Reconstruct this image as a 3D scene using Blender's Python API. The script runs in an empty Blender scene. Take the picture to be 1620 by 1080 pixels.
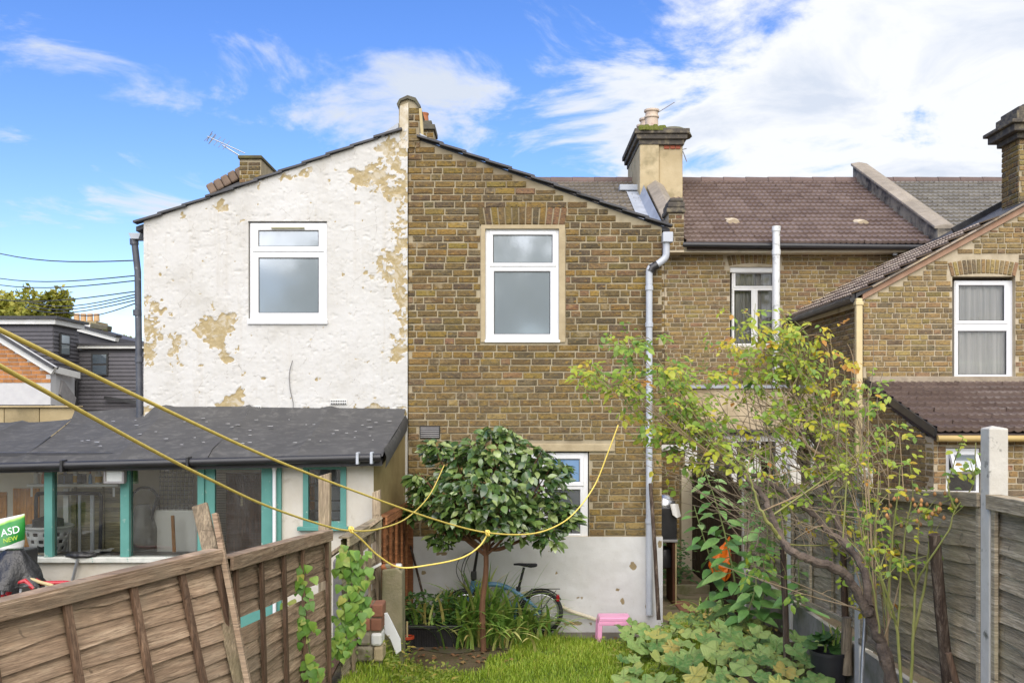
import bpy, math, random
import numpy as np
from mathutils import Vector, Matrix
R = math.radians
rng = random.Random(7)
SC = bpy.context.scene
COL = SC.collection

# ------------------------------------------------------------------ camera
FPX, CX, HY, EYE = 1584.0, 810.0, 650.0, 2.43      # focal length in photo pixels, axis, horizon row, eye height
cam_d = bpy.data.cameras.new('camera')
cam = bpy.data.objects.new('camera', cam_d)
COL.objects.link(cam)
cam.location = (0, 0, EYE)
cam.rotation_euler = (R(90), 0, 0)
cam_d.sensor_width = 36.0
cam_d.lens = 36.0 * FPX / 1620.0
cam_d.shift_y = (HY - 540.0) / 1620.0
cam_d.clip_start = 0.05
cam_d.clip_end = 3000
SC.camera = cam

# ------------------------------------------------------------------ sky, sun, exposure
SUN_EL, SUN_AZ = 44.0, 182.0        # azimuth clockwise from +Y: behind the camera
world = bpy.data.worlds.new('World')
SC.world = world
world.use_nodes = True
wn, wl = world.node_tree.nodes, world.node_tree.links
wn.clear()
wout = wn.new('ShaderNodeOutputWorld')
wbg = wn.new('ShaderNodeBackground')
wbg.inputs['Strength'].default_value = 0.12
sky = wn.new('ShaderNodeTexSky')
sky.sky_type = 'NISHITA'
sky.sun_disc = False
sky.sun_elevation = R(SUN_EL)
sky.sun_rotation = R(SUN_AZ)
sky.air_density = 1.0
sky.dust_density = 0.3
sky.ozone_density = 2.0
wtc = wn.new('ShaderNodeTexCoord')
wsep = wn.new('ShaderNodeSeparateXYZ')
wl.new(wtc.outputs['Generated'], wsep.inputs[0])
def wmath(op, a, b=None, c=None, clamp=False):
    n = wn.new('ShaderNodeMath'); n.operation = op; n.use_clamp = clamp
    for i, q in enumerate((a, b, c)):
        if q is None: continue
        if isinstance(q, (int, float)): n.inputs[i].default_value = q
        else: wl.new(q, n.inputs[i])
    return n.outputs[0]
# a cloud layer seen from below: the view ray meets a flat sheet overhead
wz = wmath('ADD', wmath('MAXIMUM', wsep.outputs['Z'], 0.0), 0.16)
wcmb = wn.new('ShaderNodeCombineXYZ')
wl.new(wmath('DIVIDE', wsep.outputs['X'], wz), wcmb.inputs[0])
wl.new(wmath('DIVIDE', wsep.outputs['Y'], wz), wcmb.inputs[1])
def wnoise(scale, detail, rough, off, dist=0.0):
    mp = wn.new('ShaderNodeMapping'); mp.inputs['Location'].default_value = off
    wl.new(wcmb.outputs[0], mp.inputs[0])
    n = wn.new('ShaderNodeTexNoise'); n.inputs['Scale'].default_value = scale
    n.inputs['Detail'].default_value = detail; n.inputs['Roughness'].default_value = rough
    n.inputs['Distortion'].default_value = dist
    wl.new(mp.outputs[0], n.inputs['Vector'])
    return n.outputs['Fac']
CLOUD_OFF = (3.1, 1.7, 0.0)
n_big = wnoise(0.55, 2.0, 0.5, CLOUD_OFF)
n_mid = wnoise(2.3, 10.0, 0.60, (CLOUD_OFF[0] + 5, CLOUD_OFF[1], 2.0), 0.5)
wbank = wmath('MULTIPLY', wmath('SUBTRACT', wmath('DIVIDE', wsep.outputs['X'], wz), 0.05), 0.30)
wbank = wmath('MAXIMUM', wmath('MINIMUM', wbank, 0.17), -0.055)
wcov = wmath('ADD', wmath('ADD', wmath('MULTIPLY', n_big, 0.35), wmath('MULTIPLY', n_mid, 0.85)), wbank)
wmr = wn.new('ShaderNodeMapRange'); wmr.interpolation_type = 'SMOOTHSTEP'
wmr.inputs['From Min'].default_value = 0.588; wmr.inputs['From Max'].default_value = 0.710
wl.new(wcov, wmr.inputs['Value'])
whs = wn.new('ShaderNodeHueSaturation'); whs.inputs['Saturation'].default_value = 1.30; whs.inputs['Hue'].default_value = 0.514
whs.inputs['Value'].default_value = 0.90
wl.new(sky.outputs[0], whs.inputs['Color'])
wcl = wn.new('ShaderNodeValToRGB')
wcl.color_ramp.elements[0].color = (4.1, 4.2, 4.4, 1); wcl.color_ramp.elements[0].position = 0.50
wcl.color_ramp.elements[1].color = (3.0, 3.3, 3.85, 1); wcl.color_ramp.elements[1].position = 0.66
wl.new(n_mid, wcl.inputs[0])
wmix = wn.new('ShaderNodeMix'); wmix.data_type = 'RGBA'
wl.new(wmr.outputs[0], wmix.inputs['Factor'])
wtint = wn.new('ShaderNodeMix'); wtint.data_type = 'RGBA'; wtint.blend_type = 'MULTIPLY'; wtint.inputs['Factor'].default_value = 1.0
wl.new(whs.outputs[0], wtint.inputs[6]); wtint.inputs[7].default_value = (1.0, 0.96, 1.0, 1)
wl.new(wtint.outputs[2], wmix.inputs[6]); wl.new(wcl.outputs[0], wmix.inputs[7])
wl.new(wmix.outputs[2], wbg.inputs['Color'])
wl.new(wbg.outputs[0], wout.inputs[0])

sun_d = bpy.data.lights.new('sun', 'SUN')
sun_d.energy = 2.6
sun_d.angle = R(75)
sun_d.color = (1.0, 0.925, 0.80)
sun = bpy.data.objects.new('sun', sun_d)
COL.objects.link(sun)
_a = R(SUN_AZ); _e = R(SUN_EL)
_dir = Vector((math.sin(_a) * math.cos(_e), math.cos(_a) * math.cos(_e), math.sin(_e)))
sun.rotation_euler = _dir.to_track_quat('Z', 'Y').to_euler()
sun.location = _dir * 60

SC.view_settings.view_transform = 'Standard'
SC.view_settings.look = 'None'
SC.view_settings.exposure = 1.0
SC.view_settings.gamma = 1.0
SC.view_settings.use_curve_mapping = False
SC.render.engine = 'CYCLES'
SC.cycles.max_bounces = 6
SC.cycles.transparent_max_bounces = 12
SC.cycles.use_denoising = True

# ------------------------------------------------------------------ geometry helpers
def X(px, Y): return (px - CX) / FPX * Y
def Z(py, Y): return EYE - (py - HY) / FPX * Y
def P(px, py, Y): return Vector((X(px, Y), Y, Z(py, Y)))

WL = {}
def link(name, data, origin, parent=None):
    o = bpy.data.objects.new(name, data)
    COL.objects.link(o)
    origin = Vector(origin)
    WL[o] = origin
    if parent is not None:
        o.parent = parent
        o.location = origin - WL[parent]
    else:
        o.location = origin
    return o
def tag(o, label=None, cat=None, group=None, kind=None):
    if label: o['label'] = label
    if cat: o['category'] = cat
    if group: o['group'] = group
    if kind: o['kind'] = kind
    return o
def thing(name, label, cat, loc, group=None):
    o = link(name, None, loc)
    o.empty_display_size = 0.1
    return tag(o, label, cat, group)

class G:
    def __init__(s): s.v = []; s.f = []; s.t = []
    def quad(s, a, b, c, d):
        n = len(s.v); s.v += [tuple(a), tuple(b), tuple(c), tuple(d)]; s.f.append((n, n+1, n+2, n+3)); return s
    def box(s, x0, x1, y0, y1, z0, z1, M=None):
        n = len(s.v)
        p = [Vector((x, y, z)) for z in (z0, z1) for y in (y0, y1) for x in (x0, x1)]
        if M is not None: p = [M @ q for q in p]
        s.v += [tuple(q) for q in p]
        for a in ((0,2,3,1),(4,5,7,6),(0,1,5,4),(2,6,7,3),(0,4,6,2),(1,3,7,5)): s.f.append(tuple(n+i for i in a))
        return s
    def bar(s, a, b, w, d, up=(0,0,1)):
        a, b = Vector(a), Vector(b); t = (b-a); L = t.length; t.normalize()
        u = Vector(up); sd = t.cross(u)
        if sd.length < 1e-4: sd = t.cross(Vector((0,1,0)))
        sd.normalize(); u = sd.cross(t)
        M = Matrix((( *sd, 0), (*t, 0), (*u, 0), (0,0,0,1))).transposed(); M.translation = a
        return s.box(-w/2, w/2, 0, L, -d/2, d/2, M)
    def tube(s, pts, r, n=6, cap=True):
        pts = [Vector(p) for p in pts]; m = len(pts)
        rr = r if isinstance(r, (list, tuple)) else [r]*m
        t0 = (pts[1]-pts[0]).normalized()
        ref = Vector((0,0,1)) if abs(t0.z) < .9 else Vector((1,0,0))
        u = t0.cross(ref).normalized(); base = len(s.v)
        for i, p in enumerate(pts):
            t = (pts[min(i+1, m-1)] - pts[max(i-1, 0)])
            if t.length < 1e-7: t = t0
            t.normalize(); u = (u - t*u.dot(t))
            if u.length < 1e-6: u = t.orthogonal()
            u.normalize(); w = t.cross(u)
            for k in range(n):
                a = 2*math.pi*k/n; s.v.append(tuple(p + (u*math.cos(a) + w*math.sin(a))*rr[i]))
        for i in range(m-1):
            for k in range(n):
                k2 = (k+1) % n
                s.f.append((base+i*n+k, base+i*n+k2, base+(i+1)*n+k2, base+(i+1)*n+k))
        if cap:
            s.f.append(tuple(base+k for k in range(n))[::-1]); s.f.append(tuple(base+(m-1)*n+k for k in range(n)))
        return s
    def lathe(s, c, prof, n=16, ax=(0,0,1), cap=True):
        c = Vector(c); ax = Vector(ax).normalized(); u = ax.orthogonal().normalized(); w = ax.cross(u); b = len(s.v)
        for (r, h) in prof:
            for k in range(n):
                a = 2*math.pi*k/n; s.v.append(tuple(c + ax*h + (u*math.cos(a)+w*math.sin(a))*r))
        for i in range(len(prof)-1):
            for k in range(n):
                k2 = (k+1) % n; s.f.append((b+i*n+k, b+i*n+k2, b+(i+1)*n+k2, b+(i+1)*n+k))
        if cap:
            s.f.append(tuple(b+k for k in range(n))[::-1]); s.f.append(tuple(b+(len(prof)-1)*n+k for k in range(n)))
        return s
    def torus(s, c, Rr, r, ax=(0,1,0), n=36, m=8, a0=0, a1=2*math.pi):
        c = Vector(c); ax = Vector(ax).normalized(); u = Vector((0,0,1)) - ax*ax.z
        u = u.normalized() if u.length > .1 else ax.orthogonal().normalized(); w = ax.cross(u)
        pts = [c + (u*math.cos(a0+(a1-a0)*k/n) + w*math.sin(a0+(a1-a0)*k/n))*Rr for k in range(n+1)]
        return s.tube(pts, r, m, cap=(a1-a0) < 6.28)
    def prism(s, poly, y0, y1):
        """poly: (x, z) outline, extruded along y"""
        n = len(s.v); m = len(poly)
        s.v += [(x, y0, z) for x, z in poly] + [(x, y1, z) for x, z in poly]
        s.f.append(tuple(range(n, n+m))); s.f.append(tuple(range(n+2*m-1, n+m-1, -1)))
        for i in range(m):
            j = (i+1) % m; s.f.append((n+i, n+m+i, n+m+j, n+j))
        return s
    def prismx(s, poly, x0, x1):
        """poly: (y, z) outline, extruded along x"""
        n = len(s.v); m = len(poly)
        s.v += [(x0, y, z) for y, z in poly] + [(x1, y, z) for y, z in poly]
        s.f.append(tuple(range(n+m-1, n-1, -1))); s.f.append(tuple(range(n+m, n+2*m)))
        for i in range(m):
            j = (i+1) % m; s.f.append((n+i, n+j, n+m+j, n+m+i))
        return s
    def plate(s, x0, x1, z0, top, holes, yf, yb, xbreaks=()):
        """upright slab facing -Y with rectangular holes; top is a number or a function of x"""
        tf = top if callable(top) else (lambda x: top)
        xs = sorted(set([x0, x1] + [h[0] for h in holes] + [h[1] for h in holes] + list(xbreaks)))
        xs = [x for x in xs if x0 - 1e-9 <= x <= x1 + 1e-9]
        for xa, xb in zip(xs, xs[1:]):
            xm = (xa+xb)/2
            hs = sorted([h for h in holes if h[0] < xm < h[1]], key=lambda h: h[2])
            z = z0
            for h in hs:
                if h[2] > z + 1e-6: s.quad((xa,yf,z),(xb,yf,z),(xb,yf,h[2]),(xa,yf,h[2]))
                z = h[3]
            s.quad((xa,yf,z),(xb,yf,z),(xb,yf,tf(xb)),(xa,yf,tf(xa)))
            s.quad((xa,yf,tf(xa)),(xb,yf,tf(xb)),(xb,yb,tf(xb)),(xa,yb,tf(xa)))
            s.quad((xa,yb,z0),(xb,yb,z0),(xb,yf,z0),(xa,yf,z0))
        s.quad((x0,yb,z0),(x0,yf,z0),(x0,yf,tf(x0)),(x0,yb,tf(x0)))
        s.quad((x1,yf,z0),(x1,yb,z0),(x1,yb,tf(x1)),(x1,yf,tf(x1)))
        for h in holes:
            a, b, c, d = h[:4]
            s.quad((a,yf,c),(a,yb,c),(a,yb,d),(a,yf,d)); s.quad((b,yb,c),(b,yf,c),(b,yf,d),(b,yb,d))
            s.quad((a,yf,c),(b,yf,c),(b,yb,c),(a,yb,c)); s.quad((a,yb,d),(b,yb,d),(b,yf,d),(a,yf,d))
        return s
    def ring(s, x0, x1, z0, z1, w, yf, yb, ch=0.006):
        """mitred rectangular frame facing -Y with chamfered inner edge"""
        def loop(i, y): return [(x0+i,y,z0+i),(x1-i,y,z0+i),(x1-i,y,z1-i),(x0+i,y,z1-i)]
        L = [loop(0,yb), loop(0,yf+ch*.6), loop(ch*.6,yf), loop(w-ch,yf), loop(w,yf+ch), loop(w,yb)]
        b = len(s.v)
        for l in L: s.v += l
        for i in range(len(L)-1):
            for k in range(4):
                k2 = (k+1) % 4; s.f.append((b+i*4+k, b+i*4+k2, b+(i+1)*4+k2, b+(i+1)*4+k))
        return s
    def mesh(s, name, mat, origin=(0,0,0), smooth=False):
        me = bpy.data.meshes.new(name)
        o = Vector(origin)
        me.from_pydata([(a[0]-o.x, a[1]-o.y, a[2]-o.z) for a in s.v], [], s.f)
        if mat: me.materials.append(mat)
        if smooth: me.polygons.foreach_set('use_smooth', [True]*len(me.polygons))
        if s.t:
            at = me.attributes.new('tone', 'FLOAT', 'FACE'); at.data.foreach_set('value', s.t)
        return me
    def build(s, name, mat, parent=None, origin=None, smooth=False, bevel=0.0):
        if origin is None:
            a = np.array(s.v); origin = ((a[:,0].min()+a[:,0].max())/2, (a[:,1].min()+a[:,1].max())/2, a[:,2].min())
        o = link(name, s.mesh(name, mat, origin, smooth), origin, parent)
        if smooth and smooth != 'all':
            try: o.data.set_sharp_from_angle(angle=R(38))
            except Exception: pass
        if bevel:
            m = o.modifiers.new('bevel', 'BEVEL'); m.width = bevel; m.segments = 2; m.limit_method = 'ANGLE'
        return o

def smoothline(pts, n=6):
    """Catmull-Rom through the points"""
    pts = [Vector(p) for p in pts]; out = []
    for i in range(len(pts)-1):
        p0, p1, p2, p3 = pts[max(i-1,0)], pts[i], pts[i+1], pts[min(i+2, len(pts)-1)]
        for k in range(n):
            t = k/n
            out.append(0.5*((2*p1) + (p2-p0)*t + (2*p0-5*p1+4*p2-p3)*t*t + (3*p1-p0-3*p2+p3)*t**3))
    out.append(pts[-1]); return out

def vnoise(x, y, seed=0):
    x = np.asarray(x, float); y = np.asarray(y, float)
    xi = np.floor(x).astype(np.int64); yi = np.floor(y).astype(np.int64); xf = x-xi; yf = y-yi
    def h(a, b):
        n = (a*374761393 + b*668265263 + seed*974711) & 0xffffffff
        n = ((n ^ (n >> 13))*1274126177) & 0xffffffff
        return ((n ^ (n >> 16)) & 0xffff)/65535.0
    u = xf*xf*(3-2*xf); v = yf*yf*(3-2*yf)
    return (h(xi,yi)*(1-u)+h(xi+1,yi)*u)*(1-v) + (h(xi,yi+1)*(1-u)+h(xi+1,yi+1)*u)*v
def fbm(x, y, seed=0, oct=4, gain=.5):
    s = 0; a = 1; t = 0
    for i in range(oct):
        s = s + a*vnoise(x*2**i, y*2**i, seed+i*17); t += a; a *= gain
    return s/t
def poly_sd(px, py, poly):
    """signed distance, positive inside"""
    d = np.full(px.shape, 1e9); ins = np.zeros(px.shape, bool); n = len(poly)
    for i in range(n):
        x0, y0 = poly[i]; x1, y1 = poly[(i+1) % n]; ex, ey = x1-x0, y1-y0
        t = np.clip(((px-x0)*ex+(py-y0)*ey)/(ex*ex+ey*ey+1e-9), 0, 1)
        d = np.minimum(d, np.hypot(px-x0-t*ex, py-y0-t*ey))
        c = ((y0 > py) != (y1 > py)) & (px < (x1-x0)*(py-y0)/(y1-y0+1e-12)+x0)
        ins ^= c
    return np.where(ins, d, -d)

# ------------------------------------------------------------------ material helpers
class NT:
    def __init__(s, name):
        s.m = bpy.data.materials.new(name); s.m.use_nodes = True
        s.n, s.l = s.m.node_tree.nodes, s.m.node_tree.links
        s.b = s.n['Principled BSDF']; s.out = s.n['Material Output']
    def new(s, t, **k):
        n = s.n.new('ShaderNode'+t)
        for a, b in k.items(): setattr(n, a, b)
        return n
    def put(s, sock, val):
        if isinstance(val, (int, float)): sock.default_value = val
        elif isinstance(val, (tuple, list)): sock.default_value = (*val, 1) if len(val) == 3 and sock.type == 'RGBA' else val
        else: s.l.new(val, sock)
    def pos(s, scale=(1,1,1), obj=False):
        if obj: src = s.new('TexCoord').outputs['Object']
        else: src = s.new('NewGeometry').outputs['Position']
        mp = s.new('Mapping'); mp.inputs['Scale'].default_value = scale; s.l.new(src, mp.inputs[0]); return mp.outputs[0]
    def noise(s, vec, scale, detail=4, rough=.55, dist=0):
        n = s.new('TexNoise'); s.put(n.inputs['Vector'], vec)
        n.inputs['Scale'].default_value = scale; n.inputs['Detail'].default_value = detail
        n.inputs['Roughness'].default_value = rough; n.inputs['Distortion'].default_value = dist; return n.outputs['Fac']
    def ramp(s, fac, stops):
        n = s.new('ValToRGB'); cr = n.color_ramp
        while len(cr.elements) < len(stops): cr.elements.new(.5)
        for e, (p, c) in zip(cr.elements, stops): e.position = p; e.color = (*c, 1) if len(c) == 3 else c
        s.l.new(fac, n.inputs[0]); return n.outputs[0]
    def mix(s, fac, a, b, mode='MIX'):
        n = s.new('Mix', data_type='RGBA', blend_type=mode); s.put(n.inputs['Factor'], fac)
        s.put(n.inputs[6], a); s.put(n.inputs[7], b); return n.outputs[2]
    def math(s, op, a, b=None, clamp=False):
        n = s.new('Math', operation=op, use_clamp=clamp); s.put(n.inputs[0], a)
        if b is not None: s.put(n.inputs[1], b)
        return n.outputs[0]
    def rng(s, v, a, b, c=0, d=1):
        n = s.new('MapRange'); s.put(n.inputs['Value'], v)
        for k, q in zip(('From Min','From Max','To Min','To Max'), (a,b,c,d)): n.inputs[k].default_value = q
        return n.outputs[0]
    def bump(s, h, strength, dist):
        n = s.new('Bump'); n.inputs['Strength'].default_value = strength; n.inputs['Distance'].default_value = dist
        s.l.new(h, n.inputs['Height']); s.l.new(n.outputs[0], s.b.inputs['Normal']); return n.outputs[0]
    def set(s, **k):
        for a, b in k.items(): s.put(s.b.inputs[a.replace('_', ' ')], b)
        return s
MATS = {}
def mk(name, c1, c2=None, scale=8, rough=.7, bump=.2, bdist=.004, bscale=None, metal=0, stretch=(1,1,1), spec=.5,
       dirt=None, dirt_scale=2.0, dirt_lo=.52, dirt_hi=.68, obj=False, vary=0, detail=6):
    """plain surface: two tones broken by noise, optional dirt with its own shape, fine relief"""
    if name in MATS: return MATS[name]
    t = NT(name); c2 = c2 or tuple(q*.8 for q in c1)
    v = t.pos(stretch, obj)
    f = t.noise(v, scale, detail, .6)
    col = t.ramp(f, [(.32, c1), (.68, c2)])
    if vary:
        oi = t.new('ObjectInfo').outputs['Random']
        hs = t.new('HueSaturation'); t.put(hs.inputs['Value'], t.rng(oi, 0, 1, 1-vary, 1+vary)); t.put(hs.inputs['Color'], col); col = hs.outputs[0]
    if dirt:
        d = t.noise(t.pos((1,1,1), obj), dirt_scale, 8, .65)
        col = t.mix(t.rng(d, dirt_lo, dirt_hi), col, dirt)
    t.set(Base_Color=col, Roughness=t.rng(f, .3, .7, max(rough-.08, .02), min(rough+.08, 1)), Metallic=metal)
    t.b.inputs['Specular IOR Level'].default_value = spec
    if bump:
        t.bump(t.noise(v, bscale or scale*4, 6, .6), bump, bdist)
    MATS[name] = t.m; return t.m
def wood(name, c1, c2, axis='y', rough=.8, scale=1.0, tint=None, vary=.26):
    if name in MATS: return MATS[name]
    t = NT(name)
    st = {'x': (.9,.9,17), 'y': (.9,.9,17), 'z': (15,15,.9)}[axis]
    v = t.pos(tuple(q*scale for q in st))
    f = t.noise(v, 2.2, 8, .7, .15); g = t.noise(v, 9, 6, .7)
    col = t.ramp(f, [(.38, tuple(q*.72 for q in c1)), (.5, c1), (.62, c2)])
    col = t.mix(t.rng(g, .44, .62, 0, .75), col, tuple(q*.40 for q in c1))
    fn = t.noise(t.pos(tuple(q*3.2 for q in st)), 2.0, 4, .6)
    col = t.mix(t.rng(fn, .35, .5, .45, 0), col, tuple(q*.35 for q in c1))
    kn = t.noise(t.pos((5,5,9)), 1.6, 3, .5, 1.5)
    col = t.mix(t.rng(kn, .66, .74, 0, .8), col, tuple(q*.3 for q in c1))
    big = t.noise(t.pos(), 2.3, 5, .6)
    col = t.mix(t.rng(big, .5, .72, 0, .55), col, tint or tuple(q*.6 for q in c2))
    oi = t.new('ObjectInfo').outputs['Random']
    hs = t.new('HueSaturation'); t.put(hs.inputs['Value'], t.rng(oi, 0, 1, 1-vary, 1+vary)); t.put(hs.inputs['Color'], col)
    t.set(Base_Color=hs.outputs[0], Roughness=rough); t.b.inputs['Specular IOR Level'].default_value = .25
    t.bump(t.math('ADD', f, g), .8, .006)
    MATS[name] = t.m; return t.m
def leafmat(name, stops, src='obj', rough=.42, trans=.25, spec=.5, blotch=None):
    key = name+src
    if key in MATS: return MATS[key]
    t = NT(name+'_'+src)
    if src == 'obj': f = t.new('ObjectInfo').outputs['Random']
    else:
        a = t.new('Attribute'); a.attribute_name = 'tone'; f = a.outputs['Fac']
    col = t.ramp(f, stops)
    nz = t.noise(t.pos(), 34, 4, .6)
    col = t.mix(t.rng(nz, .35, .7, 0, .35), col, blotch or tuple(q*.55 for q in stops[0][1]))
    t.set(Base_Color=col, Roughness=rough); t.b.inputs['Specular IOR Level'].default_value = spec
    tr = t.new('BsdfTranslucent'); t.l.new(col, tr.inputs[0])
    ms = t.new('MixShader'); ms.inputs[0].default_value = trans
    t.l.new(t.b.outputs[0], ms.inputs[1]); t.l.new(tr.outputs[0], ms.inputs[2]); t.l.new(ms.outputs[0], t.out.inputs[0])
    MATS[key] = t.m; return t.m
def glass(name, tint=(1,1,1), rough=.03, refl=1.0, smear=.0):
    """window pane: clear with a mirror-like face"""
    if name in MATS: return MATS[name]
    t = NT(name)
    tr = t.new('BsdfTransparent'); tr.inputs[0].default_value = (*tint, 1)
    gl = t.new('BsdfGlossy'); gl.inputs['Roughness'].default_value = rough; gl.inputs[0].default_value = (refl, refl, refl, 1)
    fr = t.new('Fresnel'); fr.inputs[0].default_value = 1.75
    f = fr.outputs[0]
    ms = t.new('MixShader'); t.l.new(f, ms.inputs[0]); t.l.new(tr.outputs[0], ms.inputs[1]); t.l.new(gl.outputs[0], ms.inputs[2])
    o = ms.outputs[0]
    if smear:
        df = t.new('BsdfDiffuse'); df.inputs[0].default_value = (.62,.62,.58,1)
        m2 = t.new('MixShader'); n = t.noise(t.pos((1,1,.4)), 5, 6, .65)
        t.l.new(t.rng(n, .45, .8, 0, smear), m2.inputs[0]); t.l.new(o, m2.inputs[1]); t.l.new(df.outputs[0], m2.inputs[2]); o = m2.outputs[0]
    t.l.new(o, t.out.inputs[0]); MATS[name] = t.m; return t.m
def frosted(name, col, rough=.12):
    """obscured pane: pale body behind a glossy face"""
    if name in MATS: return MATS[name]
    t = NT(name); n = t.noise(t.pos((1,1,1)), 55, 3, .5)
    t.set(Base_Color=col, Roughness=.35)
    gl = t.new('BsdfGlossy'); gl.inputs['Roughness'].default_value = rough; gl.inputs[0].default_value = (.92,.95,1,1)
    ms = t.new('MixShader'); big = t.noise(t.pos((1,1,.6)), 2.2, 5, .6)
    t.l.new(t.rng(big, .3, .7, .07, .17), ms.inputs[0]); t.l.new(t.b.outputs[0], ms.inputs[1]); t.l.new(gl.outputs[0], ms.inputs[2]); t.l.new(ms.outputs[0], t.out.inputs[0])
    b = t.bump(n, .04, .002); t.l.new(b, gl.inputs['Normal']); MATS[name] = t.m; return t.m
# ------------------------------------------------------------------ bricks, tiles, windows
def brickmat(name, src, mort=False):
    t = NT(name+'_'+src)
    if src == 'obj': c = t.new('ObjectInfo').outputs['Color']
    else:
        a = t.new('Attribute'); a.attribute_name = 'col'; c = a.outputs['Color']
    v = t.pos()
    n1 = t.noise(v, 26, 6, .65, .4); n2 = t.noise(v, 80, 4, .6); n3 = t.noise(v, 1.1, 4, .6)
    na = t.noise(t.pos((1,1,2.2)), 17, 5, .7, .8); nb2 = t.noise(t.pos((1,1,2.2)), 31, 5, .7, .5)
    c = t.mix(t.rng(na, .44, .34, 0, .62), c, (.36,.215,.035))
    c = t.mix(t.rng(na, .53, .63, 0, .72), c, (.055,.042,.028))
    c = t.mix(t.rng(nb2, .54, .64, 0, .70), c, (.045,.036,.026))
    c = t.mix(t.rng(nb2, .44, .36, 0, .45), c, (.30,.22,.10))
    c = t.mix(t.rng(n2, .55, .75, 0, .35), c, (.40,.33,.21))
    c = t.mix(t.rng(n3, .48, .70, 0, .22), c, (.06,.05,.038))
    n4 = t.noise(v, 5.5, 8, .7, .6)
    c = t.mix(t.rng(n4, .57, .70, 0, .62), c, (.33,.265,.16))
    c = t.mix(t.rng(n4, .30, .42, .5, 0), c, (.05,.042,.033))
    t.set(Base_Color=c, Roughness=.9); t.b.inputs['Specular IOR Level'].default_value = .2
    t.bump(t.math('ADD', n1, t.math('MULTIPLY', n2, .6)), .7, .006)
    return t.m
BRICK_O, BRICK_A = brickmat('stock_brick', 'obj'), brickmat('stock_brick', 'attr')
M_MORTAR = mk('lime_mortar', (.41,.355,.245), (.32,.27,.18), 7, .95, .5, .004, 90, spec=.1, dirt=(.24,.195,.13), dirt_scale=1.3)
M_MORTAR_FAR = mk('lime_mortar_pale', (.50,.43,.31), (.38,.32,.22), 7, .95, .4, .004, 60, spec=.1)
STOCK = [((.165,.112,.042),6), ((.19,.126,.040),4.5), ((.14,.097,.042),5), ((.095,.071,.044),2.4), ((.225,.148,.040),2.0), ((.155,.10,.048),3.5), ((.20,.115,.064),.7), ((.12,.088,.05),3)]
PALE = [((.25,.178,.078),5), ((.285,.205,.085),3.5), ((.215,.157,.078),4), ((.15,.115,.07),2), ((.32,.235,.095),1.6), ((.235,.162,.085),3), ((.27,.165,.095),.7)]
def pick(r, pal):
    c = r.choices([p[0] for p in pal], [p[1] for p in pal])[0]; k = r.uniform(.88, 1.12)
    return tuple(max(.01, q*k*r.uniform(.93,1.07)) for q in c)
def unit_brick(r):
    """front (-Y) face inset and uneven; x,z in -.5..+.5, y 0..1"""
    g = G(); j = lambda a: r.uniform(-a, a)
    o = [(-.5,0,-.5),(.5,0,-.5),(.5,0,.5),(-.5,0,.5)]
    back = [(x,1,z) for x,_,z in o]
    mid = [(x*(1-abs(j(.012))), .32+j(.1), z*(1-abs(j(.05)))) for x,_,z in o]
    fr = [(x*(.955+j(.018)), j(.12)+.02, z*(.86+j(.05))) for x,_,z in o]
    g.v = back+mid+fr
    for b in (0,4):
        for k in range(4):
            k2 = (k+1) % 4; g.f.append((b+k, b+k2, b+4+k2, b+4+k))
    g.f.append((8,9,10,11)); return g
_br = random.Random(3)
UNIT = [unit_brick(_br) for _ in range(8)]
UNIT_ME = [u.mesh('brick', BRICK_O) for u in UNIT]
def joined(name, parts, mat_attr, parent, origin, kind='stuff'):
    """parts: (G template, Matrix, colour) joined into one mesh with a colour per piece"""
    V = []; F = []; C = []; n = 0
    for tpl, M, c in parts:
        a = np.array(tpl.v); m = np.array(M); a = a @ m[:3,:3].T + m[:3,3]
        V.append(a); F += [tuple(i+n for i in f) for f in tpl.f]; n += len(a); C += [(*c, 1.0)]*len(tpl.f)
    V = np.concatenate(V) - np.array(origin)
    me = bpy.data.meshes.new(name); me.from_pydata(V.tolist(), [], F); me.materials.append(mat_attr)
    at = me.attributes.new('col', 'FLOAT_COLOR', 'FACE'); at.data.foreach_set('color', np.array(C, dtype=np.float32).ravel())
    o = link(name, me, origin, parent); o['kind'] = kind; return o
def course_list(u0, u1, z0, top, holes, r, pal, ch=.075, joint=.0138, bond='mixed', tint=None):
    out = []; i = 0; z = z0
    tmin = min(top(u0), top(u1)); zmax = max(top(u0), top(u1), top((u0+u1)/2))
    while z + ch < zmax + .02:
        za, zb = z+joint/2, z+ch-joint/2
        u = u0 - r.uniform(0, .2); k = i
        while u < u1:
            if bond == 'mixed': L = .225 if r.random() < .64 else .1125
            else: L = .225 if (k % 2) else .1125
            k += 1
            a, b = max(u+joint/2, u0), min(u+L-joint/2, u1); u += L
            if b-a < .035: continue
            segs = [(a, b)]
            for h in holes:
                if h[2] < zb-.01 and h[3] > za+.01:
                    ns = []
                    for (p, q) in segs:
                        if q <= h[0] or p >= h[1]: ns.append((p, q)); continue
                        if p < h[0]-.005: ns.append((p, h[0]-.005))
                        if q > h[1]+.005: ns.append((h[1]+.005, q))
                    segs = ns
            for (p, q) in segs:
                if q-p < .035: continue
                t = min(top(p), top(q))-.012; zq = min(zb, t)
                if zq-za < .022: continue
                c = pick(r, pal)
                if tint: c = tint((p+q)/2, (za+zb)/2, c)
                out.append((p, q, za + r.uniform(-.003,.003), zq + r.uniform(-.003,.003), c))
        z += ch; i += 1
    return out
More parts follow.
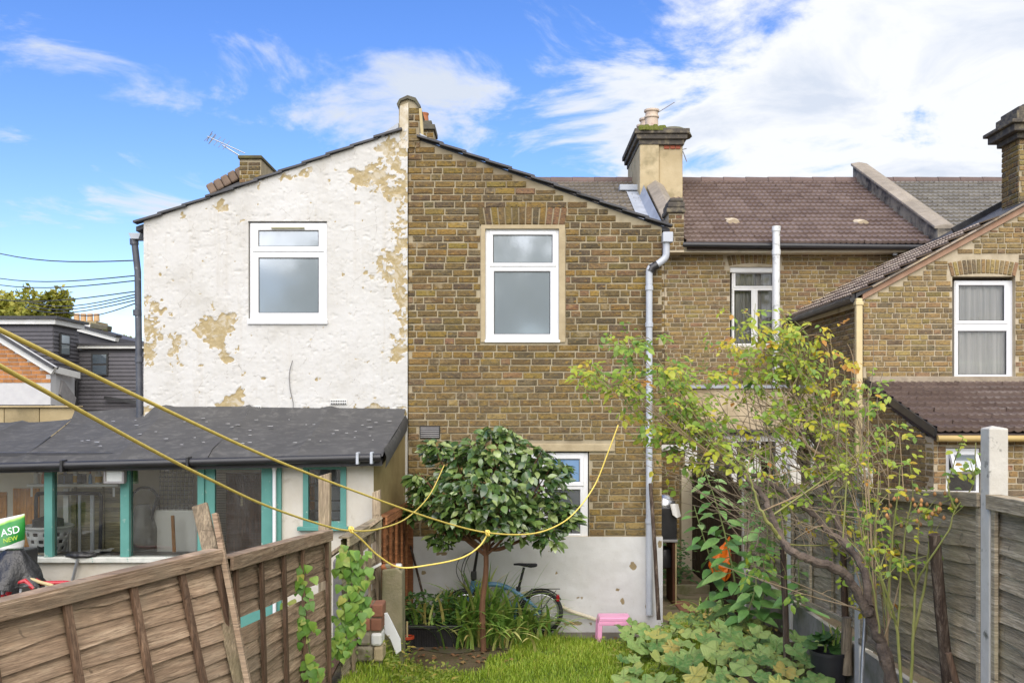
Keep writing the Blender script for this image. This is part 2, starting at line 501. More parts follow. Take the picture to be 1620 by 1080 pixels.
def set_bricks(parent, lst, plane, proud, n_ind, r, axis='x', order=None, name_rest='brickwork', mesh_name='brick'):
    """axis x: wall facing -Y at y=plane; axis y: wall facing -X at x=plane (u runs along Y)"""
    idx = list(range(len(lst)))
    if order: idx.sort(key=lambda i: order(lst[i]))
    else: r.shuffle(idx)
    rest = []
    for q, i in enumerate(idx):
        a, b, za, zb, c = lst[i]; k = r.randrange(8)
        flip = -1 if r.random() < .5 else 1
        S = Matrix.Diagonal((b-a, proud+.02, zb-za, 1))
        if axis == 'x': M = Matrix.Translation(((a+b)/2, plane-proud+r.uniform(-.002,.002), (za+zb)/2)) @ S
        else: M = Matrix.Translation((plane-proud+r.uniform(-.002,.002), (a+b)/2, (za+zb)/2)) @ Matrix.Rotation(R(-90), 4, 'Z') @ S
        if q < n_ind:
            o = bpy.data.objects.new(mesh_name, UNIT_ME[k]); COL.objects.link(o); o.parent = parent
            M2 = Matrix.Translation(-WL[parent]) @ M
            o.location, o.rotation_euler, o.scale = M2.to_translation(), M.to_euler(), (b-a, proud+.02, zb-za)
            o.color = (*c, 1)
        else: rest.append((UNIT[k], M, c))
    if rest: joined(name_rest, rest, BRICK_A, parent, WL[parent])
def arch_bricks(parent, xc, z0, half, rise, h, n, plane, proud, r, pal, splay=.18, ind=True):
    """soldier bricks of a flat or segmental arch"""
    rest = []
    for i in range(n):
        t = (i+.5)/n*2-1
        zb = z0 + rise*(1-t*t)
        M = Matrix.Translation((xc + t*half*(1+.06), plane-proud, zb+h/2)) @ Matrix.Rotation(t*splay, 4, 'Y') @ Matrix.Diagonal((2*half/n-.012, proud+.02, h, 1))
        c = pick(r, pal); k = r.randrange(8)
        if ind:
            o = bpy.data.objects.new('arch_brick', UNIT_ME[k]); COL.objects.link(o); o.parent = parent
            o.location = M.to_translation()-WL[parent]; o.rotation_euler = (0, t*splay, 0)
            o.scale = (2*half/n-.012, proud+.02, h); o.color = (*c, 1)
        else: rest.append((UNIT[k], M, c))
    if rest: joined('arch', rest, BRICK_A, parent, WL[parent])

# tiles -------------------------------------------------------------
def tile_template(w=.30, l=.30, rolls=3, amp=.019, th=.022):
    g = G(); n = rolls*6
    prof = [(-w/2 + w*i/n, amp*(1-abs(math.sin(math.pi*i/6.0))**.75*1.0)*1.0) for i in range(n+1)]
    for (y, dz) in ((0, .052), (l, .000)):
        g.v += [(x, y, z+dz) for x, z in prof]
    m = n+1
    g.v += [(x, .0, z+.052-.050) for x, z in prof]
    for i in range(n):
        g.f.append((i, i+1, m+i+1, m+i)); g.f.append((2*m+i, 2*m+i+1, i+1, i))
    return g
TILE = tile_template()
def tilemat(name, c1, c2, c3):
    t = NT(name); oi = t.new('ObjectInfo').outputs['Random']
    v = t.pos()
    n = t.noise(v, 9, 6, .6); n2 = t.noise(v, 45, 4, .6)
    c = t.ramp(oi, [(0, c1), (.55, c2), (1, c3)])
    c = t.mix(t.rng(n, .5, .72, 0, .4), c, tuple(q*.5 for q in c2))
    c = t.mix(t.rng(n2, .60, .72, 0, .22), c, (.36,.34,.30))
    t.set(Base_Color=c, Roughness=t.rng(n, .3, .7, .38, .6)); t.b.inputs['Specular IOR Level'].default_value = .55
    t.bump(n2, .3, .004); return t.m
def lay_tiles(parent, o, xd, up, cols, rows, mat, wt=.30, gauge=.253, keep=None, name='tile'):
    me = TILE.mesh(name, mat); xd = Vector(xd).normalized(); up = Vector(up).normalized(); nr = xd.cross(up)
    B = Matrix((xd, up, nr)).transposed(); r = random.Random(5)
    for j in range(rows):
        for i in range(cols):
            p = Vector(o) + xd*((i+.5)*wt + r.uniform(-.004,.004)) + up*(j*gauge + r.uniform(-.006,.006)) + nr*r.uniform(0,.004)
            if keep and not keep(p): continue
            t = bpy.data.objects.new(name, me); COL.objects.link(t); t.parent = parent
            t.location = p - WL[parent]; t.rotation_euler = (B @ Matrix.Rotation(r.uniform(-.01,.01), 3, 'Z')).to_euler()

# windows -----------------------------------------------------------
M_UPVC = mk('white_upvc', (.80,.81,.82), (.74,.75,.76), 3, .35, .05, .001, 40, dirt=(.55,.54,.50), dirt_scale=9, dirt_lo=.62, dirt_hi=.85)
M_UPVC_FAR = mk('white_upvc_worn', (.74,.74,.72), (.66,.66,.63), 4, .45, .05, .001, 40)
M_GASKET = mk('black_gasket', (.03,.03,.03), None, 9, .6, 0)
M_FROST = frosted('obscured_glass', (.16,.195,.215), .06)
M_CLEAR = glass('clear_glass')
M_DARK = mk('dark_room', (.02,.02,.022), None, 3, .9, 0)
M_CURTAIN = mk('net_curtain', (.62,.61,.57), (.40,.40,.37), 2.2, .9, .6, .02, 7, stretch=(9,9,.4), spec=.1)
M_CURTAIN_GREY = mk('grey_net_curtain', (.40,.40,.37), (.20,.20,.19), 2.0, .9, .6, .02, 7, stretch=(12,12,.4), spec=.1)
def window(parent, Y, outer, sashes, depth=.07, mat=None, sill=None, pane=None, backing=None, name='window'):
    """all rectangles in photo pixels at distance Y: (left, right, top, bottom); sash = (l, r, t, b, bar_px, proud, pane_material)"""
    mat = mat or M_UPVC
    q = lambda r: (X(r[0],Y), X(r[1],Y), Z(r[3],Y), Z(r[2],Y))
    x0, x1, z0, z1 = q(outer); S = Y/FPX
    g = G(); holes = [q(s[:4]) for s in sashes]
    g.plate(x0, x1, z0, z1, holes, Y, Y+depth)
    w = g.build(name, mat, parent, bevel=.003)
    for s in sashes:
        a, b, c, d = q(s[:4]); bw = s[4]*S; pr = s[5]
        G().ring(a-.004, b+.004, c-.004, d+.004, bw, Y-pr, Y+depth*.7, .008).build('sash', mat, w)
        G().ring(a+bw-.005, b-bw+.005, c+bw-.005, d-bw+.005, .008, Y+.012-pr, Y+depth*.55, .002).build('gasket', M_GASKET, w)
        G().box(a+bw-.002, b-bw+.002, Y+.018-pr, Y+.024-pr, c+bw-.002, d-bw+.002).build('pane', s[6], w)
    if sill:
        a, b, c, d = q(sill)
        G().box(a, b, Y-.045, Y+.03, c, d).build('sill', mat, w, bevel=.004)
    if backing:
        bm, off = backing
        gg = G(); n = 60
        for i in range(n+1):
            u = i/n; x = x0+.02+(x1-x0-.04)*u
            y = Y+off + .012*math.sin(u*41)+.006*math.sin(u*97+1)
            gg.v += [(x,y,z0+.01),(x,y,z1-.01)]
        gg.f = [(2*i,2*i+2,2*i+3,2*i+1) for i in range(n)]
        gg.build('curtain', bm, w, smooth='all')
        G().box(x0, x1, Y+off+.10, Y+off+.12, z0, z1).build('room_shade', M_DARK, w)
    return w
# ================================================================== GROUND
def ground_z(x, y):
    s = lambda a, b, v: (lambda t: t*t*(3-2*t))(min(max((v-a)/(b-a), 0), 1))
    return .30*s(1.0, 1.9, x)*s(10.9, 9.9, y) + .34*s(-.80, -1.10, x)*s(9.5, 8.8, y)*s(-4.2, -3.4, x)
def ground_mat():
    t = NT('garden_soil'); v = t.pos()
    n = t.noise(v, 2.1, 8, .6); n2 = t.noise(v, 26, 6, .65)
    c = t.ramp(n, [(.35, (.085,.060,.034)), (.6, (.13,.095,.052))])
    c = t.mix(t.rng(n2, .5, .66), c, (.075,.085,.024))
    c = t.mix(t.rng(n2, .62, .8), c, (.20,.16,.10))
    t.set(Base_Color=c, Roughness=t.rng(n, .4, .62, .55, .9)); t.bump(t.math('ADD', n, n2), .8, .03); return t.m
M_SOIL = ground_mat()
g = G()
xs = [-400,-120,-40,-15,-8,-5] + [-4+.1*i for i in range(81)] + [4.5,5,8,15,40,120,400]
ys = [-400,-100,-30,-8,-2,0,2] + [3+.1*i for i in range(111)] + [14.5,15,17,20,30,60,150,600]
for y in ys:
    for x in xs: g.v.append((x, y, ground_z(x, y) - (.0 if (abs(x) < 6 and 2 < y < 14) else .004)))
nx = len(xs)
for j in range(len(ys)-1):
    for i in range(nx-1): g.f.append((j*nx+i, j*nx+i+1, (j+1)*nx+i+1, (j+1)*nx+i))
tag(g.build('ground', M_SOIL, origin=(0,0,0), smooth='all'), kind='structure')

# ================================================================== OUR BRICK HOUSE
F = 11.0
S1 = FPX/F
fx = lambda px: X(px, F)
fz = lambda py: Z(py, F)
M_PAINT = None
rb = random.Random(11)
house = thing('brick_house', 'narrow two-storey yellow stock brick house with sloping roof and white painted base', 'house', (fx(850), F, 0))
XL, XR = fx(646), fx(1047)
verge = lambda x: fz(218 + (CX + x*S1 - 665)*.359) - .03
w2 = (fx(766), fx(886), fz(541), fz(360))
w3 = (fx(803), fx(932), fz(853), fz(714))
g = G(); g.plate(XL, XR, fz(850), verge, [w2, w3], F+.012, F+.26, [fx(668)])
rear = g.build('rear_wall', M_MORTAR, house)
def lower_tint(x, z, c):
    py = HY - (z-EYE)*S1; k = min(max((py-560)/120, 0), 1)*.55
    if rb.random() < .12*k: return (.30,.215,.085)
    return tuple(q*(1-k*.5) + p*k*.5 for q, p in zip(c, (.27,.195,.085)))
holes = [(w2[0]-.04, w2[1]+.06, w2[2], w2[3]+.005), w3, (fx(759), fx(893), fz(358), fz(331)), (fx(838), fx(973), fz(715), fz(701)), (fx(663), fx(696), fz(693), fz(673))]
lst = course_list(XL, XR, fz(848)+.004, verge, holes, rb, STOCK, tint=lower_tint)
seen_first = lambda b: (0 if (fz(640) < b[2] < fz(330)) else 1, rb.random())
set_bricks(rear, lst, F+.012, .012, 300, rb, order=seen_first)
arch_bricks(rear, fx(826), fz(357), .46, .012, .205, 13, F+.012, .013, rb, STOCK)
# mortar fillet round the upper window, lintel over the lower one
M_FILLET = mk('cream_mortar', (.47,.39,.25), (.36,.29,.18), 6, .95, .6, .006, 50, spec=.1)
G().plate(w2[0]-.035, w2[1]+.055, w2[2]-.0, w2[3]+.03, [(w2[0]+.012, w2[1]-.012, w2[2]+.004, w2[3]-.012)], F-.003, F+.02).build('window_surround', M_FILLET, house)
G().box(fx(838), fx(973), F-.014, F+.1, fz(714)+.001, fz(702)).build('lintel', M_FILLET, house, bevel=.008)
window(house, F+.035, (768,884,362,539), [(775,879,367,421,5.5,.012,M_FROST), (776,876,424,534,6,.004,M_FROST)], sill=(767,886,538,542))
M_BLUEPANE = frosted('painted_sky_pane', (.15,.29,.50), .03)  # reflected blue sky is put into this pane's base colour
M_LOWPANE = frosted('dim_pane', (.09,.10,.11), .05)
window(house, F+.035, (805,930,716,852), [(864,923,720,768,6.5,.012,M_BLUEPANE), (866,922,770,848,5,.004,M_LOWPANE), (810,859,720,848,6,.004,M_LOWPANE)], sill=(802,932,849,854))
# verge: dark fibre slates along the gable
M_SLATE = mk('dark_slate', (.035,.035,.04), (.06,.06,.065), 8, .55, .3, .004, 40, vary=.3)
def verge_slates(parent, pts, n, y0, y1, th=.022):
    a, b = Vector((pts[0][0], 0, pts[0][1])), Vector((pts[1][0], 0, pts[1][1])); d = (b-a)/n
    for i in range(n):
        p, q = a + d*(i-.06), a + d*(i+1.12)
        lift = Vector((0,0,.020))                     # each slate laps the one below it
        p2, q2 = (p + lift, q) if (b.z > a.z) else (p, q + lift)
        G().prism([(p2.x,p2.z),(q2.x,q2.z),(q2.x,q2.z+th),(p2.x,p2.z+th)], y0+rng.uniform(-.012,.012), y1).build('verge_slate', M_SLATE, parent)
roof = G().prism([(fx(648), fz(213)), (fx(1060), fz(361)), (fx(1060), fz(361)-.05), (fx(648), fz(213)-.05)], F+.02, 17.0).build('outrigger_roof', M_SLATE, house)
verge_slates(roof, ((fx(662), fz(218)-.004), (fx(1058), fz(360)-.004)), 11, F-.055, F+.06)
# render base below the brick
def chip_mat():
    t = NT('chipped_white_paint'); a = t.new('Attribute'); a.attribute_name = 'peel'
    v = t.pos(); n = t.noise(v, 4, 8, .65); n2 = t.noise(v, 40, 5, .6)
    white = t.ramp(n, [(.3, (.66,.66,.65)), (.7, (.58,.575,.55))])
    white = t.mix(t.rng(n2, .6, .78, 0, .5), white, (.38,.35,.28))
    base = t.ramp(n2, [(.35, (.36,.28,.15)), (.65, (.26,.205,.12))])
    c = t.mix(t.rng(a.outputs['Fac'], .42, .58), white, base)
    t.set(Base_Color=c, Roughness=.85); t.b.inputs['Specular IOR Level'].default_value = .25
    t.bump(t.math('ADD', n, t.math('MULTIPLY', n2, .5)), .35, .006); return t.m
M_CHIP = chip_mat()
def skin(name, x0, x1, z0, top, y, step, mat, parent, peelf, relief, holes=(), back=.05):
    """rendered wall face as real relief: a fine sheet whose paint stands proud of the coat below"""
    nx = int((x1-x0)/step)+1; nz = int((max(top(x0), top(x1), top((x0+x1)/2))-z0)/step)+1
    gx, gz = np.meshgrid(np.linspace(x0, x1, nx), np.linspace(0, 1, nz))
    tp = np.vectorize(top)(gx); hmax = tp.max()-z0
    gz = np.minimum(z0 + gz*hmax, tp)
    px = CX + gx*FPX/y; py = HY - (gz-EYE)*FPX/y
    peel = peelf(px, py, gx, gz)
    gy = y - relief(px, py, gx, gz, peel)
    V = np.stack([gx, gy, gz], -1).reshape(-1, 3)
    I = np.arange(nx*nz).reshape(nz, nx)
    q = np.stack([I[:-1,:-1], I[:-1,1:], I[1:,1:], I[1:,:-1]], -1).reshape(-1, 4)
    cx = gx[:-1,:-1].ravel()+step/2; cz = (gz[:-1,:-1].ravel()+gz[1:,1:].ravel())/2
    ok = (gz[1:,:-1]-gz[:-1,:-1]).ravel() + (gz[1:,1:]-gz[:-1,1:]).ravel() > 1e-6
    for h in holes: ok &= ~((cx > h[0]) & (cx < h[1]) & (cz > h[2]) & (cz < h[3]))
    q = q[ok]
    o0 = np.array([(x0+x1)/2, y, z0])
    me = bpy.data.meshes.new(name); me.from_pydata((V-o0).tolist(), [], q.tolist()); me.materials.append(mat)
    at = me.attributes.new('peel', 'FLOAT', 'POINT'); at.data.foreach_set('value', peel.ravel().astype(np.float32))
    me.polygons.foreach_set('use_smooth', [True]*len(me.polygons))
    return link(name, me, o0, parent)
def peel_plinth(px, py, x, z):
    f = np.zeros(px.shape)
    for cx, cy, rx, ry in ((1001,894,7,7), (985,950,4,9), (915,945,8,3), (976,932,4,3), (1022,958,4,5), (1040,930,4,9), (700,875,9,4), (672,905,5,5), (905,985,30,4), (760,985,40,3), (985,985,40,4), (880,905,3,3), (868,870,4,2), (1043,860,4,6)):
        f = np.maximum(f, 1.25-np.hypot((px-cx)/rx, (py-cy)/ry))
    n = fbm(x*22, z*22, 3, 4)
    return np.clip(.5 + ((f-.35) + (n-.5)*1.5 - .12)*1.3, 0, 1)*(f > 0)
def rel_plinth(px, py, x, z, p): return fbm(x*9, z*9, 8, 3)*.010 + (1-p)*.005 + .014
skin('painted_base', fx(645), fx(1048), -.05, lambda x: fz(848), F, .02, M_CHIP, house, peel_plinth, rel_plinth)
G().box(fx(645), fx(1048), F-.006, F+.26, -.05, fz(848)-.002).build('base_wall', M_FILLET, house)
G().box(XL+.02, XR-.003, F+.262, 17.2, -.05, fz(372)).build('body', M_MORTAR, house)
# strip of mortar bedding under the slates
G().plate(fx(668), fx(1050), fz(380), lambda x: verge(x)+.055, [], F+.004, F+.011)
# vent, downpipe
v = G().ring(fx(664), fx(696), fz(693), fz(673), .012, F-.012, F+.02).build('vent', M_GASKET, house)
M_GREYPLAST = mk('grey_plastic', (.42,.45,.50), (.50,.53,.57), 4, .42, .08, .002, 30, dirt=(.25,.25,.24), dirt_scale=7, dirt_lo=.6, dirt_hi=.8)
M_VENT = mk('grey_vent', (.30,.29,.29), None, 9, .6, 0)
for i in range(6):
    z = fz(690.5-i*2.9); G().box(fx(665), fx(695), F-.008, F+.004, z-.006, z+.005).build('slat', M_VENT, v)
G().box(fx(664)+.004, fx(696)-.004, F+.006, F+.02, fz(692), fz(674)).build('vent_back', M_DARK, v)
dp = thing('downpipe', 'grey plastic rainwater downpipe with swan neck on the brick gable', 'pipe', (fx(1027), F-.06, 0))
yy = F-.075
G().tube(smoothline([P(1054,382,yy), P(1054,396,yy), P(1052,408,yy), P(1040,418,yy), P(1029,424,yy), P(1027,436,yy), P(1027,450,yy)], 5), .038, 12).build('swan_neck', M_GREYPLAST, dp, smooth=True)
G().tube([P(1027,446,yy), P(1027,700,yy), P(1027,972,yy)], .036, 12).build('pipe', M_GREYPLAST, dp, smooth=True)
G().box(fx(1046), fx(1062), yy-.06, yy+.06, fz(386), fz(370)).build('hopper', M_GREYPLAST, dp, bevel=.008)
for py in (452, 510, 672, 820):
    G().tube([P(1027,py,yy), P(1027,py+7,yy)], .044, 12).build('pipe_socket', M_GREYPLAST, dp, smooth=True)
M_BLACKP = mk('black_plastic', (.018,.018,.02), (.03,.03,.032), 5, .38, .1, .003, 30)
G().tube([P(1040,419,yy), P(1031,423.5,yy), P(1028.5,430,yy)], .046, 12).build('black_elbow', M_BLACKP, dp, smooth=True)

# party wall pier on the ridge ------------------------------------------------
pier = thing('party_wall_pier', 'slender pointed brick pier on the ridge between white and brick gables', 'pier', (fx(648), F, fz(230)))
pw = G().prism([(fx(631), fz(235)), (fx(664), fz(235)), (fx(664), fz(170)), (fx(657), fz(160)), (fx(645), fz(155)), (fx(634), fz(159)), (fx(631), fz(170))], F+.002, F+.5).build('pier_core', M_MORTAR, pier)
lst = course_list(fx(647), fx(664), fz(235), lambda x: fz(166), [], rb, STOCK)
set_bricks(pw, lst, F+.002, .012, 40, rb)
M_PEELED = mk('peeled_render', (.66,.62,.54), (.40,.32,.18), 9, .9, .6, .006, 40, spec=.2)
G().prism([(fx(631), fz(235)), (fx(646), fz(235)), (fx(646), fz(163)), (fx(633), fz(168))], F-.012, F+.01).build('render_skin', M_PEELED, pier)
M_LEAD = mk('lead_flashing', (.30,.33,.37), (.42,.45,.49), 5, .5, .2, .004, 25, spec=.5)
M_COPE = mk('dark_mossy_coping', (.07,.065,.05), (.13,.12,.085), 9, .9, .5, .006, 40, dirt=(.09,.10,.03), dirt_scale=6)
G().prism([(fx(628), fz(166)), (fx(632), fz(158)), (fx(645), fz(152)), (fx(658), fz(156)), (fx(665.5), fz(168)), (fx(664), fz(172)), (fx(656), fz(161)), (fx(645), fz(157)), (fx(634), fz(161)), (fx(630.5), fz(171))], F-.03, F+.52).build('coping', M_COPE, pier)
M_PLANKC = mk('pale_plank', (.55,.46,.24), (.42,.34,.18), 6, .8, .2)
G().bar(P(665,172,F-.02), P(668,214,F-.02), .025, .03).build('batten', M_PLANKC, pier)
G().prism([(fx(664), fz(212)), (fx(668), fz(220)), (fx(676), fz(222)), (fx(676), fz(218)), (fx(668), fz(214))], F-.04, F+.1).build('flashing', M_LEAD, pier)
G().prism([(fx(604), fz(218)), (fx(631), fz(204)), (fx(631), fz(196)), (fx(606), fz(213))], F-.05, F+.1).build('flashing', M_LEAD, pier)
# chimney a little behind it with a terracotta pot
ch = thing('chimney_stack', 'small brick chimney with orange pot just behind the ridge pier', 'chimney', (X(680,15.5), 15.5, Z(222,15.5)))
Yc = 15.5
cc = G().box(X(664,Yc), X(686,Yc), Yc, Yc+.5, Z(300,Yc), Z(204,Yc)).build('stack', M_MORTAR, ch)
set_bricks(cc, course_list(X(664,Yc), X(686,Yc), Z(225,Yc), lambda x: Z(200,Yc), [], rb, STOCK), Yc, .012, 30, rb)
G().box(X(662,Yc), X(688.5,Yc), Yc-.06, Yc+.55, Z(206,Yc), Z(198,Yc)).build('corbel', M_COPE, ch, bevel=.01)
G().box(X(662,Yc), X(683,Yc), Yc-.02, Yc+.5, Z(198,Yc), Z(191,Yc)).build('cap', M_COPE, ch, bevel=.01)
M_TERRA = mk('terracotta', (.42,.15,.06), (.30,.11,.05), 8, .8, .2, .004)
G().lathe((X(668,Yc), Yc+.2, Z(191,Yc)), [(.085,0),(.08,.1),(.075,.13),(.085,.15),(.085,.17),(.06,.172)], 16).build('pot', M_TERRA, ch, smooth=True)

# ================================================================== WHITE RENDERED HOUSE
wh = thing('white_house', 'white rendered gable end with peeling paint patches and tan coat below', 'house', (fx(436), F, 0))
WLx, WRx = fx(228), fx(645)
vergeW = lambda x: fz(351 - (CX + x*S1 - 228)*.3533)
w1 = (fx(394), fx(518), fz(512), fz(351))
PATCH = [
 [(305,510),(330,500),(350,497),(380,490),(382,500),(362,528),(358,550),(368,565),(372,577),(352,575),(345,555),(325,540),(312,530)],
 [(226,468),(250,475),(270,485),(272,500),(255,503),(250,515),(262,522),(290,527),(292,545),(284,575),(272,588),(266,560),(268,540),(250,530),(245,570),(238,583),(226,583)],
 [(335,652),(360,625),(384,614),(388,630),(380,645),(370,652)],
 [(647,190),(632,205),(606,218),(590,232),(600,252),(575,262),(552,285),(562,300),(585,300),(600,310),(622,322),(632,345),(612,368),(620,388),(590,408),(580,432),(605,452),(625,475),(630,520),(610,548),(618,571),(635,573),(647,560)],
 [(552,268),(585,262),(590,285),(572,303),(556,292)],
 [(335,322),(352,318),(357,335),(345,344)], [(283,335),(296,333),(294,343),(286,345)],
 [(440,281),(496,261),(500,268),(470,281),(446,289)], [(402,293),(418,287),(412,301)],
 [(385,345),(394,346),(394,356),(383,352)], [(515,340),(526,350),(519,356)],
 [(228,640),(250,648),(300,652),(228,656)], [(470,646),(520,644),(520,656),(470,656)], [(560,648),(600,638),(620,650),(647,640),(647,662),(560,660)]]
def peel_white(px, py, x, z):
    wx = px + (fbm(x*16, z*16, 21, 4)-.5)*26; wy = py + (fbm(x*16+9, z*16, 33, 4)-.5)*22
    d = np.full(px.shape, -1e9)
    n = fbm(x*20, z*20, 5, 5, .6)
    for i, pl in enumerate(PATCH):
        s = poly_sd(wx, wy, pl)
        k = {3: 46, 1: 34, 0: 20}.get(i, 14)          # these two keep scraps of paint inside
        s = np.where(s > 0, np.minimum(s, 10) - k*np.clip(n-.42, 0, 1)*1.35, s)
        d = np.maximum(d, s)
    # blisters and pinholes elsewhere
    sp = fbm(x*14, z*14, 71, 4, .55); d = np.maximum(d, (sp-.80)*60)
    return np.clip(.5 + d*.28, 0, 1)
def rel_white(px, py, x, z, p):
    st = lambda v, a, b: (lambda t: t*t*(3-2*t))(np.clip((v-a)/(b-a), 0, 1))
    base = fbm(x*3, z*3, 41, 3)*.004 + fbm(x*30, z*36, 43, 3)*.0014
    base = base + st(fbm(x*8, z*9, 91, 4, .55), .50, .53)*.0011 + st(fbm(x*17+4, z*15, 92, 4, .6), .60, .64)*.0022 - st(fbm(x*21, z*23, 93, 3, .6), .70, .74)*.005
    ridg = (1-np.abs(fbm(x*5+z*2, z*11, 47, 4)*2-1))**10*.0015
    edge = np.exp(-((p-.28)/.16)**2)*(.004 + .016*np.clip(fbm(x*11, z*11, 51, 2)-.4, 0, 1))
    return base + ridg*(p < .5) + (1-p)*.006 + edge
def white_mat():
    t = NT('peeling_white_paint'); a = t.new('Attribute'); a.attribute_name = 'peel'
    v = t.pos(); n = t.noise(v, 2.2, 8, .62); n2 = t.noise(v, 34, 6, .65); n3 = t.noise(v, 9, 7, .7, .8)
    white = t.ramp(n, [(.30, (.60,.595,.575)), (.55, (.555,.545,.515)), (.72, (.48,.465,.425))])
    white = t.mix(t.rng(n3, .60, .72, 0, .38), white, (.42,.37,.29))
    white = t.mix(t.rng(n2, .66, .78, 0, .55), white, (.30,.27,.21))
    vs = t.noise(t.pos((9,9,.7)), 1.3, 6, .65)
    white = t.mix(t.rng(vs, .54, .74, 0, .35), white, (.44,.40,.33))
    ck = t.new('TexVoronoi', feature='DISTANCE_TO_EDGE'); t.put(ck.inputs['Vector'], t.mix(.12, v, t.noise(v, 6, 4, .6))); ck.inputs['Scale'].default_value = 3.2
    white = t.mix(t.math('MULTIPLY', t.rng(ck.outputs['Distance'], 0, .010, .55, 0), t.rng(n3, .48, .56)), white, (.22,.19,.15))
    base = t.ramp(n2, [(.30, (.44,.355,.20)), (.62, (.35,.275,.145)), (.8, (.24,.185,.10))])
    base = t.mix(t.rng(n3, .50, .60, 0, .8), base, (.52,.47,.37))
    c = t.mix(t.rng(a.outputs['Fac'], .40, .56), white, base)
    t.set(Base_Color=c, Roughness=.88); t.b.inputs['Specular IOR Level'].default_value = .25
    t.bump(t.math('ADD', n3, t.math('MULTIPLY', n2, .5)), .35, .008); return t.m
M_WHITE = white_mat()
skin('rendered_wall', WLx, WRx, fz(662), vergeW, F-.006, .0105, M_WHITE, wh, peel_white, rel_white, holes=[w1])
g = G(); g.plate(WLx, WRx-.003, 0, lambda x: vergeW(x)-.004, [w1], F, F+.26); g.build('wall_core', M_WHITE, wh)
G().box(WLx, fx(646), F+.262, 17.2, -.05, fz(372)).build('body', M_FILLET, wh)
window(wh, F+.004, (396,517,353,506), [(401,512,357,398,8.5,.012,M_FROST), (401,512,400,503,8.5,.004,M_FROST)], sill=(393,519,505,513), depth=.09)
M_OLIVE = mk('olive_trim', (.33,.31,.19), None, 8, .5, 0)
G().box(fx(430), fx(482), F-.03, F-.01, fz(362.5), fz(360)).build('trickle_vent', M_OLIVE, wh)
rw = G().prism([(fx(214), fz(358)), (fx(632), fz(208)), (fx(632), fz(208)-.05), (fx(214), fz(358)-.05)], F+.02, 17.0).build('outrigger_roof', M_SLATE, wh)
verge_slates(rw, ((fx(216), fz(356)), (fx(632), fz(209))), 11, F-.06, F+.06)
for (a, b, c, d) in ((388,414,642,650), (523,549,632,639)):
    ab = G().box(fx(a), fx(b), F-.030, F-.004, fz(d), fz(c)).build('air_brick', M_UPVC_FAR, wh)
    g = G()
    for i in range(9):
        for j in range(2):
            xx = fx(a+2+i*2.75); zz = fz(c+2+j*4); g.box(xx-.006, xx+.006, F-.0325, F-.031, zz-.009, zz+.006)
    g.build('slots', M_GASKET, ab)['kind'] = 'stuff'
wire_pts = [P(463,570,F-.04), P(458,590,F-.035), P(459,615,F-.035), P(464,640,F-.04), P(460,664,F-.06)]
M_WIRE = mk('grey_cable', (.16,.15,.14), None, 5, .6, 0)
tag(G().tube(smoothline(wire_pts), .004, 5).build('cable', M_WIRE), 'thin grey cable hanging down the white wall below the window', 'cable')
# downpipe on the left corner
M_DARKPIPE = mk('weathered_black_pipe', (.05,.055,.07), (.10,.105,.12), 6, .5, .2, .004, 30, dirt=(.42,.44,.48), dirt_scale=10, dirt_lo=.62, dirt_hi=.72)
dl = thing('downpipe', 'dark weathered cast pipe with paint flecks on the white house corner', 'pipe', (fx(217), F, fz(650)))
G().tube([P(212,376,F+.05), P(218,430,F+.05), P(221,660,F+.05)], .036, 12).build('pipe', M_DARKPIPE, dl, smooth=True)
for py in (378, 490, 564): G().tube([P(212+max(0,min(8,(py-376)*.045)),py,F+.05), P(212.4+max(0,min(8,(py-376)*.045)),py+9,F+.05)], .047, 12).build('pipe_socket', M_DARKPIPE, dl, smooth=True)
G().prism([(fx(204),fz(369)),(fx(223),fz(369)),(fx(220),fz(378)),(fx(208),fz(378))], F-.02, F+.14).build('hopper', M_LEAD, dl)
# stack on the far roof slope with aerial
Ys = 17.5
st = thing('chimney_stack', 'mossy square brick stack low behind the white gable slope', 'chimney', (X(402,Ys), Ys, Z(290,Ys)))
cc = G().box(X(379,Ys), X(413,Ys), Ys, Ys+1.6, Z(340,Ys), Z(249,Ys)).build('stack', M_MORTAR, st)
set_bricks(cc, course_list(X(379,Ys), X(413,Ys), Z(290,Ys), lambda x: Z(252,Ys), [], rb, STOCK), Ys, .012, 60, rb)
M_MOSSB = mk('mossy_brick_top', (.11,.10,.03), (.07,.06,.035), 10, .95, .5, .01, 40)
G().box(X(377,Ys), X(415,Ys), Ys-.05, Ys+1.7, Z(252,Ys), Z(246.5,Ys)).build('cap', M_MOSSB, st, bevel=.015)
M_RIDGE = mk('brown_ridge_tile', (.22,.155,.11), (.16,.115,.085), 7, .85, .3, .005, 40, vary=.2)
hip = thing('hip_ridge', 'row of brown ridge tiles climbing to the small mossy stack', 'roof ridge', P(370,295,Ys))
a, b = P(332,303,Ys+.3), P(388,272,Ys+.3)
for i in range(5):
    p, q = a.lerp(b, i/5), a.lerp(b, (i+.96)/5)
    G().bar(p, q, .26, .2, (0,0,1)).build('ridge_tile', M_RIDGE, hip, bevel=.03)
G().prism([(a.x-.5,a.z-.6),(b.x+.35,b.z-.4),(b.x+.2,b.z-.08),(a.x,a.z-.08)], Ys+.2, Ys+1.2).build('roof_slope', M_SLATE, hip)
ae = thing('television_aerial', 'thin metal television aerial above the mossy stack', 'aerial', P(385,248,Ys))
M_ALU = mk('dull_aluminium', (.40,.41,.42), (.28,.29,.30), 7, .4, .1, metal=.7)
G().tube([P(386,252,Ys), P(378,246,Ys), P(352,230,Ys)], .012, 6).build('mast', M_ALU, ae)
G().tube([P(388,243,Ys), P(328,216,Ys)], .009, 6).build('boom', M_ALU, ae)
